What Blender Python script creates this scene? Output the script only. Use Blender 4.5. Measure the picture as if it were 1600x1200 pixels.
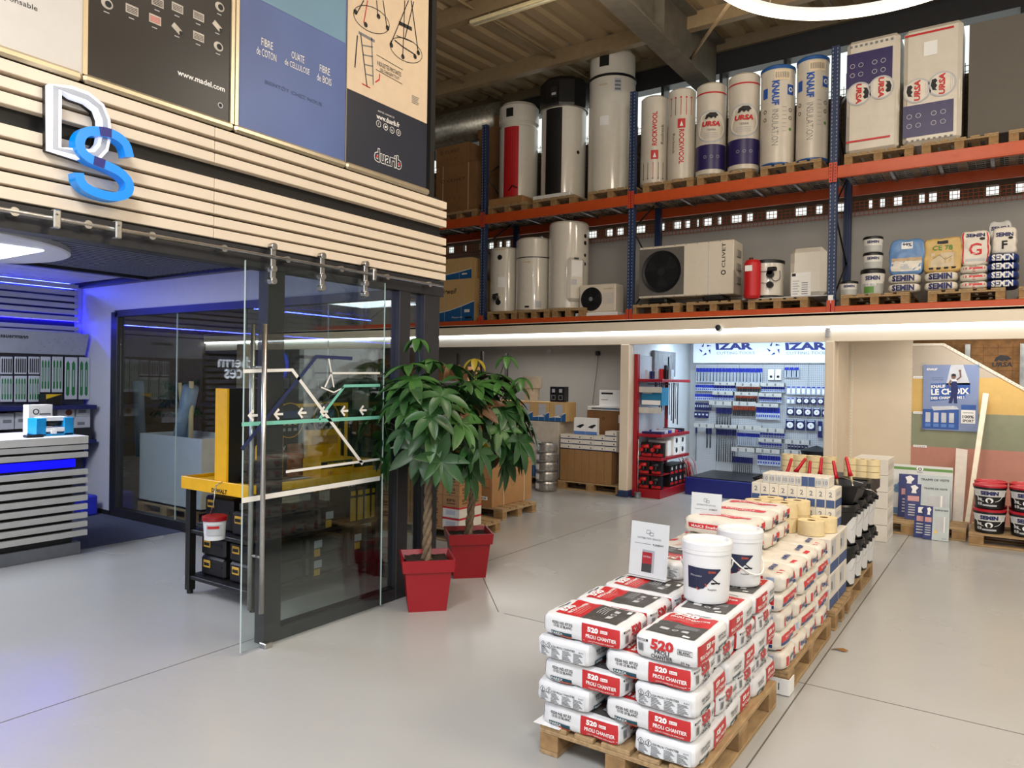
import bpy, math, random
from mathutils import Vector, Matrix, noise
for o in list(bpy.data.objects): bpy.data.objects.remove(o, do_unlink=True)
C = bpy.context.scene.collection
SC = bpy.context.scene
PI = math.pi
rnd = random.Random(7)
# ---------------------------------------------------------------- camera (x along the rack wall, y towards it)
CAMH = 1.8; F = 1151.754
R3 = Matrix(((0.8268502238200508, -0.01659557710146501, 0.5621772800366459),
             (0.5622129699669735, -0.0028720969091543982, -0.8269875013930136),
             (0.015338962469705734, 0.9998581588805553, 0.006955454718363348)))
cd = bpy.data.cameras.new('camera'); co = bpy.data.objects.new('camera', cd); C.objects.link(co)
cd.sensor_width = 36; cd.lens = F * 36 / 1600; cd.clip_start = .05; cd.clip_end = 200
m4 = R3.to_4x4(); m4.translation = (0, 0, CAMH); co.matrix_world = m4
SC.camera = co
# ---------------------------------------------------------------- world, exposure
w = bpy.data.worlds.new('world'); SC.world = w; w.use_nodes = True
bg = w.node_tree.nodes['Background']; bg.inputs[0].default_value = (1, .985, .95, 1); bg.inputs[1].default_value = 1.45
SC.view_settings.view_transform = 'Standard'; SC.view_settings.look = 'None'
SC.view_settings.exposure = -0.08; SC.view_settings.gamma = 1; SC.view_settings.use_curve_mapping = False
# ---------------------------------------------------------------- large area lights (the hall's own hanging lamps, plus fill added for racks and roof)
def area(name, loc, rot, size, power, col=(1, .95, .88), sy=None):
    l = bpy.data.lights.new(name, 'AREA'); l.energy = power; l.color = col
    l.shape = 'RECTANGLE' if sy else 'DISK'; l.size = size
    if sy: l.size_y = sy
    o = bpy.data.objects.new(name, l); o.location = loc; o.rotation_euler = rot; C.objects.link(o); return o
WARM = (1, .9, .76)
area('hall_lamp_and_fill', (1.8, -1.0, 4.8), (0, 0, 0), 1.8, 290, (.95, .97, 1))
area('hall_lamp_and_fill', (-2.0, -.4, 5.3), (0, 0, 0), 1.8, 235, (.95, .97, 1))
area('hall_lamp_and_fill', (3.6, 4.2, 5.2), (0, math.radians(12), 0), 1.8, 185, (1, .85, .64))
area('hall_lamp_and_fill', (3.0, 7.8, 6.4), (0, math.radians(30), 0), 1.6, 120, WARM)
area('hall_lamp_and_fill', (-1.2, 4.4, 6.5), (math.radians(38), 0, 0), 2.0, 165, WARM)  # added warm fill tilted at the rack goods, not a hanging lamp
area('roof_fill', (1.5, 3.5, 5.0), (PI, 0, 0), 2.5, 170, WARM)  # added fill pointing up to brighten the roof, no fixture here
area('roof_fill', (-3, 6.5, 5.4), (PI, 0, 0), 2.0, 110, WARM)  # second added upward fill, over the floor before the racks
area('bay_lamp', (-3.4, 11.7, 2.58), (0, 0, 0), 2.4, 95, (.70, .87, 1), .5)
area('bay_lamp', (-7.6, 11.2, 2.58), (0, 0, 0), 2.4, 34, (1, .96, .9), .4)
area('bay_lamp', (.4, 10.75, 2.58), (0, 0, 0), 2.6, 34, (1, .96, .9), .3)
area('shop_lamp', (-7.75, 2.2, 2.86), (0, 0, 0), 1.2, 85, (.86, .9, 1), 1.2)
area('shop_lamp', (-6.2, -.6, 2.86), (0, 0, 0), 1.2, 55, (.86, .9, 1), 1.2)
area('blue_strip_lamp', (-10.12, 2.2, 2.88), (0, math.radians(-125), 0), .06, 150, (.05, .07, 1), 5.0)
area('blue_strip_lamp', (-10.06, 2.2, 2.47), (0, math.radians(-60), 0), .05, 60, (.05, .07, 1), 5.0)
# ---------------------------------------------------------------- helpers
def P(u, v, X=None, Y=None, Z=None):      # where the sight line through a photo pixel meets a plane of the room
    r = R3 @ Vector((u - 800, 600 - v, -F))
    if X is not None: t = X / r.x
    elif Y is not None: t = Y / r.y
    else: t = (Z - CAMH) / r.z
    return Vector((r.x * t, r.y * t, CAMH + r.z * t))
def lin(c):
    c = c / 255
    return c / 12.92 if c <= .04045 else ((c + .055) / 1.055) ** 2.4
MATS = {}
def mat(name, rgb, rough=.5, metal=0, var=.08, scale=12, bump=0, emis=0, spec=.5, coat=0, bscale=None, stretch=None):
    if name in MATS: return MATS[name]
    m = bpy.data.materials.new(name); m.use_nodes = True; nt = m.node_tree; n = nt.nodes; L = nt.links
    b = n['Principled BSDF']; col = [lin(x) for x in rgb] + [1]
    b.inputs['Roughness'].default_value = rough; b.inputs['Metallic'].default_value = metal
    b.inputs['Specular IOR Level'].default_value = spec; b.inputs['Coat Weight'].default_value = coat
    b.inputs['Base Color'].default_value = col
    tc = n.new('ShaderNodeTexCoord'); mp = n.new('ShaderNodeMapping'); L.new(tc.outputs['Object'], mp.inputs[0])
    if stretch: mp.inputs['Scale'].default_value = stretch
    nz = n.new('ShaderNodeTexNoise'); nz.inputs['Scale'].default_value = scale; nz.inputs['Detail'].default_value = 3
    L.new(mp.outputs[0], nz.inputs['Vector'])
    mr = n.new('ShaderNodeMapRange'); mr.inputs[1].default_value = .3; mr.inputs[2].default_value = .7
    mr.inputs[3].default_value = 1 - var; mr.inputs[4].default_value = 1 + var; L.new(nz.outputs[0], mr.inputs[0])
    mx = n.new('ShaderNodeVectorMath'); mx.operation = 'SCALE'; mx.inputs[0].default_value = col[:3]
    L.new(mr.outputs[0], mx.inputs['Scale']); L.new(mx.outputs[0], b.inputs['Base Color'])
    if bump:
        bp = n.new('ShaderNodeBump'); bp.inputs['Strength'].default_value = bump; bp.inputs['Distance'].default_value = .01
        src = nz
        if bscale:
            src = n.new('ShaderNodeTexNoise'); src.inputs['Scale'].default_value = bscale; L.new(mp.outputs[0], src.inputs['Vector'])
        L.new(src.outputs[0], bp.inputs['Height']); L.new(bp.outputs[0], b.inputs['Normal'])
    if emis:
        b.inputs['Emission Color'].default_value = col; b.inputs['Emission Strength'].default_value = emis
    MATS[name] = m; return m
def glass_mat(name, tint=(1, 1, 1), refl=1.5, rough=0.0):
    m = bpy.data.materials.new(name); m.use_nodes = True; n = m.node_tree.nodes; L = m.node_tree.links
    n.remove(n['Principled BSDF']); out = n['Material Output']
    t = n.new('ShaderNodeBsdfTransparent'); t.inputs[0].default_value = (*tint, 1)
    g = n.new('ShaderNodeBsdfGlossy'); g.inputs['Roughness'].default_value = rough; g.inputs[0].default_value = (1, 1, 1, 1)
    f = n.new('ShaderNodeFresnel'); ge = n.new('ShaderNodeNewGeometry'); mr = n.new('ShaderNodeMapRange')
    mr.inputs[3].default_value = refl; mr.inputs[4].default_value = 1/refl; L.new(ge.outputs['Backfacing'], mr.inputs[0]); L.new(mr.outputs[0], f.inputs[0])
    mx = n.new('ShaderNodeMixShader'); L.new(f.outputs[0], mx.inputs[0]); L.new(t.outputs[0], mx.inputs[1]); L.new(g.outputs[0], mx.inputs[2])
    L.new(mx.outputs[0], out.inputs[0]); MATS[name] = m; return m
def front(y): return lambda a, b: (a, y, b)          # reads from -y
def right(x): return lambda a, b: (x, a, b)          # reads from +x
def top(z): return lambda a, b: (a, b, z)
_tx = {}
def text_geo(s, bold=0, shear=0, space=1.0):
    k = (s, bold, shear, space)
    if k not in _tx:
        c = bpy.data.curves.new('t', 'FONT'); c.body = s; c.size = 1; c.offset = bold; c.shear = shear
        c.space_character = space; c.resolution_u = 2; c.fill_mode = 'FRONT'
        o = bpy.data.objects.new('t', c); C.objects.link(o)
        bpy.context.view_layer.update()
        me = o.to_mesh()
        vs = [(v.co.x, v.co.y) for v in me.vertices]; fs = [tuple(p.vertices) for p in me.polygons]
        o.to_mesh_clear(); bpy.data.objects.remove(o); bpy.data.curves.remove(c)
        if not vs: vs = [(0, 0)]
        xs = [v[0] for v in vs]; ys = [v[1] for v in vs]
        _tx[k] = (vs, fs, min(xs), max(xs), min(ys), max(ys))
    return _tx[k]
class MB:
    def __init__(s): s.v = []; s.f = []; s.m = []; s.sm = []; s.mats = []
    def mi(s, m):
        if m not in s.mats: s.mats.append(m)
        return s.mats.index(m)
    def add(s, vs, fs, m, smooth=False):
        b = len(s.v); s.v += [tuple(v) for v in vs]; i = s.mi(m)
        for f in fs: s.f.append(tuple(b + k for k in f)); s.m.append(i); s.sm.append(smooth)
        return s
    def box(s, x0, x1, y0, y1, z0, z1, m, bev=0, rot=None, piv=None):
        if x0 > x1: x0, x1 = x1, x0
        if y0 > y1: y0, y1 = y1, y0
        if z0 > z1: z0, z1 = z1, z0
        e = min(bev, (x1-x0)*.45, (y1-y0)*.45, (z1-z0)*.45)
        X = (x0, x1); Y = (y0, y1); Z = (z0, z1)
        if e <= 0:
            vs = [(X[i], Y[j], Z[k]) for k in (0, 1) for j in (0, 1) for i in (0, 1)]
            fs = [(0, 2, 3, 1), (4, 5, 7, 6), (0, 1, 5, 4), (2, 6, 7, 3), (0, 4, 6, 2), (1, 3, 7, 5)]
        else:
            vs = []; idx = {}
            for i in (0, 1):
                for j in (0, 1):
                    for k in (0, 1):
                        sx, sy, sz = (1, -1)[i], (1, -1)[j], (1, -1)[k]
                        for a in range(3):
                            idx[i, j, k, a] = len(vs)
                            vs.append((X[i] + (0 if a == 0 else sx*e), Y[j] + (0 if a == 1 else sy*e), Z[k] + (0 if a == 2 else sz*e)))
            fs = []
            for i in (0, 1):
                q = [idx[i, 0, 0, 0], idx[i, 1, 0, 0], idx[i, 1, 1, 0], idx[i, 0, 1, 0]]; fs.append(tuple(q if i else q[::-1]))
                q = [idx[0, i, 0, 1], idx[0, i, 1, 1], idx[1, i, 1, 1], idx[1, i, 0, 1]]; fs.append(tuple(q if i else q[::-1]))
                q = [idx[0, 0, i, 2], idx[1, 0, i, 2], idx[1, 1, i, 2], idx[0, 1, i, 2]]; fs.append(tuple(q if i else q[::-1]))
            for a in (0, 1):
                for b in (0, 1):
                    fs.append((idx[a, b, 0, 0], idx[a, b, 1, 0], idx[a, b, 1, 1], idx[a, b, 0, 1]))
                    fs.append((idx[a, 0, b, 0], idx[a, 1, b, 0], idx[a, 1, b, 2], idx[a, 0, b, 2]))
                    fs.append((idx[0, a, b, 1], idx[1, a, b, 1], idx[1, a, b, 2], idx[0, a, b, 2]))
                    for k in (0, 1): fs.append((idx[a, b, k, 0], idx[a, b, k, 1], idx[a, b, k, 2]))
        if rot is not None:
            p = Vector(piv if piv is not None else ((x0+x1)/2, (y0+y1)/2, (z0+z1)/2))
            vs = [tuple(rot @ (Vector(v) - p) + p) for v in vs]
        return s.add(vs, fs, m)
    def lathe(s, prof, m, c=(0, 0, 0), n=28, axis='z', smooth=True):
        vs = []; fs = []
        for r, z in prof:
            for i in range(n):
                a = 2*PI*i/n; x, y = r*math.cos(a), r*math.sin(a)
                p = (x, y, z) if axis == 'z' else ((x, z, y) if axis == 'y' else (z, x, y))
                vs.append((c[0]+p[0], c[1]+p[1], c[2]+p[2]))
        for k in range(len(prof)-1):
            for i in range(n):
                j = (i+1) % n; fs.append((k*n+i, k*n+j, (k+1)*n+j, (k+1)*n+i))
        if smooth:      # flat rings (caps) shade flat: split them off
            for k in range(len(prof)-1):
                flat = abs(prof[k][1]-prof[k+1][1]) < 1e-6
                vv = vs[k*n:(k+2)*n]; ff = [(i, (i+1) % n, n+(i+1) % n, n+i) for i in range(n)]
                s.add(vv, ff, m, not flat)
            return s
        return s.add(vs, fs, m, smooth)
    def cyl(s, c, r, h, m, n=24, r2=None, axis='z', bev=0):
        r2 = r if r2 is None else r2
        if bev: pr = [(0, 0), (r-bev, 0), (r, bev), (r2, h-bev), (r2-bev, h), (0, h)]
        else: pr = [(0, 0), (r, 0), (r2, h), (0, h)]
        return s.lathe(pr, m, c, n, axis)
    def tube(s, pts, r, m, n=8, closed=False, rs=None):
        pts = [Vector(p) for p in pts]; N = len(pts); vs = []; fs = []
        up = Vector((0, 0, 1)); prev = None
        for i, p in enumerate(pts):
            a = pts[(i-1) % N] if (closed or i) else p; b = pts[(i+1) % N] if (closed or i < N-1) else p
            t = (b-a).normalized() if (b-a).length > 1e-9 else up
            if prev is None:
                prev = t.cross(up if abs(t.z) < .9 else Vector((1, 0, 0))).normalized()
            prev = (prev - t*prev.dot(t)).normalized(); q = t.cross(prev)
            rr = rs[i] if rs else r
            for k in range(n):
                an = 2*PI*k/n; vs.append(p + prev*(rr*math.cos(an)) + q*(rr*math.sin(an)))
        M_ = N if closed else N-1
        for i in range(M_):
            j = (i+1) % N
            for k in range(n): l = (k+1) % n; fs.append((i*n+k, i*n+l, j*n+l, j*n+k))
        if not closed: fs += [tuple(range(n))[::-1], tuple((N-1)*n+k for k in range(n))]
        return s.add(vs, fs, m, True)
    def rect(s, a0, b0, a1, b1, M, m, nx=1, ny=1):
        vs = [M(a0+(a1-a0)*i/nx, b0+(b1-b0)*j/ny) for j in range(ny+1) for i in range(nx+1)]
        fs = [(j*(nx+1)+i, j*(nx+1)+i+1, (j+1)*(nx+1)+i+1, (j+1)*(nx+1)+i) for j in range(ny) for i in range(nx)]
        return s.add(vs, fs, m, nx > 1 or ny > 1)
    def poly(s, pts, M, m): return s.add([M(*p) for p in pts], [tuple(range(len(pts)))], m)
    def disc(s, a, b, r, M, m, n=20, ry=None): return s.poly([(a+r*math.cos(2*PI*i/n), b+(ry or r)*math.sin(2*PI*i/n)) for i in range(n)], M, m)
    def ring(s, a, b, r0, r1, M, m, n=28):
        vs = [M(a+r*math.cos(2*PI*i/n), b+r*math.sin(2*PI*i/n)) for r in (r0, r1) for i in range(n)]
        return s.add(vs, [(i, (i+1) % n, n+(i+1) % n, n+i) for i in range(n)], m)
    def text(s, t, a, b, h, M, m, wid=None, al='c', bold=0.0, shear=0, rot=0):   # h = glyph height, wid = total width
        vs, fs, x0, x1, y0, y1 = text_geo(t, bold, shear)
        k = h/max(y1-y0, .3); kx = (wid/(x1-x0)) if (wid and x1 > x0) else k
        ox = {'c': -(x0+x1)/2, 'l': -x0, 'r': -x1}[al]; oy = -(y0+y1)/2; ca, sa = math.cos(rot), math.sin(rot)
        out = []
        for x, y in vs:
            X, Y = (x+ox)*kx, (y+oy)*k; out.append(M(a+X*ca-Y*sa, b+X*sa+Y*ca))
        return s.add(out, fs, m)
    def prism(s, pts, M3, d0, d1, m, smooth=False):   # M3(a, b, d)
        n = len(pts); vs = [M3(a, b, d) for d in (d0, d1) for a, b in pts]
        fs = [tuple(range(n)), tuple(range(2*n-1, n-1, -1))]
        s.add(vs, fs, m)
        return s.add(vs, [(i, (i+1) % n, n+(i+1) % n, n+i) for i in range(n)], m, smooth)
    def stroke(s, pts, wd, M3, d0, d1, m, closed=False):     # a band of given width along a path, extruded
        N = len(pts); L_ = []; R_ = []
        for i, p in enumerate(pts):
            a = pts[(i-1) % N] if (closed or i) else p; b = pts[(i+1) % N] if (closed or i < N-1) else p
            tx, ty = b[0]-a[0], b[1]-a[1]; l = math.hypot(tx, ty) or 1; nx, ny = -ty/l*wd/2, tx/l*wd/2
            L_.append((p[0]+nx, p[1]+ny)); R_.append((p[0]-nx, p[1]-ny))
        M_ = N if closed else N-1
        for d in ((d0, d1) if d0 != d1 else (d0,)):
            vs = [M3(a, b, d) for a, b in L_ + R_]
            s.add(vs, [(i, (i+1) % N, N+(i+1) % N, N+i) for i in range(M_)], m)
        if d0 != d1:
            for side in (L_, R_):
                vs = [M3(a, b, d) for d in (d0, d1) for a, b in side]
                s.add(vs, [(i, (i+1) % N, N+(i+1) % N, N+i) for i in range(M_)], m, True)
            if not closed:
                for i in (0, N-1): s.add([M3(*L_[i], d0), M3(*R_[i], d0), M3(*R_[i], d1), M3(*L_[i], d1)], [(0, 1, 2, 3)], m)
        return s
    def obj(s, name, parent=None, loc=(0, 0, 0), rot=(0, 0, 0)):
        me = bpy.data.meshes.new(name); me.from_pydata(s.v, [], s.f)
        for m in s.mats: me.materials.append(m)
        me.polygons.foreach_set('material_index', s.m); me.polygons.foreach_set('use_smooth', s.sm); me.update()
        o = bpy.data.objects.new(name, me); C.objects.link(o); o.location = loc; o.rotation_euler = rot
        if parent: o.parent = parent
        return o
def tag(o, label, cat, group=None, kind=None):
    o['label'] = label; o['category'] = cat
    if group: o['group'] = group
    if kind: o['kind'] = kind
    return o
def thing(name, label, cat, loc=(0, 0, 0), rotz=0, group=None):
    o = bpy.data.objects.new(name, None); C.objects.link(o); o.location = loc; o.rotation_euler = (0, 0, rotz); o.empty_display_size = .1
    return tag(o, label, cat, group)
def struct(o, label=None):
    o['kind'] = 'structure'
    if label: o['label'] = label
    return o
def kids(o): return [c for c in list(C.objects) if c.parent == o]
_kid = {}
def dup(root, loc, rotz=None, label=None, group=None):
    key = root.name
    if key not in _kid: _kid[key] = [(c, kids(c)) for c in kids(root)]
    r = root.copy(); C.objects.link(r); r.location = loc
    if rotz is not None: r.rotation_euler = (0, 0, rotz)
    if label: r['label'] = label
    if group: r['group'] = group
    for ch, gg in _kid[key]:
        c = ch.copy(); C.objects.link(c); c.parent = r
        for g in gg:
            d = g.copy(); C.objects.link(d); d.parent = c
    return r
def place(o, loc, rotz=None, label=None, first=[]):
    if o.name in first: return dup(o, loc, rotz, label)
    first.append(o.name); o.location = loc
    if rotz is not None: o.rotation_euler = (0, 0, rotz)
    if label: o['label'] = label
    return o
# ---------------------------------------------------------------- shared materials
white = mat('white_paint', (232, 230, 225), .45, var=.02)
cream = mat('cream_lacquer', (226, 210, 188), .4, var=.03, scale=3)
black = mat('black_plastic', (18, 18, 20), .4, var=.1)
satin_black = mat('satin_black_metal', (26, 26, 29), .35, var=.1)
dark = mat('anthracite_metal', (44, 44, 47), .4, .2, var=.08)
steel = mat('brushed_steel', (190, 188, 184), .28, 1, var=.08, scale=60)
galv = mat('galvanised_steel', (150, 152, 152), .42, .85, var=.25, scale=9)
kraft = mat('kraft_cardboard', (168, 124, 78), .8, var=.07, scale=6)
kraft2 = mat('kraft_cardboard_dark', (140, 100, 62), .8, var=.08, scale=6)
tape = mat('parcel_tape', (214, 190, 150), .35, var=.03)
ink = mat('black_ink', (24, 24, 30), .6, var=.05)
brown_ink = mat('brown_print', (74, 46, 26), .7, var=.05)
grey_ink = mat('grey_ink', (120, 122, 126), .6, var=.05)
lgrey = mat('light_grey_print', (188, 190, 194), .5, var=.05)
red = mat('red_print', (196, 28, 34), .45, var=.06)
redp = mat('red_plastic', (150, 14, 28), .38, var=.06, bump=.05, scale=60)
bluep = mat('blue_print', (34, 84, 172), .45, var=.06)
navy = mat('navy_print', (24, 32, 92), .45, var=.06)
paper = mat('white_paper', (240, 240, 238), .55, var=.02)
wood = mat('pallet_wood', (164, 136, 98), .75, var=.22, scale=7, bump=.3, stretch=(1, 6, 6))
wood_end = mat('pallet_block_wood', (150, 118, 78), .8, var=.25, scale=14, bump=.3)
orange = mat('orange_beam_paint', (192, 78, 30), .42, var=.06)
rackblue = mat('blue_upright_paint', (36, 54, 92), .45, .1, var=.08)
enamel = mat('white_enamel', (226, 220, 208), .16, var=.02, coat=.6)
glass = glass_mat('clear_glass', (.90, .94, .93), 1.5)
glass_dim = glass_mat('tinted_glass', (.86, .89, .89), 1.6)
film = glass_mat('clear_film', (.94, .95, .96), 1.35, .08)
led = mat('cool_led', (225, 238, 255), .5, var=0, emis=9)
blueled = mat('blue_led', (16, 10, 255), .5, var=0, emis=60)
# ================================================================ STRUCTURE
XF = -4.095; YR = 10.4; YB = 11.55
# floor: polished concrete
def floor_mat():
    m = mat('polished_concrete', (172, 172, 170), .3, var=.045, scale=.5)
    n = m.node_tree.nodes; L = m.node_tree.links; b = n['Principled BSDF']
    tc = n.new('ShaderNodeTexCoord'); nz = n.new('ShaderNodeTexNoise'); nz.inputs['Scale'].default_value = 1.1; nz.inputs['Detail'].default_value = 3
    L.new(tc.outputs['Object'], nz.inputs['Vector'])
    mr = n.new('ShaderNodeMapRange'); mr.inputs[1].default_value = .35; mr.inputs[2].default_value = .7; mr.inputs[3].default_value = .2; mr.inputs[4].default_value = .3
    L.new(nz.outputs[0], mr.inputs[0]); L.new(mr.outputs[0], b.inputs['Roughness'])
    return m
fm = floor_mat(); joint = mat('joint_filler', (92, 88, 82), .8)
b = MB(); b.box(-16, 7, -6, 17, -.12, 0, fm)
for x in (-1.0, XF-.16): b.box(x-.004, x+.004, -6, 10.3, 0, .0006, joint)
b.box(-3.2, 6, 4.646, 4.653, 0, .0006, joint)
b.tube([(-3.255, 4.65, 0), (-3.825, 5.253, 0), (-5.2, 6.75, 0)], .0035, joint, 6)
flr = struct(b.obj('floor'))
cpt = mat('blue_grey_carpet', (74, 80, 104), .95, var=.35, scale=90, bump=.5)
b = MB(); b.box(-12.4, -7.8, -3, 4.83, 0.0, .008, cpt); b.obj('carpet_flooring', flr)
# roof: corrugated deck rising slightly away, purlins, tapered steel beam
roofm = mat('corrugated_roof_sheet', (168, 146, 112), .55, .15, var=.07, scale=2)
def roofz(y): return 6.76 + .06*(y-11.8) + .52
b = MB(); n = 0; x = -16.0; prof = []
while x < 7:
    prof += [(x, 0), (x+.16, 0), (x+.20, .055), (x+.30, .055), (x+.34, 0)]; x += .36
vs = []; 
for y in (-6, 12.4): vs += [(px, y, roofz(y)+pz) for px, pz in prof]
N = len(prof); b.add(vs, [(i, i+1, N+i+1, N+i) for i in range(N-1)], roofm)
b.box(-16, 7, -6, 12.4, 0, .01, roofm) if False else None
ceil = struct(b.obj('ceiling'))
pur = mat('purlin_paint', (150, 128, 96), .5, .1)
for y in (2.6, 5.6, 8.2, 10.4):
    b = MB(); z = roofz(y); b.box(-16, 7, y-.035, y+.035, z-.22, z, pur); b.box(-16, 7, y-.035, y+.10, z-.235, z-.22, pur); b.obj('purlin', ceil)
for x in (-8.2, -6.3, -2.2):
    b = MB(); b.tube([(x, 2.6, roofz(2.6)-.12), (x, 12, roofz(12)-.12)], .02, pur, 6); b.obj('sag_rod', ceil)
spray = mat('sprayed_steel_beam', (104, 98, 86), .6, .3, var=.18, scale=6)
b = MB(); zb = 6.40
vs = []
for y in (4.0, 11.65):
    zt = roofz(y)-.02
    vs += [(-4.06, y, zb), (-4.04, y, zb), (-4.04, y, zt), (-4.06, y, zt)]
b.add(vs, [(0, 1, 5, 4), (1, 2, 6, 5), (2, 3, 7, 6), (3, 0, 4, 7), (0, 3, 2, 1), (4, 5, 6, 7)], spray)
b.box(-4.2, -3.89, 4, 11.65, zb-.03, zb, spray)
vs = []
for y in (4.0, 11.65):
    zt = roofz(y)-.02; vs += [(-4.2, y, zt-.03), (-3.89, y, zt-.03), (-3.89, y, zt), (-4.2, y, zt)]
b.add(vs, [(0, 1, 5, 4), (1, 2, 6, 5), (2, 3, 7, 6), (3, 0, 4, 7), (0, 3, 2, 1), (4, 5, 6, 7)], spray)
for y in (6.9, 9.2): b.box(-4.04, -3.90, y-.01, y+.01, zb, roofz(y)-.03, spray)
struct(b.obj('trim_6'))
b = MB(); b.tube([P(1070, 105, Y=10.6), P(1108, 50, Y=9.4), P(1140, 5, Y=8.6)], .025, pur, 6); b.obj('brace_rod', ceil)
# eave gutter beam and daylight band above the back wall
outer0 = mat('dim_eave_sheet', (112, 98, 76), .7)
wallg = mat('grey_back_wall', (168, 166, 162), .75, var=.03, scale=2)
b = MB(); b.box(-16, 7, 11.72, 11.95, 6.78, 7.14, dark); b.box(-16, 7, 11.66, 11.72, 7.12, 7.3, outer0); b.box(-16, 7, 11.9, 12, 6.95, 7.4, pur)
for x in range(-15, 7): b.box(x, x+.05, 11.7, 11.95, 6.3, 6.8, dark)
b.obj('eave_beam', ceil)
outer = mat('corrugated_wall_sheet', (92, 80, 64), .7, var=.1)
b = MB(); b.box(-16, 7, YB, YB+.12, 2.5, 4.28, wallg)
struct(b.obj('wall_back'))
b = MB(); b.box(-16, 7, 11.95, 12.05, 4.62, 6.12, outer)
for i in range(60): b.box(-16+i*.38, -16+i*.38+.12, 11.9, 11.95, 4.62, 6.12, outer)
x = -16
while x < 6.9:
    w_ = rnd.uniform(.05, .32); b.box(x, x+w_, 11.96, 12.04, 4.40, 4.54, outer); x += w_+rnd.uniform(.03, .2)  # random strips put in to break the bright slot into daylight glimpses
b.box(-16, 7, 11.96, 12.05, 4.54, 4.62, outer); b.box(-16, 7, 11.96, 12.05, 4.28, 4.40, outer)
struct(b.obj('wall_rear'))
b = MB(); b.box(-16, 7, 11.97, 11.985, 6.12, 6.95, glass); b.box(-16, 7, 11.97, 11.985, 4.28, 4.62, glass)
for x in range(-16, 8, 2): b.box(x, x+.06, 11.95, 12.0, 6.12, 6.95, pur)
wd = struct(b.obj('window_3'))
# side walls of the warehouse, out of view
b = MB(); b.box(6.9, 7, -6, 12.6, 0, 7.6, wallg); struct(b.obj('wall_right'))
b = MB(); b.box(-16, -15.9, -6, 17, 0, 7.6, outer); struct(b.obj('wall_far_left'))
# ---------------- bulkhead over the bays
bulk = mat('bulkhead_panel', (236, 224, 204), .5, var=.02, scale=2)
b = MB()
b.box(-16, 7, YR-.05, YR+.10, 2.56, 2.73, bulk); b.box(-16, 7, YR+.0, YR+.10, 2.36, 2.56, bulk)
b.box(-16, 7, YR-.05, YB+.2, 2.70, 2.74, bulk)
struct(b.obj('trim_1'))
b = MB(); b.box(-16, 7, YR-.035, YR-.004, 2.535, 2.552, led)
tag(b.obj('led_strip_light'), 'long cool white light strip under the cream bulkhead ledge', 'light')
b = MB(); b.box(-16, 7, YR+.10, 13.4, 2.60, 2.66, wallg)
struct(b.obj('ceiling_bay'))
# columns
for x0, x1, nm in ((-5.04, -4.89, 'trim_2'), (-2.065, -1.95, 'trim_3')):
    b = MB(); b.box(x0, x1, YR-.01, YR+.16, .10, 2.36, cream, .008); o = struct(b.obj(nm))
    b = MB(); b.box(x0-.01, x1+.01, YR-.02, YR+.17, 0, .10, rackblue, .01)
    for q in (x0-.06, x1+.03): b.box(q, q+.04, YR+.02, YR+.1, 0, .02, rackblue)
    b.obj('foot_plate', o)
# bay walls
bayw = mat('bay_wall_paint', (176, 172, 166), .7, var=.03, scale=2)
izw = mat('white_bay_wall', (226, 230, 234), .4, var=.02)
b = MB(); b.box(-16, -5.0, 12.7, 12.8, 0, 2.6, bayw); struct(b.obj('wall_back_bay'))
b = MB(); b.box(-5.0, -4.92, YR+.16, 13.4, 0, 2.6, bayw); b.box(-4.92, -4.89, YR+.16, 13.4, 0, 2.6, izw); struct(b.obj('wall_middle'))
b = MB(); b.box(-4.92, -2.0, 13.0, 13.1, 0, 2.6, izw); struct(b.obj('wall_back_tools'))
b = MB(); b.box(-2.04, -1.97, YR+.16, 13.0, 0, 2.6, izw)
struct(b.obj('wall_partition'))
# right bay: plasterboard sample wall
plast = mat('cream_plasterboard', (216, 202, 180), .75, var=.03, scale=3)
p_grey = mat('grey_plasterboard', (184, 172, 156), .8, var=.03)
p_yel = mat('yellow_plasterboard', (206, 172, 104), .8, var=.04)
p_grn = mat('green_plasterboard', (138, 142, 118), .8, var=.04)
p_pink = mat('pink_plasterboard', (186, 132, 116), .8, var=.04)
YP = 11.3
b = MB(); b.box(-1.97, -1.93, YR+.16, YP+.05, 0, 2.6, plast)
b.box(-1.97, P(1425, 600, Y=YP).x, YP, YP+.05, 0, 2.6, plast)
struct(b.obj('wall_plasterboard'))
xs = P(1425, 600, Y=YP).x; wb = MB()
zy, zg, zr = P(1500, 590, Y=YP).z, P(1500, 646, Y=YP).z, P(1500, 700.5, Y=YP).z
k1 = P(1474, 538, Y=YP); k0 = P(1427, 539, Y=YP); k2 = P(1600, 608, Y=YP)
slope = (k2.z-k1.z)/(k2.x-k1.x); xe = 3.0
xy = k1.x + (zy-k1.z)/slope; xg = k1.x + (zg-k1.z)/slope; xr = k1.x + (zr-k1.z)/slope
fy = lambda a, b_, d: (a, YP+d, b_)
wb.prism([(xs, zy), (xy, zy), (k1.x, k1.z), (xs, k1.z)], fy, .002, .05, p_grey)
wb.prism([(xs, zg), (xg, zg), (xy, zy), (xs, zy)], fy, .002, .05, p_yel)
wb.prism([(xs, zr), (xr, zr), (xg, zg), (xs, zg)], fy, .002, .05, p_grn)
wb.prism([(xs, 0), (xe, 0), (xe, .1), (xr, zr), (xs, zr)], fy, .002, .05, p_pink)
sc = struct(wb.obj('wall_right_bay'))
trimm = mat('perforated_corner_bead', (222, 214, 198), .6, var=.06, scale=50)
tb = MB()
tb.stroke([(xs, 2.36), (xs, k1.z), (k1.x, k1.z), (k1.x+(xe-k1.x), k1.z+slope*(xe-k1.x))], .035, fy, -.006, .002, trimm)
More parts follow.
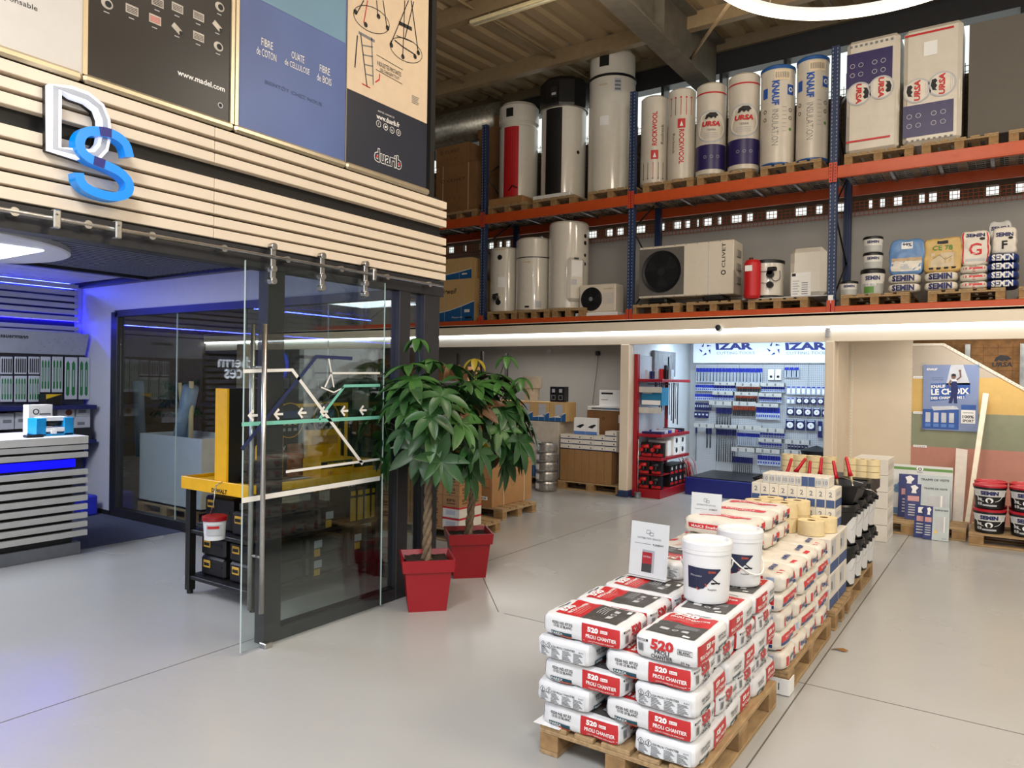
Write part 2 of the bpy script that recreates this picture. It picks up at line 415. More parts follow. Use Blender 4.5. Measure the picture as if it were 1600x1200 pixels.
tb.stroke([(P(1331, 600, Y=YP).x, 2.36), (P(1331, 600, Y=YP).x, 0)], .03, fy, -.006, .001, trimm)
struct(tb.obj('trim_4'))
holes = mat('bead_holes', (150, 140, 124), .8); lb = MB()
for i in range(30):
    t = i/30; lb.disc(k1.x+t*1.2, k1.z+slope*t*1.2, .006, front(YP-.008), holes, 6)
for i in range(50): lb.disc(P(1331, 600, Y=YP).x, .1+i*.045, .004, front(YP-.008), holes, 6)
for v in (590, 645, 697):
    q = P(1427, v, Y=YP); lb.rect(q.x, q.z-.012, q.x+.16, q.z+.02, front(YP-.002), paper)
    for i in range(6): lb.rect(q.x+.02+i*.022, q.z-.002, q.x+.03+i*.022, q.z+.008, front(YP-.003), grey_ink)
for i in range(40):
    z = .15+i*.055; lb.disc(xs-.012, z, .004, front(YP-.001), holes, 6) if i % 3 else None
lb.obj('panel_edge_labels', sc)
ins = mat('brown_insulation', (122, 88, 52), .9, var=.25, scale=14, bump=.4)
insg = mat('insulation_grid', (104, 68, 34), .9)
b = MB(); b.box(xs-.3, 3, YP+.16, YP+.24, .3, 2.59, ins)
for i in range(14): b.rect(xs+i*.10*1.6, 1.2, xs+i*.10*1.6+.006, 2.35, front(YP+.158), insg)
for i in range(12): b.rect(xs, 1.3+i*.1, 3, 1.305+i*.1, front(YP+.158), insg)
q = P(1566, 567, Y=YP+.15); b.text('URSA', q.x, q.z-.02, .06, front(YP+.155), ink, wid=.22, bold=.03, shear=.1)
b.poly([(q.x-.09, q.z+.02), (q.x-.07, q.z+.07), (q.x-.02, q.z+.1), (q.x+.06, q.z+.09), (q.x+.10, q.z+.05), (q.x+.06, q.z+.04), (q.x+.05, q.z+.02), (q.x+.02, q.z+.04), (q.x, q.z+.02), (q.x-.04, q.z+.04), (q.x-.06, q.z+.02)], front(YP+.155), ink)
tag(b.obj('insulation_batt'), 'brown gridded insulation behind the cut-away sample wall, with a black bear print', 'insulation')
for u, l in ((1512, 'galvanised stud standing left of the black bear print'), (1598, 'galvanised stud standing right of the black bear print')):
    q = P(u, 570, Y=YP+.12); b = MB(); b.box(q.x-.03, q.x+.03, YP+.10, YP+.15, .3, 2.35, galv, .003); b.box(q.x-.03, q.x-.024, YP+.06, YP+.10, .3, 2.35, galv)
    tag(b.obj('metal_stud'), l, 'stud')
# ================================================================ SHOP FACADE
blackp = mat('black_backing_panel', (16, 15, 14), .55)
b = MB(); b.box(XF-.12, XF-.06, -3, 4.95, 2.62, 3.36, blackp); b.box(XF-.12, XF-.0, -3, 4.95, 2.50, 2.63, dark)
b.box(XF-.12, XF-.06, -3, 4.745, 3.36, 5.6, mat('panel_board', (210, 200, 186), .6))
b.box(-12.5, XF-.1, 4.86, 4.92, 3.06, 5.6, blackp)
wl = struct(b.obj('wall_left'))
for z0, z1 in ((3.263, 3.324), (3.185, 3.240), (3.106, 3.164), (2.948, 3.009), (2.868, 2.929), (2.793, 2.850), (2.717, 2.774), (2.643, 2.702)):
    b = MB(); b.box(XF-.06, XF, -3, 2.725, z0, z1, cream, .003); b.box(XF-.06, XF, 2.729, 4.975, z0, z1, cream, .003)
    struct(b.obj('cladding_slat', wl))
alu = mat('champagne_aluminium', (206, 190, 160), .3, .7, var=.04)
b = MB()
for y0, y1 in ((-3, 1.94), (1.945, 2.855), (2.86, 3.80), (3.805, 4.74)): b.box(XF-.03, XF+.012, y0, y1, 3.335, 3.385, alu, .015)
for y in (1.955, 2.845, 2.876): b.box(XF-.03, XF+.0, y-.012, y+.012, 3.38, 5.6, alu)
struct(b.obj('trim_5'))
# posters
def poster(y0, y1, base, label, draw):
    t = MB(); t.box(XF-.05, XF-.012, y0, y1, 3.37, 5.55, base)
    draw(t, right(XF-.0105)); return tag(t.obj('advertising_banner'), label, 'banner')
pw = mat('pale_banner', (206, 200, 192), .35, var=.02); pk = mat('black_banner', (20, 14, 12), .3)
pb = mat('blue_banner', (86, 106, 160), .35, var=.14, scale=1.2); pbe = mat('beige_banner', (222, 200, 172), .35, var=.03); pgr = mat('charcoal_banner', (44, 46, 58), .3, var=.1, scale=2)
wi = mat('white_ink', (238, 236, 232), .4)
def q_(u, v, d=0): p = P(u, v, X=XF+d); return p.y, p.z
def wp(u0, u1, v): return P(u1, v, X=XF).y-P(u0, v, X=XF).y
def d1(t, M):
    y, z = q_(36, 8); t.text('responsable', y-.03, z+.01, .034, M, ink, wid=.2)
poster(.9, 1.945, pw, 'pale grey banner at far left above the slats, ending in the word responsable', d1)
prod = mat('product_grey', (176, 170, 160), .35, .3, var=.2, scale=14)
def d2(t, M):
    for (u, v, k) in ((169, 5, 0), (208, 15, 1), (244, 30, 2), (279, 44, 3), (312, 57, 4), (343, 72, 5), (248, 3, 1), (279, 12, 1), (312, 25, 1), (342, 40, 3), (345, 10, 0)):
        y, z = q_(u, v); s = .036
        if k in (0, 5): t.disc(y, z, s*.9, M, prod, 18, s*.8); t.disc(y+.006, z, s*.5, lambda a, b_: (XF-.0098, a, b_), ink, 16)
        elif k == 3:
            t.stroke([(y-.03, z+.015), (y+.02, z-.018)], .034, lambda a, b_, d: (XF-.0102+d, a, b_), 0, 0, prod); t.disc(y+.022, z-.018, .012, lambda a, b_: (XF-.0096, a, b_), ink, 12)
        else:
            t.rect(y-s, z-.024, y+s, z+.026, M, prod)
            for i in range(4): t.rect(y-s+.006, z-.016+i*.009, y+s-.006, z-.012+i*.009, lambda a, b_: (XF-.0096, a, b_), ink if k != 2 else red)
        t.rect(y-.018, z-.05, y+.012, z-.045, M, lgrey)
    y, z = q_(317, 126); t.text('www.madel.com', y, z, .034, M, wi, wid=wp(281, 355, 126), bold=.02)
    y, z = q_(346, 164); t.disc(y, z, .018, M, lgrey); t.disc(y, z, .012, lambda a, b_: (XF-.0096, a, b_), ink)
poster(1.968, 2.833, pk, 'black banner with rows of grey vent products and a white web address', d2)
pbl = mat('blue_banner_light', (112, 150, 176), .35, var=.08, scale=1.5)
def d3(t, M):
    t.rect(2.895, 4.25, 3.79, 5.5, M, pbl)
    M2 = right(XF-.0095)
    for (u, v, s, h, u0, u1) in ((419, 68, 'FIBRE', .05, 410, 428), (418, 84, 'de COTON', .05, 403, 434), (467, 89, 'OUATE', .05, 457, 477), (466, 104, 'de CELLULOSE', .04, 446, 485), (509, 109, 'FIBRE', .05, 501, 517), (508, 124, 'de BOIS', .05, 497, 520)):
        y, z = q_(u, v); t.text(s, y, z, h, M2, wi, wid=wp(u0, u1, v))
    y, z = q_(462, 145); t.text('BIENTÔT CHEZ NOUS', y, z, .03, M2, mat('slate_ink', (70, 84, 120), .5), wid=wp(418, 507, 145))
poster(2.89, 3.80, pb, 'blue banner with white words for cotton, cellulose and wood fibre', d3)
def d4(t, M):
    t.rect(3.812, 3.37, 4.71, P(606, 165, X=XF).z, M, pgr)
    M2 = right(XF-.0095)
    y, z = q_(608, 188); t.text('www.duarib.fr', y, z, .04, M2, wi, wid=.26, bold=.02)
    y, z = q_(605, 178); t.text('RESTEZ CONNECTÉ', y, z, .015, M2, wi, wid=.18)
    for u, v, s in ((593, 193, 'f'), (604, 198, '■'), (614, 203, 'in'), (624, 207, 'o')):
        y, z = q_(u, v); t.ring(y, z, .022, .026, M2, wi, 20); t.text(s, y, z, .02, M2, wi) if s != '■' else t.rect(y-.011, z-.008, y+.011, z+.008, M2, wi)
    y, z = q_(608, 248); t.text('duarib', y, z, .11, M2, wi, wid=.31, bold=.055); t.text('duarib', y, z, .10, right(XF-.0088), pgr, wid=.30, bold=.02)
    t.disc(y-.125, z-.012, .011, right(XF-.008), red, 12); t.disc(y+.125, z-.012, .011, right(XF-.008), red, 12)
    M3 = lambda a, b_, d: (XF-.0095+d, a, b_)
    def ln(pts, wd=.008, m=ink): t.stroke([q_(*p) for p in pts], wd, M3, 0, 0, m)
    # step ladders
    for dx, dy in ((0, 0),):
        ln([(565, 52), (575, 135)]); ln([(582, 58), (585, 132)], .01, grey_ink); ln([(562, 50), (587, 64)], .02, grey_ink)
        for k in (70, 85, 100, 115): ln([(567+(k-60)*.1, k), (584, k+3)], .008, grey_ink)
        ln([(560, 55), (556, 105)], .01); ln([(567, 130), (580, 137)], .008, red)
    ln([(570, 0), (558, 22)]); ln([(576, 0), (570, 35)], .008, red); ln([(590, 0), (592, 25)]); ln([(600, 0), (606, 42)]); 
    ln([(640, 0), (612, 68)]); ln([(634, 0), (631, 86)]); ln([(644, 0), (655, 82)], .01); ln([(648, 2), (634, 60)])
    ln([(625, 35), (645, 45)], .03); ln([(621, 55), (648, 66)], .006); ln([(618, 62), (630, 72), (650, 85)], .01)
    for (cu, cv, ru, rv) in ((582, 30, 28, 20), (636, 78, 25, 18)):
        ln([(cu+ru*math.cos(i*PI/12), cv+rv*math.sin(i*PI/12)+ru*math.cos(i*PI/12)*.35) for i in range(25)], .005)
    for u, v in ((557, 18), (573, 38), (593, 25), (607, 43), (613, 70), (631, 88), (650, 88), (655, 82)): y, z = q_(u, v); t.disc(y, z, .02, M2, ink, 10)
    y, z = q_(610, 107); t.text('4 ROULETTES PIVOTANTES', y, z, .035, M2, ink, wid=.27, rot=0); y, z = q_(611, 116); t.text('QUI CHANGENT TOUT !', y, z, .03, M2, ink, wid=.22)
    ln([(590, 85), (631, 109)], .004); ln([(589, 108), (630, 131)], .004); ln([(595, 115), (594, 124), (588, 128)], .01, red)
    y, z = q_(650, 157); 
    for i in range(5): t.rect(y-.04, z+.03-i*.014, y+.05-(i % 3)*.01, z+.035-i*.014, M2, grey_ink)
poster(3.812, 4.71, pbe, 'beige and charcoal banner showing wheeled step ladders, nearest the racking', d4)
# D and S letters
logo = thing('facade_logo_sign', 'raised facade sign, white outlined letter D with a bright blue letter S', 'sign', (0, 0, 0))
M3 = lambda a, b_, d: (XF+d, a, b_)
wle = mat('white_backlit_edge', (246, 248, 255), .3, var=0, emis=.55); dgl = mat('clear_acrylic_grey', (176, 182, 194), .2, var=.05)
dp = [q_(*p, .025) for p in ((80, 139), (105, 146), (130, 155), (149, 170), (157, 190), (158, 212), (154, 232), (143, 244), (125, 244), (80, 234))]
b = MB(); b.stroke(dp, .062, M3, .03, .07, wle, True); b.stroke(dp, .026, M3, .07, .076, dgl, True); b.stroke(dp, .066, M3, .001, .03, black, True); b.obj('letter_d', logo)
sblue = mat('blue_acrylic', (0, 140, 236), .25, var=.02, emis=.12); sdk = mat('deep_blue_acrylic', (8, 20, 120), .25)
def smooth_path(pts, k=4):
    out = []
    for i in range(len(pts)-1):
        p0 = pts[max(i-1, 0)]; p1 = pts[i]; p2 = pts[i+1]; p3 = pts[min(i+2, len(pts)-1)]
        for j in range(k):
            t = j/k; out.append(tuple(.5*((2*p1[d])+(-p0[d]+p2[d])*t+(2*p0[d]-5*p1[d]+4*p2[d]-p3[d])*t*t+(-p0[d]+3*p1[d]-3*p2[d]+p3[d])*t**3) for d in range(len(p1))))
    out.append(tuple(pts[-1])); return out
sp = smooth_path([q_(*p, .08) for p in ((199, 246), (193, 226), (176, 212), (152, 206), (131, 208), (122, 220), (124, 236), (138, 249), (160, 258), (184, 270), (198, 286), (196, 302), (178, 308), (154, 304), (133, 295), (123, 284), (120, 271))])
b = MB(); b.stroke(sp, .047, M3, .035, .105, sblue)
for i in (9, 29):
    b.stroke(sp[i:i+4], .048, M3, .106, .107, sdk)
b.obj('letter_s', logo)
# rail, brackets
rail = thing('sliding_door_rail', 'brushed steel tube rail along the black lintel above the glass door', 'rail', (0, 0, 0))
zr_ = 2.575; xr_ = XF+.065
b = MB(); b.tube([(xr_, -2.5, zr_), (xr_, 4.86, zr_)], .0125, steel, 12); b.obj('tube', rail)
for u, v in ((22, 334), (137, 355), (237, 372), (350, 392), (449, 410), (533, 426), (605, 438), (671, 449)):
    y = P(u, v, X=xr_).y; b = MB(); b.cyl((XF-.01, y, zr_), .022, .085, steel, 16, axis='x'); b.obj('standoff', rail)
for u, v in ((86, 347), (182, 363), (582, 433)):
    y = P(u, v, X=xr_).y; b = MB(); b.box(xr_-.02, xr_+.03, y-.018, y+.018, zr_-.05, zr_+.045, steel, .006); b.cyl((xr_+.03, y, zr_+.025), .008, .01, steel, 10, axis='x'); b.obj('door_stop', rail)
# fixed glazed frame
w1 = struct(thing('window_1', '', '', (0, 0, 0))); del w1['category']; w1['label'] = 'dark framed fixed glass panel of the shop front'
b = MB(); b.box(XF-.10, XF, 3.13, 3.27, 0, 2.50, dark, .004); b.box(XF-.10, XF, 3.27, 4.40, 0, .09, dark, .004); b.box(XF-.10, XF, 4.40, 4.53, 0, 2.5, dark, .004)
b.box(XF-.10, XF, 4.53, 4.72, 0, .09, dark); b.box(XF-.10, XF, 4.70, 4.90, 0, 2.50, dark, .004); b.box(XF-.08, XF-.02, 3.27, 4.4, .09, .10, black); b.obj('frame', w1)
b = MB(); b.box(XF-.055, XF-.045, 3.27, 4.40, .09, 2.5, glass_dim); b.obj('glass_pane', w1)
b = MB(); b.box(XF-.055, XF-.045, 4.53, 4.70, .09, 2.5, glass_dim); b.obj('glass_pane', w1)
# sliding glass door
XD = XF+.035
d1_ = struct(thing('door_1', '', '', (0, 0, 0))); del d1_['category']; d1_['label'] = 'frameless sliding glass door with painted coloured lines'
edge = mat('glass_edge', (196, 214, 210), .15, var=0)
b = MB(); b.box(XD, XD+.010, 2.925, 4.185, .02, 2.53, glass)
b.obj('glass_pane', d1_)
b = MB(); b.box(XD-.0005, XD+.0105, 2.9225, 2.925, .02, 2.53, edge); b.box(XD-.0005, XD+.0105, 4.185, 4.1875, .02, 2.53, edge); b.obj('pane_edge', d1_)
for dx in (.07, -.05):
    b = MB(); y = P(386 if dx < 0 else 409, 700, X=XD+dx).y; y = 3.03
    b.tube([(XD+dx, y, .26), (XD+dx, y, 2.13)], .0165, steel, 16)
    for z in (.62, 1.85): b.tube([(XD+dx, y, z), (XD+.005, y, z)], .009, steel, 8)
    b.obj('door_handle', d1_)
for u in (423, 500, 568):
    y = P(u, 420, X=XD).y; b = MB(); b.box(XD+.012, XD+.03, y-.02, y+.02, 2.40, 2.66, steel, .004)
    for z in (2.645, 2.50, 2.42): b.cyl((XD-.008, y, z), .024, .05, steel, 18, axis='x', bev=.004)
    b.obj('roller_hanger', d1_)
lw = mat('white_vinyl', (232, 230, 224), .5, var=.02); ln_ = mat('navy_vinyl', (34, 44, 84), .5); lg = mat('mint_vinyl', (122, 196, 176), .5)
def dec(pts, wd, m, dx=.0115):
    t = MB(); q = [(P(u, v, X=XD).y, P(u, v, X=XD).z) for u, v in pts]; t.stroke(q, wd, lambda a, b_, d: (XD+d, a, b_), dx, dx, m); return t
for pts, wd, m in ((((376, 782), (592, 747)), .034, lw), (((376, 702), (493, 557), (549, 560)), .026, ln_),
                   (((378, 580), (455, 578), (565, 725)), .024, lw), (((376, 663), (592, 652)), .026, lg), (((497, 655), (537, 603), (592, 602)), .022, lg),
                   (((512, 560), (520, 605)), .012, lw), (((506, 605), (516, 583), (592, 583)), .014, lw), (((445, 737), (592, 717)), .018, lw), (((500, 605), (520, 613), (536, 605)), .01, lw)):
    dec(pts, wd, m).obj('painted_line', d1_)
for u, v in ((394, 649), (434, 647), (471, 645), (505, 643), (537, 642), (566, 641)):
    p = P(u, v, X=XD); t = MB(); y, z = p.y, p.z; s = .034
    if y < 2.94: continue
    t.stroke([(y-s, z), (y+s, z)], .016, lambda a, b_, d: (XD+d, a, b_), .012, .012, lw); t.stroke([(y, z+s), (y-s, z), (y, z-s)], .018, lambda a, b_, d: (XD+d, a, b_), .0122, .0122, lw)
    t.obj('arrow_sticker', d1_)
b = MB(); b.box(XD-.03, XD+.035, 3.09, 3.15, 0, .035, steel, .005); b.obj('floor_guide', d1_)
# ================================================================ SHOP INTERIOR SHELL
YE = 4.88
shopw = mat('shop_white_wall', (206, 208, 218), .6, var=.02)
b = MB(); b.box(-10.3, XF-.1, YE-.03, YE+.03, 2.58, 2.92, shopw); b.box(-10.3, -9.37, YE-.03, YE+.03, 0.06, 2.58, shopw)
b.box(-10.3, -9.37, YE-.05, YE+.03, 0, .06, dark)
struct(b.obj('wall_end'))
w2 = struct(thing('window_2', '', '', (0, 0, 0))); del w2['category']; w2['label'] = 'glazed end wall of the shop in a dark frame'
b = MB(); b.box(-9.40, -9.25, YE-.05, YE+.05, 0, 2.56, dark, .004); b.box(-9.25, XF-.1, YE-.05, YE+.05, 0, .11, dark); b.box(-9.3, XF-.1, YE-.05, YE+.05, 2.50, 2.58, dark)
b.box(-4.22, -4.195, YE-.04, YE+.03, 0, 2.5, dark, .002); b.obj('frame', w2)
xm = [-9.25, P(276, 600, Y=YE).x, -6.75, P(512, 600, Y=YE).x, -4.22]
for i in range(4):
    b = MB(); b.box(xm[i]+.003, xm[i+1]-.003, YE-.005, YE+.005, .11, 2.50, glass); b.obj('glass_pane', w2)
    b = MB(); b.box(xm[i+1]-.003, xm[i+1]+.003, YE-.007, YE+.007, .11, 2.50, edge); b.obj('pane_joint', w2)
cs = mat('dark_ceiling_slat', (104, 108, 122), .5, var=.05)
b = MB(); b.box(-12.4, XF-.12, -3, YE-.03, 3.00, 3.06, blackp)
b.box(-12.4, XF-.12, YE-.12, YE-.03, 2.90, 3.0, dark); b.box(-8.55, -8.45, -3, YE-.1, 2.90, 3.0, dark)
x = -8.4
while x < XF-.2: b.box(x, x+.055, -3, YE-.1, 2.93, 2.98, cs); x += .10
struct(b.obj('ceiling_shop'))
XS = -9.98
b = MB()
cw = mat('shop_ceiling_tile', (196, 198, 206), .6)
for i in range(6):
    for j in range(3): b.box(-10.3+j*.60, -10.3+j*.60+.59, -3+i*1.28, -3+i*1.28+1.27, 2.94, 2.97, cw)
struct(b.obj('ceiling_tiles'))
b = MB(); b.box(XS-.3, XS-.2, -3, YE-.03, 0, 2.99, shopw)
wsh = struct(b.obj('wall_shop'))
sl = mat('grey_slat', (176, 178, 186), .5, var=.03)
yl = 4.74
for i in range(6):
    z = 2.93-i*.083; b = MB(); b.box(XS-.12, XS-.06, -3, yl, z-.058, z, sl, .003); b.obj('wall_slat', wsh)
for z in (2.385, 2.32): b = MB(); b.box(XS-.10, XS-.04, -3, yl, z-.05, z, sl, .003); b.obj('wall_slat', wsh)
b = MB(); b.box(XS-.2, XS-.16, -3, yl, 2.30, 2.94, blackp); b.obj('backing_board', wsh)
b = MB(); b.box(XS-.155, XS-.13, -2.8, yl+.04, 2.455, 2.47, blueled); tag(b.obj('blue_led_strip'), 'blue light strip glowing between the grey slats on the shop back wall', 'light')
b = MB(); b.box(-10.2, -10.14, -2.8, YE-.15, 2.915, 2.93, blueled); tag(b.obj('blue_led_strip'), 'blue light strip along the top corner of the shop ceiling', 'light')
# slatted wall and lit lettering farther along the back wall, seen mirrored in the glazed end wall
b = MB(); b.box(XS-.2, XS-.16, -2.8, 3.15, .9, 2.30, blackp)
for i in range(15): z = 2.26-i*.09; b.box(XS-.15, XS-.09, -2.8, 3.15, z-.055, z, cs)
b.obj('lower_wall_slats', wsh)
ls = thing('backlit_wall_letters', 'white outlined letters on the slatted shop wall, seen mirrored in the glass end wall', 'sign', (0, 0, 0))
for t_, u0, u1, v0, v1 in (('therm', 341, 396, 556, 573), ('ces', 351, 379, 577, 591)):
    a = P(u0, (v0+v1)/2, X=XS-.07); c = P(u1, (v0+v1)/2, X=XS-.07); b = MB(); y0_, y1_ = 2*YE-a.y, 2*YE-c.y
    hz = P(u0, v0, X=XS-.07).z-P(u0, v1, X=XS-.07).z
    b.text(t_, (y0_+y1_)/2, a.z, hz*1.1, right(XS-.07), mat('letter_glow', (240, 246, 255), .5, var=0, emis=4), wid=abs(y1_-y0_), bold=.01)
    b.text(t_, (y0_+y1_)/2, a.z, hz, right(XS-.068), blackp, wid=abs(y1_-y0_)*.985, bold=-.035); b.obj('letter_row', ls)
a = P(428, 570, X=XS-.07); b = MB(); b.ring(2*YE-a.y, a.z, .24, .30, right(XS-.07), mat('ring_blue_glow', (30, 80, 255), .5, var=0, emis=4)); b.obj('blue_ring_letter', ls)
# opposite wall of the shop (seen only as a reflection in the glass)
b = MB(); b.box(-12.4, XF-.12, -3.1, -3.0, 0, 3.1, shopw)
for i in range(24):
    z = .4+i*.1; b.box(-10, -5, -3.0, -2.94, z, z+.06, cs)
struct(b.obj('wall_front'))
# ================================================================ PALLETS
def make_pallet(L=1.2, W=.8):
    t = thing('wooden_pallet', 'pallet', 'pallet')
    b = MB(); n = 5
    for i, (c, wd) in enumerate(((.0725, .145), (.2375, .1), (.4, .145), (.5625, .1), (.7275, .145))):
        b.box(0, L, (c-wd/2)*W/.8, (c+wd/2)*W/.8, .122, .144, wood, .003)
    for x in (0, L/2-.0725, L-.145): b.box(x, x+.145, 0, W, .10, .1215, wood, .003)
    b.obj('deck_board', t)
    for x in (0, L/2-.0725, L-.145):
        for y in (0, W/2-.05, W-.1):
            q = MB(); q.box(x, x+.145, y, y+.1, .022, .0995, wood_end, .003); q.obj('block', t)
    for y in (0, W/2-.05, W-.1):
        q = MB(); q.box(0, L, y, y+.1, 0, .0215, wood, .003); q.obj('runner_board', t)
    return t
PAL = make_pallet(); PALS = make_pallet(1.2, .6)
_pf = {}
def pallet(x, y, z, label, along='x', small=False, group=None):
    """corner at x, y (lowest x and y)"""
    src = PALS if small else PAL
    rz = 0 if along == 'x' else PI/2
    W = .6 if small else .8
    loc = (x, y, z) if along == 'x' else (x+W, y, z)
    if src.name not in _pf: _pf[src.name] = [(c, kids(c)) for c in kids(src)]; _kid[src.name] = _pf[src.name]
    first = src.name not in [k for k in _used]
    if first: _used.append(src.name); src.location = loc; src.rotation_euler = (0, 0, rz); src['label'] = label; r = src
    else: r = dup(src, loc, rz, label)
    if group: r['group'] = group
    return r
_used = []
# ================================================================ RACK
rack = thing('pallet_rack', 'tall pallet rack with blue perforated uprights and orange beams above the bays', 'rack')
hole = mat('upright_holes', (150, 160, 176), .6)
UX = [-10.6, -7.74, -4.905, -2.005, .92, 3.9]
ZT = 4.66; ZM = 2.82; YF0, YF1 = 10.4, 11.42
for i, x in enumerate(UX):
    for y in (YF0, YF1):
        b = MB(); w_ = .048
        b.box(x-w_, x-w_+.03, y, y+.09, 2.74, 6.25, rackblue, .003); b.box(x+w_-.03, x+w_, y, y+.09, 2.74, 6.25, rackblue, .003); b.box(x-.02, x+.02, y+.012, y+.02, 2.74, 6.25, rackblue)
        if y == YF0:
            for k in range(68):
                z = 2.86+k*.05
                for s in (-1, 1): b.poly([(x+s*.028-.006, z-.012), (x+s*.028+.006, z-.006), (x+s*.028+.006, z+.012), (x+s*.028-.006, z+.006)], front(y-.001), hole)
        b.obj('upright', rack)
    b = MB(); z = 2.9; k = 0
    while z < 6.0:
        y0, y1 = (YF0+.08, YF1) if k % 2 == 0 else (YF1, YF0+.08)
        b.tube([(x, y0, z), (x, y1, z+.62)], .013, satin_black, 6); z += .62; k += 1
    b.obj('brace', rack)
conn = mat('beam_connector', (196, 70, 40), .45)
for i in range(len(UX)-1):
    x0, x1 = UX[i]+.05, UX[i+1]-.05
    for y in (YF0-.02, YF1+.06):
        for z0, z1 in ((4.50, ZT), (2.74, ZM)):
            b = MB(); b.box(x0, x1, y, y+.05, z0, z1, orange, .006)
            if z0 > 4:
                b.box(x0, x1, y-.003, y, z0+.02, z0+.035, orange)
            for q in (x0-.045, x1+.0):
                b.box(q, q+.045, y-.005, y+.0, z0-.05 if z0 > 4 else z0, z1+.05 if z0 > 4 else z1+.08, conn)
                if z0 > 4 and y < 11:
                    for k in range(6): b.disc(q+.022, z0-.02+k*.04, .008, front(y-.006), black, 8)
            b.obj('beam', rack)
    for z in (ZT, ZM):
        b = MB(); nx = 28; sp_ = (x1-x0)/nx
        for k in range(nx+1): b.box(x0+k*sp_-.003, x0+k*sp_+.003, YF0, YF1+.09, z-.008, z-.002, galv)
        for k in range(12): y = YF0+.03+k*.095; b.box(x0, x1, y-.003, y+.003, z-.014, z-.008, galv)
        for k in range(1, 5): xx = x0+(x1-x0)*k/5; b.box(xx-.02, xx+.02, YF0+.03, YF1+.06, z-.04, z-.015, galv)
        b.obj('wire_deck', rack)
netm = mat('orange_net_cord', (176, 84, 44), .8)
b = MB(); 
x = -10.5
while x < 4: b.box(x, x+.006, 11.50, 11.506, 4.20, 4.42, netm); x += .06
for k in range(5): z = 4.21+k*.05; b.box(-10.5, 4, 11.50, 11.506, z, z+.006, netm)
nb = mat('dark_net_cord', (80, 52, 34), .8)
x = -10.5
while x < 4: b.box(x, x+.007, 11.50, 11.506, 4.66, 6.1, nb); x += .075
for k in range(20): z = 4.67+k*.073; b.box(-10.5, 4, 11.50, 11.506, z, z+.007, nb)
tag(b.obj('safety_net'), 'orange and dark cord safety net hanging behind the pallet rack', 'net')
b = MB(); q = P(1297, 468, Y=YF0-.03); b.box(q.x-.03, q.x+.03, YF0-.012, YF0-.001, q.z-.05, q.z+.06, paper, .002); b.obj('upright_label', rack)
for u, v, s in ((1362, 262, '20'), (1492, 243, '20')):
    b = MB(); q = P(u, v, Y=YF0-.03); b.text('C3E', q.x, q.z, .035, front(YF0-.0235), conn); b.obj('beam_print', rack)
def span(uL, uR, v, Y): a = P(uL, v, Y=Y); c = P(uR, v, Y=Y); return a.x, c.x
# ---- pallets on the top deck
PT = ZT+.003; PM = ZM+.003
PY = YF0+.02
GT = None
pls = [(762, 823, 340, 'wooden pallet on the top deck under the white heater with the red stripe'), (832, 898, 328, 'wooden pallet on the top deck under the black fronted heater'),
       (918, 986, 315, 'wooden pallet on the top deck under the tallest white heater'), (1004, 1090, 290, 'wooden pallet on the top deck under the two red lettered insulation rolls'),
       (1089, 1184, 272, 'wooden pallet on the top deck under the two purple banded insulation rolls'), (1188, 1288, 258, 'wooden pallet on the top deck under the two blue capped insulation rolls'),
       (1319, 1432, 240, 'wooden pallet on the top deck under the slab pack standing next to the upright'), (1440, 1568, 222, 'wooden pallet on the top deck right of centre under slab pack and grey board'), (1576, 1700, 210, 'wooden pallet on the top deck cut off by the right edge of the photo')]
for uL, uR, v, l in pls:
    x0, x1 = span(uL, uR, v, PY)
    pallet(x0, PY, PT, l, 'y', small=False)
x0, x1 = span(676, 745, 350, PY); pallet(x1-.82, PY, PT, 'wooden pallet on the top deck under the stacked brown cartons at far left', 'y')
ZD = PT+.147
def cylat(uL, uR, vT, Y):
    v = 300; x0, x1 = span(uL, uR, vT+60, Y); zt = P((uL+uR)/2, vT, Y=Y-(x1-x0)*.2).z
    return (x0+x1)/2, (x1-x0)/2, zt
# heater 1
YT = PY+.45
def body(name, label, uL, uR, vT, z0, Y, cat='water heater'):
    cx, r, zt = cylat(uL, uR, vT, Y); t = thing(name, label, cat, (cx, Y, z0)); return t, r, zt-z0
yang = math.atan2
def cmap(r, cen=0.0, rr=None):      # label wrapped round a drum: a = arc length to the right, b = height; cen = direction faced (0 = towards -y)
    R_ = (rr or r)
    return lambda a, b: (R_*math.sin(a/r+cen), -R_*math.cos(a/r+cen), b)
def face(cx, Y): return math.atan2(-cx, Y) * 1.0     # turn to face the hall
t, r, h = body('water_heater', 'white water heater with ribbed red stripe on the top deck', 786, 836, 163, ZD+.13, YT)
b = MB(); b.lathe([(0, 0), (r-.02, 0), (r, .03), (r, h-.42), (r-.03, h-.40), (r-.03, h-.37), (r+.012, h-.33), (r+.012, h-.06), (r-.03, h), (0, h)], enamel, n=40); b.obj('tank', t)
fa = face(t.location.x, YT)-.35
b = MB(); M = cmap(r, fa, r+.006); b.rect(-.16, .02, .12, h-.44, M, red, 8, 1)
for i in range(7): b.rect(-.15+i*.04, .02, -.145+i*.04, h-.44, cmap(r, fa, r+.009), mat('dark_red_rib', (120, 14, 20), .4), 1, 1)
b.obj('red_stripe', t)
b = MB(); b.rect(-.11, h-.27, .02, h-.12, cmap(r, fa, r+.02), black, 4, 1); b.obj('display', t)
b = MB(); b.box(-.36, .36, -.40, .40, -.13, 0, kraft, .01); b.obj('carton_tray', t)
b = MB(); b.tube([(.05, -r-.02, .12), (.12, -r-.02, .2), (.2, -r+.02, .16)], .01, black, 6); b.obj('cable', t)
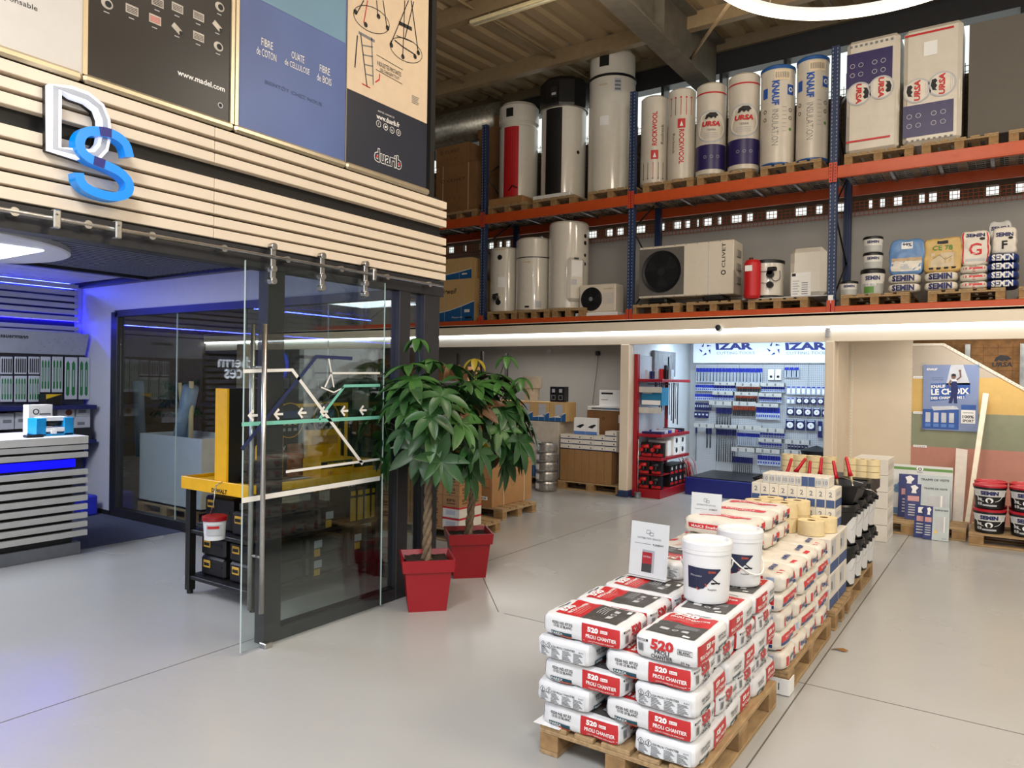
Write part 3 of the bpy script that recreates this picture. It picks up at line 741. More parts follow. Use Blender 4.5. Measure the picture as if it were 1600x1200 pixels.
# heater 2
t, r, h = body('water_heater', 'white water heater with big black head and black front panel on the top deck', 852, 912, 120, ZD+.02, YT)
b = MB(); b.lathe([(0, 0), (r-.01, 0), (r, .02), (r, h-.55), (0, h-.55)], enamel, n=40); b.obj('tank', t)
b = MB(); b.lathe([(0, h-.55), (r+.025, h-.55), (r+.035, h-.5), (r+.035, h-.12), (r-.02, h-.05), (.12, h-.04), (.12, h), (0, h)], black, n=10, smooth=False); hd_ = b.obj('head', t)
fa = face(t.location.x, YT)-.45
b = MB(); b.rect(-.16, .03, .14, h-.58, cmap(r, fa, r+.008), satin_black, 8, 1); b.obj('front_panel', t)
b = MB(); b.rect(-.05, h-.42, .06, h-.24, cmap(r, fa, r+.04), dark, 2, 1); b.rect(-.03, h-.38, .04, h-.34, cmap(r, fa, r+.043), lgrey, 2, 1); b.obj('display', hd_)
b = MB(); b.lathe([(r+.004, h-.565), (r+.03, h-.56), (r+.03, h-.545)], steel, n=40); b.obj('chrome_ring', t)
b = MB(); b.disc(.62*r*1.5, .75, .03, cmap(r, fa+.2, r+.006), black); b.obj('pipe_socket', t)
b = MB(); b.box(-.36, .36, -.40, .30, -.02, .05, paper, .01); b.obj('foam_tray', t)
# heater 3
t, r, h = body('water_heater', 'tallest white water heater with black ring below its head, beside the blue upright', 925, 990, 80, ZD, YT)
b = MB(); b.lathe([(0, 0), (r-.01, 0), (r, .02), (r, h-.47), (0, h-.47)], enamel, n=44); tank3 = b
b = MB(); b.lathe([(r-.004, h-.47), (r+.008, h-.465), (r+.008, h-.43), (r-.004, h-.425)], black, n=44); b.obj('black_ring', t)
b = MB(); b.lathe([(0, h-.43), (r-.008, h-.43), (r-.008, h-.07), (r-.05, h), (0, h)], enamel, n=44); hd_ = b.obj('head', t)
fa = face(t.location.x, YT)
b = MB(); b.rect(-.22, h-.31, -.06, h-.11, cmap(r, fa, r+.003), black, 4, 1); b.obj('display', hd_)
b = tank3; b.rect(.03, h-.72, .14, h-.51, cmap(r, fa, r+.003), lgrey, 3, 1)
for i in range(3): b.rect(.04, h-.70+i*.06, .13, h-.67+i*.06, cmap(r, fa, r+.005), grey_ink, 3, 1)
b.text('energie', -.15, h-.6, .04, cmap(r, fa, r+.003), mat('gold_print', (190, 150, 60), .5), wid=.14)
b.rect(-.2, h-1.25, -.05, h-1.1, cmap(r, fa, r+.003), paper, 4, 1); b.obj('tank', t)
# ---- insulation rolls
rollw = mat('roll_white_film', (214, 206, 192), .35, var=.05, scale=5, bump=.25, bscale=14)
purple = mat('purple_print', (44, 34, 92), .4, var=.1)
capb = mat('blue_cap_film', (40, 92, 160), .35, var=.08)
def roll(label, uL, uR, vT, Y, kind):
    cx, r, zt = cylat(uL, uR, vT, Y); h = zt-ZD; t = thing('insulation_roll', label, 'insulation roll', (cx, Y, ZD), 0, 'insulation rolls standing on the top deck'); r -= .004
    b = MB(); b.lathe([(0, 0), (r-.03, 0), (r, .03), (r+.003, h*.3), (r-.002, h*.6), (r, h-.03), (r-.035, h), (.05, h-.015), (0, h-.015)], rollw, n=36); fa = face(cx, Y); M = cmap(r, fa, r+.005)
    if kind == 'rock':
        b.text('ROCKWOOL', 0, h*.62, .075, lambda a, c: M(-(c-h*.62)+0, h*.62+a), red, wid=.52, bold=.03); b.box(0, 0, 0, 0, 0, 0, red) if False else None
        b.rect(-.05, h*.28, .06, h*.38, M, red, 3, 1); b.poly([(-.02, h*.30), (.005, h*.355), (.03, h*.30)], cmap(r, fa, r+.007), paper)
        b.text('Roulrock', .12, h*.56, .05, lambda a, c: M(.12-(c-h*.56), h*.56+(a-.12)), brown_ink, wid=.3)
        for i in range(5): b.rect(-.18+i*.08, .1, -.172+i*.08, .34, M, brown_ink if i != 2 else red, 1, 1); b.rect(-.19+i*.08, .08, -.165+i*.08, .10, M, grey_ink, 1, 1)
    if kind == 'rock2':
        b.text('ROCKWOOL', 0, h*.36, .075, lambda a, c: M((c-h*.36)+0, h*.36-a), red, wid=.52, bold=.03)
        b.rect(-.06, h*.56, .05, h*.66, M, red, 3, 1); b.poly([(-.03, h*.58), (-.005, h*.635), (.02, h*.58)], cmap(r, fa, r+.007), paper)
        for i in range(5): b.rect(-.18+i*.08, h-.42, -.172+i*.08, h-.18, M, brown_ink if i < 2 else red, 1, 1); b.rect(-.19+i*.08, h-.17, -.165+i*.08, h-.145, M, red, 1, 1)
        b.text('Rockrock', -.12, h*.4, .04, lambda a, c: M((c-h*.4)-.12, h*.4-(a+.12)), brown_ink, wid=.3)
    if kind == 'ursa':
        b.rect(-r*1.5, .10, r*1.35, .46, M, purple, 16, 1); b.rect(r*1.2, .10, r*1.22, .9, cmap(r, fa, r+.007), paper, 1, 1)
        b.disc(0, .72, .215, cmap(r, fa, r+.007), mat('roll_badge', (226, 218, 204), .4), 40); b.ring(0, .72, .215, .24, cmap(r, fa, r+.006), lgrey, 40)
        b.text('URSA', 0, .76, .075, cmap(r, fa, r+.010), red, wid=.26, bold=.05, shear=.15)
        b.poly([(-.09, .83), (-.07, .89), (-.02, .92), (.06, .92), (.10, .88), (.07, .86), (.06, .83), (.03, .86), (0, .83), (-.03, .86), (-.06, .83)], cmap(r, fa, r+.010), ink)
        b.text('TERRA', 0, .67, .03, cmap(r, fa, r+.010), grey_ink)
        for i in range(3): b.rect(-.1, .62-i*.03, .1, .628-i*.03, cmap(r, fa, r+.010), lgrey, 3, 1); b.ring(-.08+i*.09, .28, .018, .022, cmap(r, fa, r+.008), lgrey, 16)
        b.rect(-r*1.5, h-.17, r*1.3, h-.15, M, red, 16, 1); b.rect(-r, .03, r, .035, M, grey_ink, 8, 1)
    if kind == 'knauf':
        b.text('KNAUF', -.03, h*.72, .10, lambda a, c: M((c-h*.72)-.03, h*.72-(a+.03)), bluep, wid=.34, bold=.05)
        b.text('INSULATION', -.03, h*.38, .085, lambda a, c: M((c-h*.38)-.03, h*.38-(a+.03)), grey_ink, wid=.5, bold=-.01)
        b.rect(.13, h*.70, .23, h*.80, M, bluep, 3, 1); b.ring(.18, h*.75, .02, .035, cmap(r, fa, r+.007), paper, 18)
        b.rect(-.22, h*.68, -.14, h*.78, M, bluep, 3, 1)
        for i in range(7): b.rect(.06, h*.34+i*.055, .12, h*.34+i*.055+.004, M, grey_ink, 2, 1)
        for z in (.55, .47): b.ring(.18, h*z, .018, .026, M, ink, 16); b.ring(-.18, h*z, .018, .026, M, ink, 16)
        b.disc(.18, h*.36, .022, M, mat('green_print', (90, 140, 60), .5))
        b.rect(-.05, h-.22, .17, h-.08, M, mat('roll_sticker', (232, 212, 180), .5), 4, 1)
        for i in range(8): b.rect(-.03+i*.024, h-.19, -.02+i*.024, h-.11, cmap(r, fa, r+.007), grey_ink, 1, 1)
    b.obj('wrapped_roll', t)
    if kind == 'knauf':
        for z0, z1 in ((-.001, .075), (h-.06, h+.004)):
            c = MB(); c.lathe([(0, z0), (r-.03, z0), (r+.007, z0+.03), (r+.007, z1-.03), (r-.03, z1), (0, z1)] if z0 < .1 else [(r+.007, z0), (r+.007, z1-.02), (r-.02, z1), (0, z1)], capb, n=36); c.obj('end_cap', t)
    return t
YL = PY+.30
roll('insulation roll with red upright lettering, beside the tallest heater', 1003, 1043, 152, YL, 'rock')
roll('insulation roll with red lettering running down, second roll from the tallest heater', 1045, 1086, 140, YL, 'rock2')
roll('insulation roll with purple base and bear badge, the lower left one of its pair', 1089, 1134, 132, YL, 'ursa')
roll('insulation roll with purple base and bear badge, beside the blue capped rolls', 1139, 1187, 117, YL, 'ursa')
roll('blue capped insulation roll with blue lettering, left one of the pair', 1189, 1242, 106, YL, 'knauf')
roll('blue capped insulation roll with blue lettering, touching the blue upright', 1245, 1295, 91, YL, 'knauf')
# ---- slab packs
def slab(label, uL, uR, vTL, kind, Y, z0):
    x0, x1 = span(uL, uR, 140, Y); zt = P(uL, vTL, Y=Y).z; h = zt-z0; w_ = x1-x0
    t = thing('insulation_slab_pack', label, 'insulation pack', (x0, Y, z0)); b = MB()
    b.box(0, w_, 0, .55, 0, h, rollw, .05); b.box(.02, w_-.02, .02, .53, .5, h*.5, rollw); M = front(-.006); f2 = front(-.009)
    lo, hi = ((h*.58, h*.88) if kind == 'a' else (h*.07, h*.34))
    b.rect(.005, lo, w_*.87, hi, M, purple)
    cy = h*.52 if kind == 'a' else h*.46
    for i, cx in enumerate((w_*.25, w_*.67)):
        R_ = w_*.21; zc = cy+(0 if i == 0 else .03); b.disc(cx, zc, R_, f2, mat('roll_badge', (226, 218, 204), .4), 36); b.ring(cx, zc, R_, R_+.02, front(-.0095), lgrey, 36)
        s = -1 if kind == 'a' else 1
        g = front(-.011); rt = (lambda a, c, X=cx, Z=zc, s=s: g(X-s*(c-Z), Z+s*(a-X)))
        b.text('URSA', cx, zc, .07, rt, red, wid=.26, bold=.05, shear=.1)
        b.poly([(cx+p, zc+.05+q) for p, q in ((-.07, 0), (-.06, .05), (0, .07), (.07, .06), (.08, .02), (.05, 0), (.02, .02), (-.01, 0), (-.04, .02))], rt, ink)
        for k in range(3): b.rect(cx+.09+k*.02 if s > 0 else cx-.10-k*.02, zc-.08, cx+.094+k*.02 if s > 0 else cx-.096-k*.02, zc+.08, g, lgrey)
    for k in range(2):
        for j in range(2):
            for i in range(2):
                b.ring(w_*(.12+.42*k)+i*.10, (lo+hi)/2-.06+j*.12, .024, .030, front(-.0085), lgrey, 16)
    zr2 = .10*h if kind == 'a' else h*.93
    b.rect(.01, zr2, w_*.85, zr2+.025, M, red)
    if kind == 'b': b.rect(w_*.35, h*.74, w_*.58, h*.86, M, paper)
    for i in range(9): b.rect(.04+i*.06, (h*.93 if kind == 'a' else h*.03), .07+i*.06, (h*.95 if kind == 'a' else h*.045), M, grey_ink)
    b.obj('wrapped_pack', t); return t
slab('upright insulation slab pack, purple top half, beside the blue upright', 1322, 1405, 66, 'a', PY+.06, ZD)
slab('upright insulation slab pack, purple bottom half, beside the dark grey board', 1411, 1503, 48, 'b', PY+.06, ZD)
x0, x1 = span(1514, 1620, 100, PY+.1)
b = MB(); b.box(x0, x1+.4, PY+.08, PY+.6, ZD, P(1516, 38, Y=PY+.08).z, mat('dark_grey_board', (92, 88, 80), .6, var=.03), .004)
tag(b.obj('board_stack'), 'plain dark grey board stack at the right end of the top deck', 'board')
# ---- brown cartons at the left of the top deck
def carton(name, label, x0, x1, y0, y1, z0, z1, m=kraft, prints=None, cat='carton', group=None, bev=.004):
    t = MB(); t.box(x0, x1, y0, y1, z0, z1, m, bev)
    if prints: prints(t)
    return tag(t.obj(name), label, cat, group)
def clivet(x0, z0, w_, h, y, m=brown_ink):
    def f(t):
        M = front(y-.0015); t.ring(x0+w_*.18, z0+h*.68, .022, .034, M, m); t.text('CLIVET', x0+w_*.5, z0+h*.68, .05, M, m, wid=w_*.45, bold=.01)
        for i in range(3): t.ring(x0+w_*(.35+.12*i), z0+h*.3, .02, .026, M, m, 4)
        for i in range(2):
            if h > .6: t.rect(x0+w_*(.17+.62*i), z0, x0+w_*(.185+.62*i), z0+h, M, tape)
    return f
x0, x1 = span(690, 746, 300, PY+.08); x0 -= .12; zc = P(720, 256, Y=PY+.08).z
carton('cardboard_carton', 'large strapped brown carton on the top deck, under the flatter brown carton', x0, x1, PY+.06, PY+.58, ZD, zc, kraft2, clivet(x0, ZD, x1-x0, zc-ZD, PY+.06))
x2, x3 = span(682, 733, 240, PY+.08); zd = P(700, 228, Y=PY+.08).z
carton('cardboard_carton', 'flatter brown carton lying on the large strapped carton, top deck', x2, x3, PY+.07, PY+.57, zc+.002, zd, kraft2, clivet(x2, zc, x3-x2, zd-zc, PY+.07))
x2, x3 = span(672, 684, 300, PY+.5)
carton('cardboard_carton', 'brown carton at the far left of the top deck, tucked behind the large strapped carton', x2-.5, x0-.01, PY+.3, PY+.9, ZD, zc-.12, kraft2)
x2, x3 = span(748, 787, 200, PY+.6)
carton('cardboard_carton', 'lower brown carton high up behind the blue upright and the red striped heater', x2, x3, PY+.62, PY+.95, 5.35, 6.28, kraft2)
carton('cardboard_carton', 'upper brown carton high up behind the blue upright and the red striped heater', x2-.05, x3, PY+.64, PY+.93, 6.285, P(765, 184, Y=PY+.64).z, kraft2)
b = MB(); b.box(x2-.1, x3+.1, PY+.60, PY+.96, ZD, 5.345, kraft2, .004); tag(b.obj('cardboard_carton'), 'bottom brown carton behind the red striped heater, in the shadow of the net', 'carton')
# galvanised duct at the left
b = MB(); b.tube([(-14, 11.3, 6.72), (-8.0, 11.3, 6.66)], .32, mat('spiral_duct', (176, 172, 160), .35, .8, var=.3, scale=14), 24)
tag(b.obj('ventilation_duct'), 'round galvanised duct behind the brown cartons, under the roof', 'duct')
# ================================================================ MIDDLE DECK
ZMD = PM+.147
for uL, v, l in ((754, 512, 'wooden pallet on the middle deck under the leftmost white tank'), (810, 508, 'wooden pallet on the middle deck under the two part white tank'), (862, 505, 'wooden pallet on the middle deck under the tallest white tank'),
                 (984, 500, 'wooden pallet on the middle deck under the fan side of the big heat pump'), (1072, 498, 'wooden pallet on the middle deck under the right end of the big heat pump'), (1168, 492, 'wooden pallet on the middle deck under red vessel tank and white wall unit'),
                 (1313, 490, 'wooden pallet on the middle deck under the plastic buckets and blue sack'), (1449, 484, 'wooden pallet on the middle deck under the yellow, red and dark blue sacks'), (1591, 478, 'wooden pallet on the middle deck cut off by the right photo edge')):
    x0 = P(uL, v, Y=PY).x
    pallet(x0+(.1 if uL in (754,) else 0), PY, PM, l, 'y', small=uL in (754, 810, 862))
YK = PY+.42
def tank(label, uL, uR, vT, kind):
    t, r, h = body('hot_water_tank', label, uL, uR, vT, ZMD, YK, 'tank'); t['group'] = 'white tanks on the middle deck'
    b = MB(); fa = face(t.location.x, YK); M = cmap(r, fa, r+.004)
    if kind == 1:
        b.lathe([(0, 0), (r-.02, 0), (r, .02), (r, h-.03), (r-.03, h), (0, h)], enamel, n=44); b.disc(-.11, h*.84, .045, M, black); b.text('energie', -.1, h*.96, .03, M, mat('gold_print', (190, 150, 60), .5), wid=.16); b.rect(-.14, h*.38, .0, h*.54, M, paper, 4, 1); b.obj('tank', t)
        b = MB(); p = cmap(r, fa, r)(-.12, h*.22); b.cyl((p[0]-.02, p[1]-.10, p[2]), .05, .12, steel, 16, axis='y'); b.tube([(p[0]-.09, p[1]-.05, p[2]+.05), (p[0]+.02, p[1]-.07, p[2]+.06), (p[0]+.03, p[1]-.05, p[2]-.06)], .014, black, 8); b.disc(-.13, h*.15, .05, M, black); b.obj('valve_group', t)
    if kind == 2:
        b.lathe([(0, 0), (r-.02, 0), (r, .02), (r, h*.72), (0, h*.72)], enamel, n=44); tank2 = b
        b = MB(); b.lathe([(0, h*.72), (r-.008, h*.722), (r-.008, h*.735), (0, h*.735)], black, n=44); b.obj('black_ring', t)
        b = MB(); b.lathe([(0, h*.735), (r, h*.735), (r, h-.03), (r-.03, h), (0, h)], enamel, n=44); b.obj('upper_module', t)
        b = tank2; b.text('energie', -.14, h*.66, .03, M, mat('gold_print', (190, 150, 60), .5), wid=.14); b.rect(-.16, .05, -.08, .08, M, black, 2, 1); b.rect(.03, .05, .13, .16, M, lgrey, 3, 1); b.obj('tank', t)
    if kind == 3:
        b.lathe([(0, 0), (r-.02, 0), (r, .02), (r, h-.03), (r-.02, h), (0, h)], enamel, n=44); b.obj('tank', t)
        b = MB()
        for z in (h*.84, h*.76, h*.62, h*.52): b.disc(r*.92, z, .035 if z > h*.7 else .028, M, black)
        b.obj('pipe_sockets', t)
        b = MB(); cx_, cy_, _ = cmap(r, fa+.35, r)(0, 0)
        cs_ = Matrix.Rotation(fa+.35, 3, 'Z'); b.box(-.15, .15, -.06, .05, .12, h*.58, enamel, .05); b.box(-.09, .09, -.065, -.06, h*.36, h*.54, paper); b.box(-.05, .03, -.068, -.06, h*.555, h*.575, black); b.box(-.09, .0, -.065, -.06, h*.27, h*.33, lgrey)
        o = b.obj('control_housing', t); o.location = (cx_, cy_, 0); o.rotation_euler = (0, 0, fa+.35)
    return t
tank('shortest white tank on the middle deck with brass valve, next to the upright', 770, 810, 388, 1)
tank('white tank in two stacked modules with a black joint ring, middle deck', 811, 859, 373, 2)
tank('tallest white tank of the middle deck with side sockets and a rounded control housing', 862, 916, 348, 3)
fan = mat('black_fan_grille', (24, 25, 28), .4, var=.1)
# small outdoor unit
YA = PY+.12; q0 = P(905, 446, Y=YA); q1 = P(962, 443, Y=YA); zb_ = PM+.065; W_ = q1.x-q0.x; H_ = q0.z-zb_
t = thing('air_conditioner_unit', 'small white outdoor unit with round black fan, right of the tanks', 'air conditioner', (q0.x, YA, zb_))
b = MB(); b.box(0, W_, 0, .30, 0, H_, mat('unit_beige', (222, 212, 196), .45, var=.02), .02)
for i in range(9): b.box(W_*.66, W_*.96, -.003, 0, H_*(.3+.045*i), H_*(.3+.045*i)+.006, lgrey)
b.text('energie', W_*.8, H_*.82, .03, front(-.003), mat('gold_print', (190, 150, 60), .5), wid=.16); b.obj('casing', t)
b = MB(); b.lathe([(0, 0), (.03, -.012), (.182, -.012), (.192, .0)], fan, (W_*.35, -.001, H_*.48), 36, axis='y'); b.obj('fan_recess', t)
b = MB()
for i in range(6): b.tube([(W_*.35+(.04+i*.028)*math.cos(a*PI/14), -.02, H_*.48+(.04+i*.028)*math.sin(a*PI/14)) for a in range(28)], .003, satin_black, 5, closed=True)
for a in range(10): b.tube([(W_*.35+.03*math.cos(a*PI/5), -.022, H_*.48+.03*math.sin(a*PI/5)), (W_*.35+.182*math.cos(a*PI/5+.4), -.022, H_*.48+.182*math.sin(a*PI/5+.4))], .003, satin_black, 5)
b.disc(W_*.35, H_*.48, .035, front(-.026), grey_ink); b.obj('fan_guard', t)
b = MB(); b.box(-.05, W_+.05, -.03, .34, -.065, -.002, paper, .01); b.obj('polystyrene_base', t)
# big heat pump
YH = PY+.10; q0 = P(999, 388, Y=YH); q1 = P(1147, 373, Y=YH); zb_ = ZMD+.10; W_ = q1.x-q0.x; H_ = (q0.z+q1.z)/2-zb_
beige = mat('unit_beige', (222, 212, 196), .45, var=.02)
t = thing('heat_pump_unit', 'large cream heat pump with a grey fan panel, between two uprights', 'heat pump', (q0.x, YH, zb_))
b = MB(); b.box(0, W_, 0, .42, 0, H_, beige, .012)
b.box(W_*.745, W_*.75, -.002, .0, .01, H_-.01, lgrey)
for i in range(3): b.box(W_+.0, W_+.02, .12, .3, H_*(.2+.25*i), H_*(.34+.25*i), mat('side_grip', (150, 144, 134), .6), .01)
for i in range(8): b.disc(.06+W_*i/8.5, H_-.012, .006, front(-.002), ink, 8); b.disc(.06+W_*i/8.5, .012, .006, front(-.002), ink, 8)
b.obj('casing', t)
b = MB(); b.box(.012, W_*.495, -.012, 0, .035, H_-.035, mat('fan_panel_grey', (98, 94, 90), .5)); fp_ = b.obj('fan_panel', t)
cx_, cz_, rr = W_*.255, H_*.5, H_*.385
b = MB(); b.lathe([(0, .0), (rr*.9, 0), (rr, -.012), (rr+.015, -.016)], fan, (cx_, -.013, cz_), 40, axis='y'); b.obj('fan_recess', fp_)
b = MB()
for i in range(40): x = -rr+2*rr*(i+.5)/40; hh = math.sqrt(max(rr*rr-x*x, 0)); b.box(cx_+x-.0015, cx_+x+.0015, -.032, -.029, cz_-hh, cz_+hh, satin_black)
b.obj('fan_guard', fp_)
b = MB()
for a in range(3):
    an = a*2*PI/3+.5; pts = [(cx_+.05*math.cos(an), -.018, cz_+.05*math.sin(an)), (cx_+rr*.85*math.cos(an-.3), -.024, cz_+rr*.85*math.sin(an-.3)), (cx_+rr*.85*math.cos(an+.5), -.018, cz_+rr*.85*math.sin(an+.5))]
    b.add(pts, [(0, 1, 2)], dark)
b.cyl((cx_, -.03, cz_), .06, .012, dark, 20, axis='y'); b.obj('fan_blades', fp_)
b = MB(); M = front(-.0025); xx, zz = W_*.90, H_*.62
b.text('CLIVET', xx, zz+.08, .05, lambda a, c: M(xx-(c-zz-.08), zz+.08+(a-xx)), ink, wid=.36, bold=.01); b.ring(xx, zz-.17, .022, .036, M, ink); b.obj('logo_print', t)
for x in (.16, W_-.45): b = MB(); b.box(x, x+.3, -.02, .40, -.10, -.001, black, .03); b.obj('rubber_foot', t)
pass
# vessel + buffer tank
t, r, h = body('buffer_tank', 'white buffer tank with black lid and pump wiring, behind the red vessel', 1172, 1225, 407, ZMD+.015, YK-.05, 'tank')
b = MB(); b.lathe([(0, .045), (r-.01, .045), (r-.01, h-.05), (0, h-.05)], enamel, n=36); b.obj('tank', t)
b = MB(); b.lathe([(0, 0), (r, 0), (r, .045), (0, .045)], black, n=36); b.obj('end_ring', t); b = MB(); b.lathe([(0, h-.05), (r, h-.05), (r, h-.01), (r-.03, h), (0, h)], black, n=36); b.obj('end_ring', t)
fa = face(t.location.x, YK)
b = MB(); M = cmap(r, fa+.15, r+.02)
for z, k in ((h*.66, .04), (h*.60, .05), (h*.34, .045)): p = M(0, z); b.cyl((p[0], p[1]-.03, p[2]), k, .06, black, 14, axis='y')
b.box(*[v for v in (M(0, 0)[0]-.03, M(0, 0)[0]+.09, M(0, 0)[1]-.05, M(0, 0)[1]+.02)], h*.68, h*.78, black, .01)
b.tube(smooth_path([M(-.02, h*.62), M(.05, h*.44), M(.13, h*.5), M(.13, h*.7)]), .005, black, 5); b.tube([M(-.14, h*.68), M(-.02, h*.68)], .004, black, 5); b.tube([M(-.14, h*.4), M(-.02, h*.38)], .004, black, 5); b.obj('pump_wiring', t)
q = P(1177, 440, Y=YK-.35)
b = MB(); b.lathe([(0, 0), (.09, .005), (.115, .04), (.115, .50), (.09, .54), (0, .55)], red, (q.x, YK-.40, ZMD+.002), 24); b.rect(-.07, .38, .03, .46, lambda a, c: (q.x+a, YK-.40-.1155, ZMD+c), paper)
b.cyl((q.x-.02, YK-.40, ZMD+.55), .03, .03, brown_ink, 12)
tag(b.obj('expansion_vessel'), 'red expansion vessel standing in front of the black lidded tank', 'vessel')
YW = PY+.2; x0, x1 = span(1233, 1290, 430, YW); zt = P(1262, 386, Y=YW).z
t = thing('wall_unit', 'white rounded wall unit with an energy sheet, leaning near the upright', 'boiler', (x0, YW, ZMD+.015))
b = MB(); b.box(0, x1-x0, 0, .30, 0, zt-ZMD-.015, enamel, .07); b.obj('casing', t)
b = MB(); b.box(.03, .29, -.008, -.002, .01, .34, paper); b.rect(.04, .29, .09, .33, front(-.009), ink)
for i in range(6): b.rect(.05, .04+i*.035, .12+.02*(i % 2), .055+i*.035, front(-.009), lgrey); b.rect(.17, .04+i*.03, .25, .05+i*.03, front(-.009), grey_ink)
b.obj('energy_sheet', t)
# boards under them
b = MB(); x0, x1 = span(1162, 1294, 476, PY+.1); b.box(x0, x1, PY+.03, PY+.8, ZMD, ZMD+.014, lgrey); tag(b.obj('thin_board'), 'thin light board lying under the red vessel, black lidded tank and wall unit', 'board')
# airwell cartons
bcol = mat('printed_kraft', (206, 170, 116), .7, var=.04); bblue = mat('carton_blue', (24, 92, 152), .6, var=.05)
def airw(x0, x1, z0, z1, y, logo=True):
    def f(t):
        M = front(y-.0015); w_ = x1-x0; h = z1-z0
        pts = [(x0, z0), (x1, z0), (x1, z0+h*.46)] + [(x1-w_*i/8, z0+h*(.46-.26*math.sin(i/8*PI/2))) for i in range(1, 9)]
        t.poly(pts, M, bblue); t.stroke(pts[2:], .012, lambda a, c, d: (a, y-.002, c), 0, 0, paper)
        if logo: t.text('Airwell', x0+w_*.55-.14, z0+h*.72, .10, front(y-.002), ink, wid=.42, bold=.01, shear=.4); t.rect(x1-.2, z0+.04, x1-.05, z0+.075, front(y-.003), ink); t.text('Mission Air', x1-.38, z0+.07, .03, front(y-.003), paper, wid=.25)
        for u in (.35, .72): t.rect(x0+w_*u, z0, x0+w_*u+.006, z1, front(y-.0025), lgrey)
        t.rect(x1-.22, z0+h*.2, x1-.1, z0+h*.27, front(y-.003), paper)
    return f
x1 = P(742, 480, Y=PY+.1).x; x0 = x1-1.05; z1 = P(720, 436, Y=PY+.1).z
carton('cardboard_carton', 'tan and blue carton with script lettering on the middle deck, behind the slatted facade corner', x0, x1, PY+.08, PY+.6, PM+.01, z1, bcol, airw(x0, x1, PM+.01, z1, PY+.08))
x1 = P(737, 420, Y=PY+.1).x; z2 = P(720, 403, Y=PY+.1).z
carton('cardboard_carton', 'tan and blue carton without big lettering, stacked on the script lettered carton', x1-1.0, x1, PY+.1, PY+.55, z1+.003, z2, bcol, airw(x1-1.0, x1, z1, z2, PY+.1, False))
# ---- buckets and sacks (right part)
tub = mat('grey_tub_plastic', (176, 178, 176), .4, var=.04); tubl = mat('white_tub_plastic', (224, 222, 214), .4, var=.03)
def tub_(label, uL, uR, vT, vB, Y, z0, big):
    x0, x1 = span(uL, uR, (vT+vB)/2, Y); r = (x1-x0)/2; cx = (x0+x1)/2; h = abs(P(1, vT, Y=Y).z*0+P((uL+uR)/2, vT, Y=Y-r).z-P((uL+uR)/2, vB, Y=Y-r).z)
    t = thing('filler_bucket', label, 'bucket', (cx, Y, z0), 0, 'filler buckets on the middle deck')
    b = MB(); b.lathe([(0, 0), (r*.88, 0), (r*.98, h*.82), (0, h*.82)], tubl, n=30)
    fa = face(cx, Y); M = cmap(r*.93, fa, r*.985)
    b.rect(-r*.9, h*.03, r*.9, h*.42, cmap(r*.93, fa, r*.985), tub, 12, 1)
    b.text('SEMIN', 0, h*.64, h*.17, cmap(r*.93, fa, r*.995), navy, wid=r*1.15, bold=.04)
    if big: b.rect(-r*.7, h*.05, r*.1, h*.3, cmap(r*.93, fa, r*.99), mat('green_print', (90, 140, 60), .5), 6, 1); b.text('CE 78', -.02, h*.38, h*.10, cmap(r*.93, fa, r*.995), paper, wid=r*.8)
    b.obj('tub', t)
    b = MB(); b.lathe([(r*.9, h*.82), (r, h*.82), (r, h*.95), (r-.01, h), (0, h*.985)], black, n=30); b.obj('lid', t); return h
YS = PY+.24
h = tub_('smallest filler bucket, standing alone left on the pallet', 1312, 1341, 446, 469, YS, ZMD, False)
h1 = tub_('big green printed filler bucket under two small ones', 1344, 1383, 428, 468, YS, ZMD, True)
h2 = tub_('small filler bucket in the middle of the stack of three', 1348, 1380, 404, 430, YS, ZMD+h1+.002, False)
tub_('small filler bucket on top of the stack of three', 1348, 1380, 381, 406, YS, ZMD+h1+h2+.004, False)
# ================================================================ SACKS
def sackgeo(L, W, H, seed, n=12, k=4.2, crump=.006, slump=0.0):
    """pillow: cube grid pushed on to a super-ellipsoid; F(face, s, t, off) gives a point on it"""
    ph = Vector((seed*7.3, seed*3.1, seed*5.7))
    def Fm(c, off=0.0):
        x, y, z = c; nrm = (abs(x)**k+abs(y)**k+abs(z)**k)**(1/k)
        nrm = .35*nrm+.65*max(abs(x), abs(y), abs(z), nrm*.93) if False else nrm
        p = Vector((x/nrm*L/2, y/nrm*W/2, z/nrm*H/2))
        d = noise.noise(p*11+ph)*crump*1.4+noise.noise(p*31+ph)*crump*.6
        g = Vector((x**3, y**3, z**3)); g.normalize()
        p = p+g*(d+off)
        p.z += H/2 - slump*(x*x)*H
        return tuple(p)
    faces = {'+x': lambda s, t: (1, s, t), '-x': lambda s, t: (-1, -s, t), '+y': lambda s, t: (-s, 1, t), '-y': lambda s, t: (s, -1, t), '+z': lambda s, t: (s, t, 1), '-z': lambda s, t: (s, -t, -1)}
    return Fm, faces
def sack(name, L, W, H, base, seed, draw, k=4.2, crump=.006, n=12):
    Fm, faces = sackgeo(L, W, H, seed, n, k, crump); b = MB()
    for f, fn in faces.items():
        nx = n*(2 if f in ('+y', '-y', '+z', '-z') else 1); ny = n if f in ('+z', '-z') else 6
        b.rect(-1, -1, 1, 1, lambda s, t: Fm(fn(s, t)), base, nx, ny)
    dims = {'+x': (W/2, H/2), '-x': (W/2, H/2), '+y': (L/2, H/2), '-y': (L/2, H/2), '+z': (L/2, W/2)}
    # drawing in metres from the centre of a face
    def M(f, off=.0018):
        a, c = dims[f]; fn = faces[f]; return lambda s, t: Fm(fn(max(-1, min(1, s/a)), max(-1, min(1, t/c))), off)
    draw(b, M, L, W, H)
    o = b.obj(name)
    # merge the grid seams so the bag shades as one skin
    return o
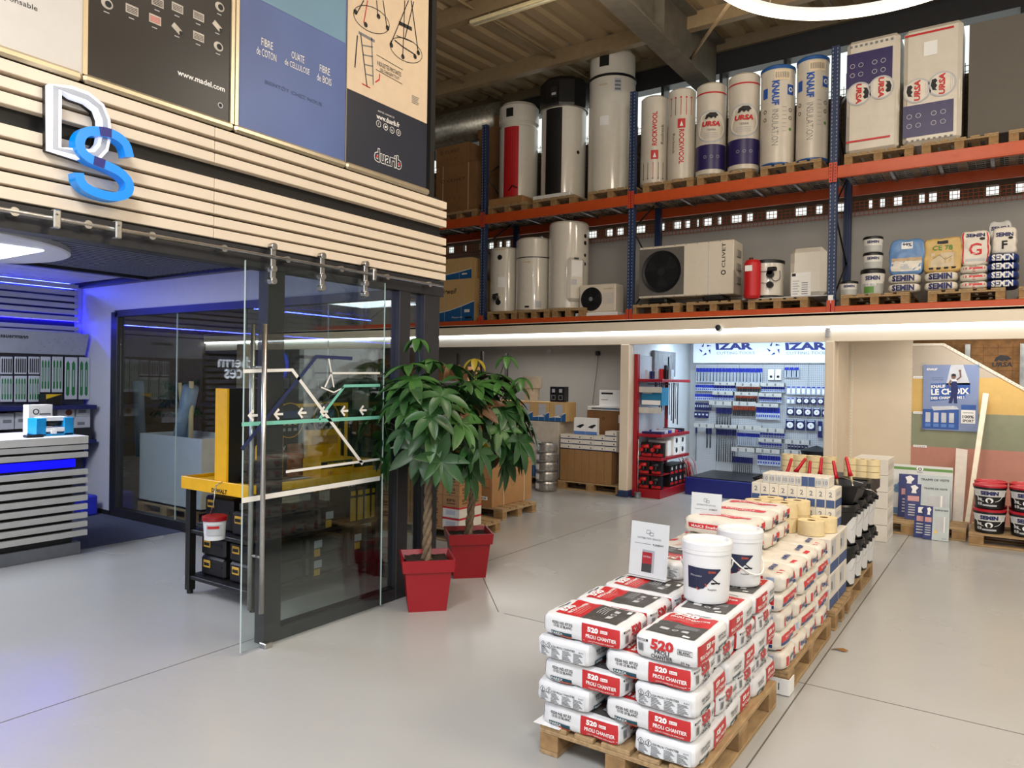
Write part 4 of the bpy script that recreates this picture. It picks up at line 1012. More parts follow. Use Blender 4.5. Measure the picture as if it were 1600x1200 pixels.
bagw = mat('white_bag_film', (218, 219, 221), .38, var=.02, bump=.25, scale=8, bscale=26)
b520r = mat('bag_red', (186, 36, 40), .4, var=.05); b520k = mat('bag_charcoal', (70, 68, 66), .4, var=.08)
teal = mat('bag_teal', (24, 70, 84), .4); brickc = mat('bag_brick', (186, 74, 44), .4)
def draw520(b, M, L, W, H):
    T = M('+z')
    # top print: red panel towards -x, charcoal towards +x
    x0, xm, x1 = -L*.37, -.02, L*.38; y = W*.38
    b.rect(x0, -y, xm+.02, y, T, b520r, 10, 10); b.rect(xm, -y, x1, y, M('+z', .0026), b520k, 12, 10)
    T2 = M('+z', .0042); rt = lambda a, c, X=0, Y=0: T2(X-(c-Y), Y+(a-X))
    def vt(s, X, Y, h, w_, m, bold=.02): b.text(s, X, Y, h, lambda a, c: T2(X+(Y-c), Y+(a-X)), m, wid=w_, bold=bold)
    vt('520', -.135, -.03, .038, .115, paper, .05); vt('PROLI CHANTIER', -.094, 0, .020, .19, paper)
    for i in range(3): b.rect(-.074+i*.014, -.085, -.071+i*.014, .075-.02*i, T2, mat('bag_pink', (226, 150, 144), .5), 1, 6)
    for i in range(4): b.rect(.012+i*.013, -.02, .015+i*.013, .085, T2, lgrey, 1, 5)
    b.rect(.08, -.07, .108, -.03, T2, lgrey, 2, 2); b.ring(.094, .0, .010, .015, T2, lgrey, 16); b.rect(.08, .03, .105, .06, T2, lgrey, 2, 2); b.rect(.135, .055, .155, .085, T2, paper, 2, 2)
    b.rect(-L*.43, -.05, -L*.41, .07, T2, teal, 1, 6)
    for f in ('-y', '+y'):
        S = M(f); S2 = M(f, .0036); e = 1 if f == '-y' else -1
        # on +y the label sits at the +x end too: mirrored abscissa
        X = lambda q: q*e
        a0, a1 = sorted((X(.005), X(.205)))
        b.rect(a0, -H*.44, a1, H*.40, S, b520r, 10, 5)
        b.text('520', X(.075)-.012*(1 if e > 0 else 1), H*.18, .024, S2, paper, wid=.056, bold=.05); b.rect(X(.075)+.026, H*.11, X(.075)+.062, H*.24, S2, paper, 3, 1)
        b.text('BLANC', X(.075)+.044, H*.175, .008, M(f, .005), b520r, wid=.03)
        b.text('PROLI CHANTIER', X(.105), -H*.12, .017, S2, paper, wid=.155, bold=.02)
        b.text('COLLE CARRELAGE AMÉLIORÉE', X(.105), -H*.32, .006, S2, paper, wid=.13)
        b.text('0220 N2 07:32', X(-.10), H*.17, .013, S2, ink, wid=.11, bold=.02); b.text('13 02 23 BLANC', X(-.098), H*.02, .012, S2, ink, wid=.10, bold=.02)
        c0, c1 = sorted((X(-.165), X(-.05))); b.rect(c0, -H*.40, c1, -H*.24, S, teal, 6, 1); b.rect(c0+.05, -H*.46, c1, -H*.37, S2, brickc, 4, 1)
        b.text('PAREX', (c0+c1)/2-.02, -H*.315, .010, S2, paper, wid=.06)
    E_ = M('+x'); E2 = M('+x', .0036)
    b.text('520', -.01, H*.20, .044, E2, b520r, wid=.105, bold=.05); b.text('PROLI', -.01, -H*.09, .018, E2, ink, wid=.066, bold=.02); b.text('CHANTIER', -.01, -H*.28, .017, E2, ink, wid=.098, bold=.02)
    b.rect(-.125, -H*.22, -.095, H*.18, E_, lgrey, 2, 3)
    for i in range(6): b.rect(-.122+i*.0045, -H*.18, -.120+i*.0045, H*.14, E2, ink, 1, 1)
    b.rect(-.135, H*.24, -.075, H*.33, E_, ink, 3, 1); b.text('WEBER', -.105, H*.285, .008, E2, paper, wid=.05)
    b.stroke([(.06, .0), (.125, .0), (.125, H*.2), (.06, H*.2), (.06, 0)], .0022, lambda a, c, d: E2(a, c), 0, 0, ink); b.text('BLANC', .092, H*.1, .012, E2, ink, wid=.052, bold=.02)
    b.text('25 kg', .095, -H*.33, .011, E2, ink, wid=.04, bold=.02)
    G = M('-x'); G2 = M('-x', .0036)
    b.rect(-.125, -H*.36, .125, H*.28, G, mat('hazard_panel', (214, 217, 220), .5), 8, 4)
    for x in (-.105, -.068): b.stroke([(x-.016, H*.13), (x, H*.13+.016), (x+.016, H*.13), (x, H*.13-.016)], .0025, lambda a, c, d: G2(a, c), 0, 0, ink, True); b.rect(x-.002, H*.13-.008, x+.002, H*.13+.008, G2, ink)
    b.text('520 PROLI CHANTIER', .012, H*.14, .010, G2, ink, wid=.12, bold=.01); b.text('BLANC', .105, H*.14, .006, G2, ink, wid=.025)
    for j, x in enumerate((-.118, -.056, .004, .064)):
        for i in range(7):
            w_ = .048-(i*7+j*3) % 4*.006; b.rect(x, H*.02-i*.0062, x+w_, H*.02-i*.0062+.0034, G2, grey_ink, 1, 1)
bags = [sack('cement_bag', .430, .298, .104, bagw, i+1, draw520, 9, .005) for i in range(3)]
# Knauf style plaster sack
kred = mat('sack_red', (206, 36, 44), .4, var=.05); kblue = mat('sack_blue', (28, 62, 124), .4)
bagc = mat('cream_bag_film', (222, 216, 204), .4, var=.02, bump=.3, scale=8, bscale=22)
def drawk(b, M, L, W, H):
    T = M('+z'); T2 = M('+z', .007)
    X = .115; vt = lambda a, c: T2(X+(c-0), -(a-X))
    b.text('KNAUF', X, 0, .034, lambda a, c: T2(X+c, -(a-X)), kblue, wid=.13, bold=.05, shear=.25)
    b.poly([(.165, -.10), (.20, -.10), (.205, -.03), (.17, -.03)], T, kred); b.rect(-.21, .03, -.15, .10, T, kred, 3, 3)
    b.rect(-.10, -.10, -.08, .08, T, mat('sack_pink', (232, 190, 180), .5), 1, 5)
    for f, e in (('-y', 1), ('+y', -1)):
        a0, a1 = sorted((-.19*e, .10*e)); b.rect(a0, -H*.05, a1, H*.30, M(f), kred, 10, 2); b.rect(a0, -H*.22, a1-.04, -H*.06, M(f, .0026), kblue, 6, 1)
        b.text('MAK3 Snellex', -.04*e, H*.12, .014, M(f, .004), paper, wid=.16); c0, c1 = sorted((.12*e, .165*e)); b.rect(c0, -H*.1, c1, H*.28, M(f), mat('sack_pale_blue', (168, 184, 220), .4), 2, 2)
    for f in ('+x', '-x'):
        b.rect(-.10, -H*.26, -.065, H*.22, M(f), kred, 2, 3); b.text('KNAUF', .0, 0, .028, M(f, .003), kblue, wid=.10, bold=.05, shear=.25); b.rect(.06, -H*.1, .10, H*.30, M(f), kred, 2, 3); b.rect(.055, -H*.3, .10, -H*.14, M(f, .002), kblue, 2, 1)
ksacks = [sack('plaster_sack', .44, .296, .109, bagc, 20+i, drawk, 8, .008) for i in range(3)]
def drawk2(b, M, L, W, H):
    b.rect(-L*.36, -W*.1, L*.36, W*.14, M('+z'), kred, 12, 3); b.text('Uniflott', 0, W*.02, .03, M('+z', .003), paper, wid=.2)
    for f, e in (('-y', 1), ('+y', -1)):
        b.rect(-.20, -H*.12, .06, H*.16, M(f), kred, 8, 2); b.text('MAK3 Snellex', -.07, 0, .016, M(f, .003), paper, wid=.2, bold=.01); b.rect(.10, -H*.12, .14, H*.2, M(f), mat('sack_pale_blue', (168, 184, 220), .4), 2, 2)
    for f in ('+x', '-x'):
        b.rect(-.06, -H*.32, -.045, H*.32, M(f), kred, 2, 3); b.text('KNAUF', -.005, 0, .03, M(f, .003), kblue, wid=.07, bold=.05, shear=.25); b.rect(.03, .0, .10, H*.3, M(f), kred, 3, 2); b.rect(.03, -H*.28, .09, -.004, M(f, .002), ink, 2, 1)
usacks = [sack('filler_sack', .46, .30, .110, bagc, 30+i, drawk2, 6.5, .006) for i in range(2)]
for o in bags+ksacks+usacks: o.location = (0, 0, -50)
_bi = {'n': 0}; _firstbag = set()
def put(src, x, y, z, rot, label, group, cat):
    """bag with centre x, y and underside z"""
    o = src.copy() if src.name in _firstbag else src
    if src.name in _firstbag: C.objects.link(o)
    _firstbag.add(src.name)
    o.location = (x, y, z); o.rotation_euler = (0, 0, rot); return tag(o, label, cat, group)
X0, X1 = -1.865, -1.095; Y0 = 3.02; LH = .1085
P1 = pallet(-1.86, 3.02, 0, 'wooden pallet nearest the camera, under the red and charcoal printed bags', 'y')
PY1 = 3.02
g5 = 'red and charcoal printed adhesive bags on the nearest pallet'
LN = ['bottom', 'second', 'third', 'fourth', 'top']
n = 0; rb = random.Random(3)
DEP = {4: ['front', 'second from front', 'third from front', 'rear']}
for lay in range(5):
    z = .144+lay*LH; odd = lay % 2 == 0          # bottom, third, top: long bags left, short ones right
    jj = lambda a=.006: rb.uniform(-a, a)
    if odd:
        for i in range(4):
            nm = DEP[4][i]
            if lay < 4 and i > 0: lab = 'white adhesive bag enclosed in the left rear of the nearest pallet stack'; grp = 'enclosed adhesive bags'
            else: lab = f'adhesive bag lying across, left column of nearest pallet, {LN[lay]} layer, {nm}'; grp = g5
            put(bags[n % 3], X0+.2225+jj(), Y0+.155+i*.307+jj(), z, rb.uniform(-.02, .02), lab, grp, 'bag'); n += 1
        for i in range(3):
            lab = f'adhesive bag lying lengthwise, right column of nearest pallet, {LN[lay]} layer, {["front", "middle", "rear"][i]}'
            put(bags[n % 3], X1-.1525+.01+jj(.008), Y0+.215+i*.432+jj(), z, (-PI/2 if lay == 4 else PI/2)+rb.uniform(-.02, .02), lab, g5, 'bag'); n += 1
    else:
        for i in range(3):
            if i > 0: lab = 'white adhesive bag enclosed in the left rear of the nearest pallet stack'; grp = 'enclosed adhesive bags'
            else: lab = f'adhesive bag lying lengthwise, front left corner of nearest pallet, {LN[lay]} layer'; grp = g5
            put(bags[n % 3], X0+.1325+jj(), Y0+.200+i*.432+jj(), z, PI/2+rb.uniform(-.02, .02), lab, grp, 'bag'); n += 1
        for i in range(4):
            lab = f'adhesive bag lying across, right column of nearest pallet, {LN[lay]} layer, {DEP[4][i]}'
            put(bags[n % 3], X1-.2175+jj(.008), Y0+.155+i*.307+jj(), z, rb.uniform(-.02, .02), lab, g5, 'bag'); n += 1
put(bags[1], X0+.2, Y0+1.10, .144+5*LH, PI/2+.1, 'single adhesive bag on a sixth layer, left rear of the nearest pallet', g5, 'bag')
# thin interlayer sheet
b = MB(); b.box(X0-.025, X0+.12, Y0-.012, Y0+1.1, .1443, .1455, paper); tag(b.obj('pallet_sheet'), 'thin white sheet sticking out between nearest pallet and its bags', 'sheet')
# white pails with lids
pail_w = mat('white_pail', (226, 228, 230), .35, var=.02); plab = mat('pail_navy', (28, 36, 66), .4)
def pail(label, u, v, z0, d, h):
    q = P(u, v, Z=z0); dirv = Vector((q.x, q.y, 0)).normalized()*(d*.44); c = (q.x+dirv.x, q.y+dirv.y, z0)
    t = thing('plastic_pail', label, 'pail', c, 0, 'white lidded pails on the nearest pallet'); r = d/2
    b = MB(); b.lathe([(0, 0), (r*.86, 0), (r*.88, .01), (r*.965, h*.84), (0, h*.84)], pail_w, n=44); pb_ = b.obj('body', t)
    b = MB(); b.lathe([(r*.95, h*.80), (r*.99, h*.80), (r*.99, h*.86), (r, h*.87), (r, h*.97), (r-.006, h), (r-.022, h), (r-.028, h-.014), (0, h-.014)], pail_w, n=44); b.obj('lid', t)
    fa = face(c[0], c[1]); rr_ = lambda z, o=.002: r*(.88+.085*z/(h*.84))+o
    def W(o=.003): return lambda a, z: (rr_(z, o)*math.sin(a/r+fa), -rr_(z, o)*math.cos(a/r+fa), z)
    b = MB(); k = 10
    pts = [(-.105, h*.60), (.075, h*.56), (.01, h*.28), (-.06, h*.22), (-.105, h*.30)]
    for i in range(8):       # navy wedge in strips so it follows the curve
        a0 = -.105+.18*i/8; a1 = -.105+.18*(i+1)/8
        lo = lambda a: h*(.24+.0*a) + max(0, (a+.02))*h*3.4
        b.add([W()(a0, min(lo(a0), h*.57)), W()(a1, min(lo(a1), h*.57)), W()(a1, h*(.60-.02*(i+1)/8)), W()(a0, h*(.60-.02*i/8))], [(0, 1, 2, 3)], plab)
    b.text('EDMA', -.0+.03, h*.53, .012, W(.0035), brickc, wid=.04, bold=.03); b.text('Pinceau', -.055, h*.46, .010, W(.0035), lgrey, wid=.06)
    b.stroke([(-.05, h*.24), (.0, h*.32)], .014, lambda a, c_, d: W(.0035)(a, c_), 0, 0, brickc); b.stroke([(.03, h*.35), (.075, h*.345)], .006, lambda a, c_, d: W(.003)(a, c_), 0, 0, ink)
    b.stroke([(.03, h*.42), (.07, h*.33)], .006, lambda a, c_, d: W(.003)(a, c_), 0, 0, ink); b.stroke([(.035, h*.36), (.035, h*.33)], .02, lambda a, c_, d: W(.003)(a, c_), 0, 0, ink)
    b.text('Tecplus', .03, h*.24, .010, W(.003), ink, wid=.05, bold=.02); b.obj('label', pb_)
    b = MB(); pts = [(r*1.02*math.cos(a), r*1.02*math.sin(a), h*.62-.10*math.sin(a) if False else h*.66-.13*math.sin(a*1.0)) for a in [PI*i/14 for i in range(15)]]
    rot = Matrix.Rotation(fa+PI+ (0.9 if 'behind' in label else .2), 3, 'Z')
    pts = [tuple(rot @ Vector((p[0], p[1], p[2]))) for p in pts] if 'behind' in label else [tuple(Matrix.Rotation(fa, 3, 'Z') @ Vector((p[0], p[1], p[2]))) for p in pts]
    b.tube(pts, .004, paper, 6); b.obj('handle', t); return t
ZB = .144+5*LH+.004
pail('white lidded pail with navy label, in front on the nearest pallet', 1103, 944, ZB, .255, .305)
pail('white lidded pail standing behind the navy labelled one on the nearest pallet', 1155, 917, ZB, .25, .30)
# price signs
def sign(label, pts, z0, price):
    (uL, vB), (uR, vBR), (uTL, vTL) = pts
    a = P(uL, vB, Z=z0); c = P(uR, vBR, Z=z0); ax = Vector((c.x-a.x, c.y-a.y, 0)); W_ = ax.length; ang = math.atan2(ax.y, ax.x)
    depth = a.y; H_ = P(uTL, vTL, Y=a.y+.03).z-z0
    t = thing('price_sign', label, 'price sign', (a.x, a.y, z0), ang, 'price signs standing on the bags')
    tilt = Matrix.Rotation(.10, 3, 'X')
    b = MB(); b.box(0, W_, 0, .002, .006, H_, paper, 0, -tilt if False else Matrix.Rotation(-.10, 3, 'X'), (0, 0, 0)); Mx = lambda a, c_: tuple(Matrix.Rotation(-.10, 3, 'X') @ Vector((a, -.0018, c_)))
    b.stroke([(W_*.42, H_*.80), (W_*.52, H_*.80), (W_*.52, H_*.86), (W_*.42, H_*.86)], .003, lambda a, c_, d: Mx(a, c_), 0, 0, grey_ink, True); b.stroke([(W_*.5, H_*.77), (W_*.6, H_*.77), (W_*.6, H_*.82), (W_*.5, H_*.82)], .003, lambda a, c_, d: Mx(a, c_), 0, 0, grey_ink, True)
    b.text('DISTRIBUTION SERVICES', W_*.5, H_*.71, .010, Mx, grey_ink, wid=W_*.62)
    b.rect(W_*.12, H_*.605, W_*.55, H_*.612, Mx, grey_ink); b.text(price, W_*.74, H_*.61, .011, Mx, ink, wid=W_*.28, bold=.02)
    if 'red' in label:
        b.rect(W_*.34, H_*.10, W_*.66, H_*.50, Mx, lgrey); Mx2 = lambda a, c_: tuple(Matrix.Rotation(-.10, 3, 'X') @ Vector((a, -.0024, c_)))
        b.rect(W_*.34, H_*.25, W_*.60, H_*.46, Mx2, b520r); b.rect(W_*.34, H_*.10, W_*.60, H_*.25, Mx2, b520k); b.text('520 PROLI', W_*.47, H_*.38, .010, lambda a, c_: tuple(Matrix.Rotation(-.10, 3, 'X') @ Vector((a, -.003, c_))), paper, wid=W_*.2)
    else:
        b.rect(W_*.40, H_*.08, W_*.70, H_*.48, Mx, grey_ink); Mx2 = lambda a, c_: tuple(Matrix.Rotation(-.10, 3, 'X') @ Vector((a, -.0024, c_))); b.rect(W_*.52, H_*.2, W_*.62, H_*.44, Mx2, b520r); b.rect(W_*.44, H_*.3, W_*.5, H_*.4, Mx2, ink)
    b.obj('printed_sheet', t)
    b = MB(); b.box(-.002, W_+.002, -.006, -.004, .004, H_+.003, film, 0, Matrix.Rotation(-.10, 3, 'X'), (0, 0, 0)); b.box(-.002, W_+.002, -.02, .06, 0, .003, lgrey); b.obj('acrylic_stand', t)
    return t
sign('white price sheet in a clear stand with a red and charcoal bag picture', ((982, 897), (1041, 909), (986, 812)), ZB, '9.55€HT')
sign('white price sheet in a clear stand behind the first one, with a grey bag picture', ((1078, 832), (1125, 838), (1081, 768)), ZB+LH, '15.98€HT')
# ---- second pallet: cream plaster sacks
P2 = pallet(-1.84, 4.40, 0, 'wooden pallet under the cream plaster sacks, second in the row', 'y')
b = MB(); b.box(-1.150, -1.036, 4.388, 4.398, .005, .095, paper); b.box(-1.036, -1.030, 4.39, 4.5, .005, .095, paper); b.text('1', -1.09, .05, .04, front(4.3875), ink); tag(b.obj('paper_label'), 'white paper label with the digit 1 wrapped round a pallet block', 'label')
gk = 'cream plaster sacks on the second pallet'; n = 0
for lay in range(5):
    z = .144+lay*.1125
    if lay % 2 == 0:
        for i in range(4):
            put(ksacks[n % 3], -1.275+rb.uniform(-.012, .012), 4.50+i*.305, z, rb.uniform(-.03, .03), f'plaster sack lying across, right column of second pallet, {LN[lay]} layer, {DEP[4][i]}', gk, 'sack'); n += 1
    else:
        for i in range(3):
            put(ksacks[n % 3], -1.205+rb.uniform(-.012, .012), 4.56+i*.44, z, PI/2+rb.uniform(-.03, .03), f'plaster sack lying lengthwise, right edge of second pallet, {LN[lay]} layer, {["front", "middle", "rear"][i]}', gk, 'sack'); n += 1
        for i in range(3):
            put(ksacks[n % 3], -1.52, 4.56+i*.44, z, PI/2, 'plaster sack enclosed in the middle of the second pallet, hardly showing', 'enclosed plaster sacks', 'sack'); n += 1
for lay in range(5):
    for i in range(4): put(ksacks[(n+i) % 3], -1.70 if lay == 9 else -1.69-.07, 4.50+i*.305, .144+lay*.1125, PI/2 if False else 0, 'plaster sack enclosed in the left column of the second pallet, hardly showing', 'enclosed plaster sacks', 'sack') if lay % 2 == 0 else None
zt_ = .144+5*.1125
for lay in range(2):
    for i in range(3):
        put(usacks[(i+lay) % 2], -1.53+rb.uniform(-.01, .01), 4.74+i*.32, zt_+lay*.112, rb.uniform(-.04, .04), f'red striped filler sack, raised left stack of second pallet, {["lower", "upper"][lay]} layer, {["front", "middle", "rear"][i]}', 'red striped filler sacks', 'sack')
# ---- paper tape rolls
tapem = mat('jointing_tape_paper', (226, 206, 160), .7, var=.04, bump=.1, scale=40); card = mat('tape_core_hole', (120, 96, 60), .9)
def taperoll(r, h):
    b = MB(); ri = r*.32; b.lathe([(ri, 0), (r, 0), (r, h), (ri, h), (ri, 0)], tapem, n=32)
    b.lathe([(ri+.002, 0), (ri-.004, .001), (ri-.004, h-.001), (ri+.002, h)], card, n=24); return b.obj('jointing_tape_roll')
tr = taperoll(.095, .105); tr.location = (0, 0, -50)
trs = thing  # noqa
def putr(src, x, y, z, label, group, cat='tape roll'):
    o = src.copy() if src.name in _firstbag else src
    if src.name in _firstbag: C.objects.link(o)
    _firstbag.add(src.name); o.location = (x, y, z); return tag(o, label, cat, group)
# ---- third pallet: boxes of tape with rolls on top
P3 = pallet(-2.24, 5.76, 0, 'short wooden pallet under the numbered boxes and paper rolls, third in the row', 'x', small=True)
nb_ = mat('box_blue', (62, 84, 132), .6, var=.05); bxw = mat('carton_white', (222, 216, 204), .6, var=.03)
def numbox(L, W, H):
    b = MB(); b.box(0, L, 0, W, 0, H, bxw, .003)
    for M, wd in ((front(-.001), L), (right(L+.001), W)):
        b.rect(.004, .004, wd-.004, H*.42, M, nb_); b.text('2', wd*.5, H*.70, H*.26, M, grey_ink, bold=.02) if wd < .2 else b.rect(wd*.2, H*.6, wd*.8, H*.8, M, lgrey)
    return b.obj('tape_box')
big = MB(); big.box(0, .55, 0, .325, 0, .26, bxw, .004)
big.rect(.004, .006, .32, .08, right(.551), nb_); big.rect(.05, .12, .2, .24, right(.551), lgrey); big.rect(.06, .14, .1, .2, right(.552), grey_ink)
big = big.obj('tape_box'); big.location = (0, 0, -50)
for lay in range(2):
    for i in range(2):
        putr(big, -1.63, 5.74+i*.33, .144+lay*.262, f'large white and blue carton on the third pallet, {["lower", "upper"][lay]} layer, {["front", "rear"][i]}', 'large cartons on the third pallet', 'box')
zt_ = .144+2*.262+.002
nbx = numbox(.0705, .26, .153); nbx.location = (0, 0, -50)
# rolls standing on the cartons, front rows
for i, (x, y, z, l) in enumerate(((-1.235, 5.84, 0, 'front one'), (-1.185, 6.03, 0, 'rear one'))):
    putr(tr, x, y, zt_+z, f'cream paper roll lying flat on the large cartons, lower group, {l}', 'paper tape rolls')
for i, (x, y, l) in enumerate(((-1.64, 5.86, 'outer left'), (-1.435, 5.85, 'front right'), (-1.59, 6.055, 'rear left'), (-1.385, 6.045, 'rear right'))):
    for k in range(2):
        putr(tr, x, y, zt_+k*.107+(.0), f'cream paper roll in the raised group, {["lower", "upper"][k]} one, {l}', 'paper tape rolls')
for i in range(9):
    for k in range(2):
        putr(nbx, -1.775+.0718*i, 6.16, zt_+k*.155, f'narrow box marked with a 2, {["lower", "upper"][k]} row, {["first", "second", "third", "fourth", "fifth", "sixth", "seventh", "eighth", "ninth", "tenth", "last"][i]} from the left', 'narrow numbered boxes', 'box')
tb_ = MB(); tb_.box(0, .0495, 0, .22, 0, .08, bxw, .003); tb_.rect(.005, .01, .0445, .07, front(-.001), lgrey); tb_.text('10', .025, .04, .03, front(-.002), grey_ink); tb_ = tb_.obj('tape_box'); tb_.location = (0, 0, -50)
tb2 = MB(); tb2.box(0, .0495, 0, .22, 0, .08, bxw, .003); tb2.rect(.001, .003, .048, .077, front(-.001), nb_); tb2 = tb2.obj('tape_box'); tb2.location = (0, 0, -50)
for i in range(10):
    putr(tb2 if i in (6, 7) else tb_, -1.69+.051*i, 6.17, zt_+.31, (f'small blue box on top of the numbered boxes, {["left", "right"][i-6]} of the two' if i in (6, 7) else f'small white box on top of the numbered boxes, number {i+1} from the left'), 'small boxes on top', 'box')
# ================================================================ FOURTH PALLET: black buckets
P4 = pallet(-1.86, 6.42, 0, 'wooden pallet under the black buckets at the far end of the row', 'y')
bk = mat('black_bucket', (20, 20, 22), .35, var=.1); bkw = mat('bucket_white_print', (214, 216, 218), .4, var=.02)
def bucket(label, x, y, z, fa, grp):
    t = thing('black_bucket', label, 'bucket', (x, y, z), 0, grp); h, r = .335, .155
    b = MB(); b.lathe([(0, 0), (r*.84, 0), (r*.86, .012), (r, h-.06), (r+.008, h-.055), (r+.008, h-.015), (r, h), (r-.006, h), (r-.01, h-.05), (r*.8, .02), (0, .02)], bk, n=32); bb_ = b.obj('bucket_body', t)
    W = lambda a, c: ((r*(.86+.14*min(c, h-.06)/(h-.06))+.003)*math.sin(a/r+fa), -(r*(.86+.14*min(c, h-.06)/(h-.06))+.003)*math.cos(a/r+fa), c)
    b = MB()
    n = 12          # white swoosh: crescent wrapped on the side
    lo = [(.10-.075*math.sin(PI*i/n), .02+(h-.12)*i/n) for i in range(n+1)]; hi = [(.17, .02+(h-.12)*i/n) for i in range(n+1)]
    for i in range(n):
        for k in range(6):
            g = lambda p, q, s: (p[0]+(q[0]-p[0])*s, p[1])
            b.add([W(*g(lo[i], hi[i], k/6)), W(*g(lo[i], hi[i], (k+1)/6)), W(*g(lo[i+1], hi[i+1], (k+1)/6)), W(*g(lo[i+1], hi[i+1], k/6))], [(0, 1, 2, 3)], bkw)
    b.text('POLAIRE', -.03, .14, .032, lambda a, c: W(-.03-(c-.14), .14+(a+.03)), bkw, wid=.19, bold=-.01); b.obj('printed_label', bb_)
    b = MB(); b.cyl((W(.17, h-.06)), .02, .02, black, 12, axis='x'); b.tube(smooth_path([W(-.14, h-.05), tuple(Vector(W(-.03, h-.16))*1.02), W(.10, h-.2), W(.17, h-.05)]), .0028, steel, 6); b.obj('handle', t); return t
fa_ = .36
bkt = bucket('p', -1.21, 6.75+.25, .146, fa_, 'black buckets at the far end of the row')
first = True
for k in range(2):
    for i in range(4):
        lab = f'black bucket with white swoosh, right column, {["lower", "upper"][k]} tier, {DEP[4][i]}'
        loc = (-1.19, 6.60+i*.32, .146+k*.335)
        if first: bkt.location = loc; bkt['label'] = lab; first = False
        else: dup(bkt, loc, 0, lab)
        dup(bkt, (-1.51, 6.60+i*.32, .146+k*.335), 0, f'black bucket, inner column behind the right one, {["lower", "upper"][k]} tier, {DEP[4][i]}', 'inner black buckets')
ztop = .146+.67+.002
# mixing trays on the buckets, stirring handles
tray = mat('black_tray', (16, 16, 18), .45, var=.1)
b = MB(); x0, x1, y0, y1 = -1.86, -1.02, 6.50, 7.02; z0, z1 = ztop, ztop+.15
outer_ = [(x0, y0, z1), (x1, y0, z1), (x1, y1, z1), (x0, y1, z1)]; inn = [(x0+.05, y0+.04, z0), (x1-.05, y0+.04, z0), (x1-.05, y1-.04, z0), (x0+.05, y1-.04, z0)]
b.add(outer_+inn, [(0, 1, 5, 4), (1, 2, 6, 5), (2, 3, 7, 6), (3, 0, 4, 7), (4, 5, 6, 7)], tray)
b.tube(outer_, .008, tray, 6, closed=True)
tr_ = tag(b.obj('mixing_tray'), 'long black tray lying on the black buckets with red handles standing in it', 'tray')
b = MB(); b.tube([(x1, y0+.05, z1-.01), (x1+.10, y0+.02, z1-.02), (x1+.12, y0+.1, z1-.05), (x1-.02, y1-.1, z1-.04)], .004, steel, 6); b.tube([(-1.5, y1, z1), (-1.2, y1-.2, z1+.03), (x1, y1-.25, z1)], .003, steel, 6); b.obj('wire_handle', tr_)
b = MB(); b.box(-1.9, -1.02, 7.10, 7.70, ztop, ztop+.13, tray, .02); tag(b.obj('mixing_tray'), 'black tray on the rear black buckets carrying cream paper rolls', 'tray')
redh = mat('red_handle', (196, 22, 40), .35, var=.08)
for k, (u, v0, u1, v1, l) in enumerate(((1229, 742, 1237, 716, 'leftmost'), (1243, 738, 1259, 716, 'second from left, leaning far right'), (1264, 746, 1266, 720, 'third from left, set lowest'), (1281, 742, 1284, 715, 'fourth from left'), (1307, 748, 1302, 720, 'second from right'), (1329, 744, 1322, 714, 'rightmost'))):
    a = P(u, v0, Y=6.75); c = P(u1, v1, Y=6.77); t = thing('brush_tool', f'red handled tool standing in the black tray, {l}', 'tool', a, 0, 'red handled tools in the tray')
    d = (c-a); b = MB(); sd = Vector((.012, 0, 0))
    b.tube([Vector((0, 0, 0)), d*.25, d*.9, d], .015, redh, 8, rs=[.022, .015, .013, .011]); b.obj('handle', t)
    b = MB(); b.tube([Vector((.0, 0, .01))+d*.05, -d*.35+Vector((0, .005, 0))], .01, tapem, 6); b.tube([-d*.35, -d*.9], .006, steel, 6); b.obj('blade', t)
# cream rolls behind: rows on the rear tray
for gi, (uu, v0, nm) in enumerate((((1232, 1250, 1272, 1296), 736, 'left group'), ((1330, 1347, 1363), 742, 'right group'))):
    for i, u in enumerate(uu):
        q = P(u, v0, Y=7.4)
        for k in range(3):
            o = tr.copy(); C.objects.link(o); o.location = (q.x, 7.40, ztop+.132+k*.056); o.scale = (.68, .68, .5)
            tag(o, f'cream paper roll behind the red handles, {nm}, {["bottom", "middle", "top"][k]} tier, column {["one", "two", "three", "four"][i]}', 'tape roll', 'cream rolls behind the red handles')
b = MB(); q = P(1360, 790, Y=8.25)
for k in range(4): b.box(-1.43, -1.10, 8.45, 8.85, .16+k*.2, .355+k*.2, bxw, .004); b.rect(-1.41, .18+k*.2, -1.12, .24+k*.2, front(8.448), nb_)
# white cartons stacked behind the buckets
for k in range(5):
    c = MB(); z0 = .0+k*.19; c.box(-1.52, -1.16, 9.35, 9.85, z0, z0+.186, bxw, .004); M = right(-1.159)
    for i in range(4): c.ring(9.42+i*.11, z0+.09, .03, .038, M, grey_ink, 4)
    tag(c.obj('cardboard_carton'), f'white printed carton in the stack behind the black buckets, {LN[k]} one', 'carton', 'white cartons behind the buckets')
# dead leaf on the floor
b = MB(); b.add([(0, 0, 0), (.04, .02, .012), (.09, .01, .004), (.12, .03, .01), (.08, .05, .015), (.03, .05, .004)], [(0, 1, 5), (1, 4, 5), (1, 2, 4), (2, 3, 4)], mat('dry_leaf', (134, 92, 44), .8)); tag(b.obj('dry_leaf', loc=(-1.0, 5.33, .002)), 'dry brown leaf lying on the concrete right of the pallets', 'leaf')
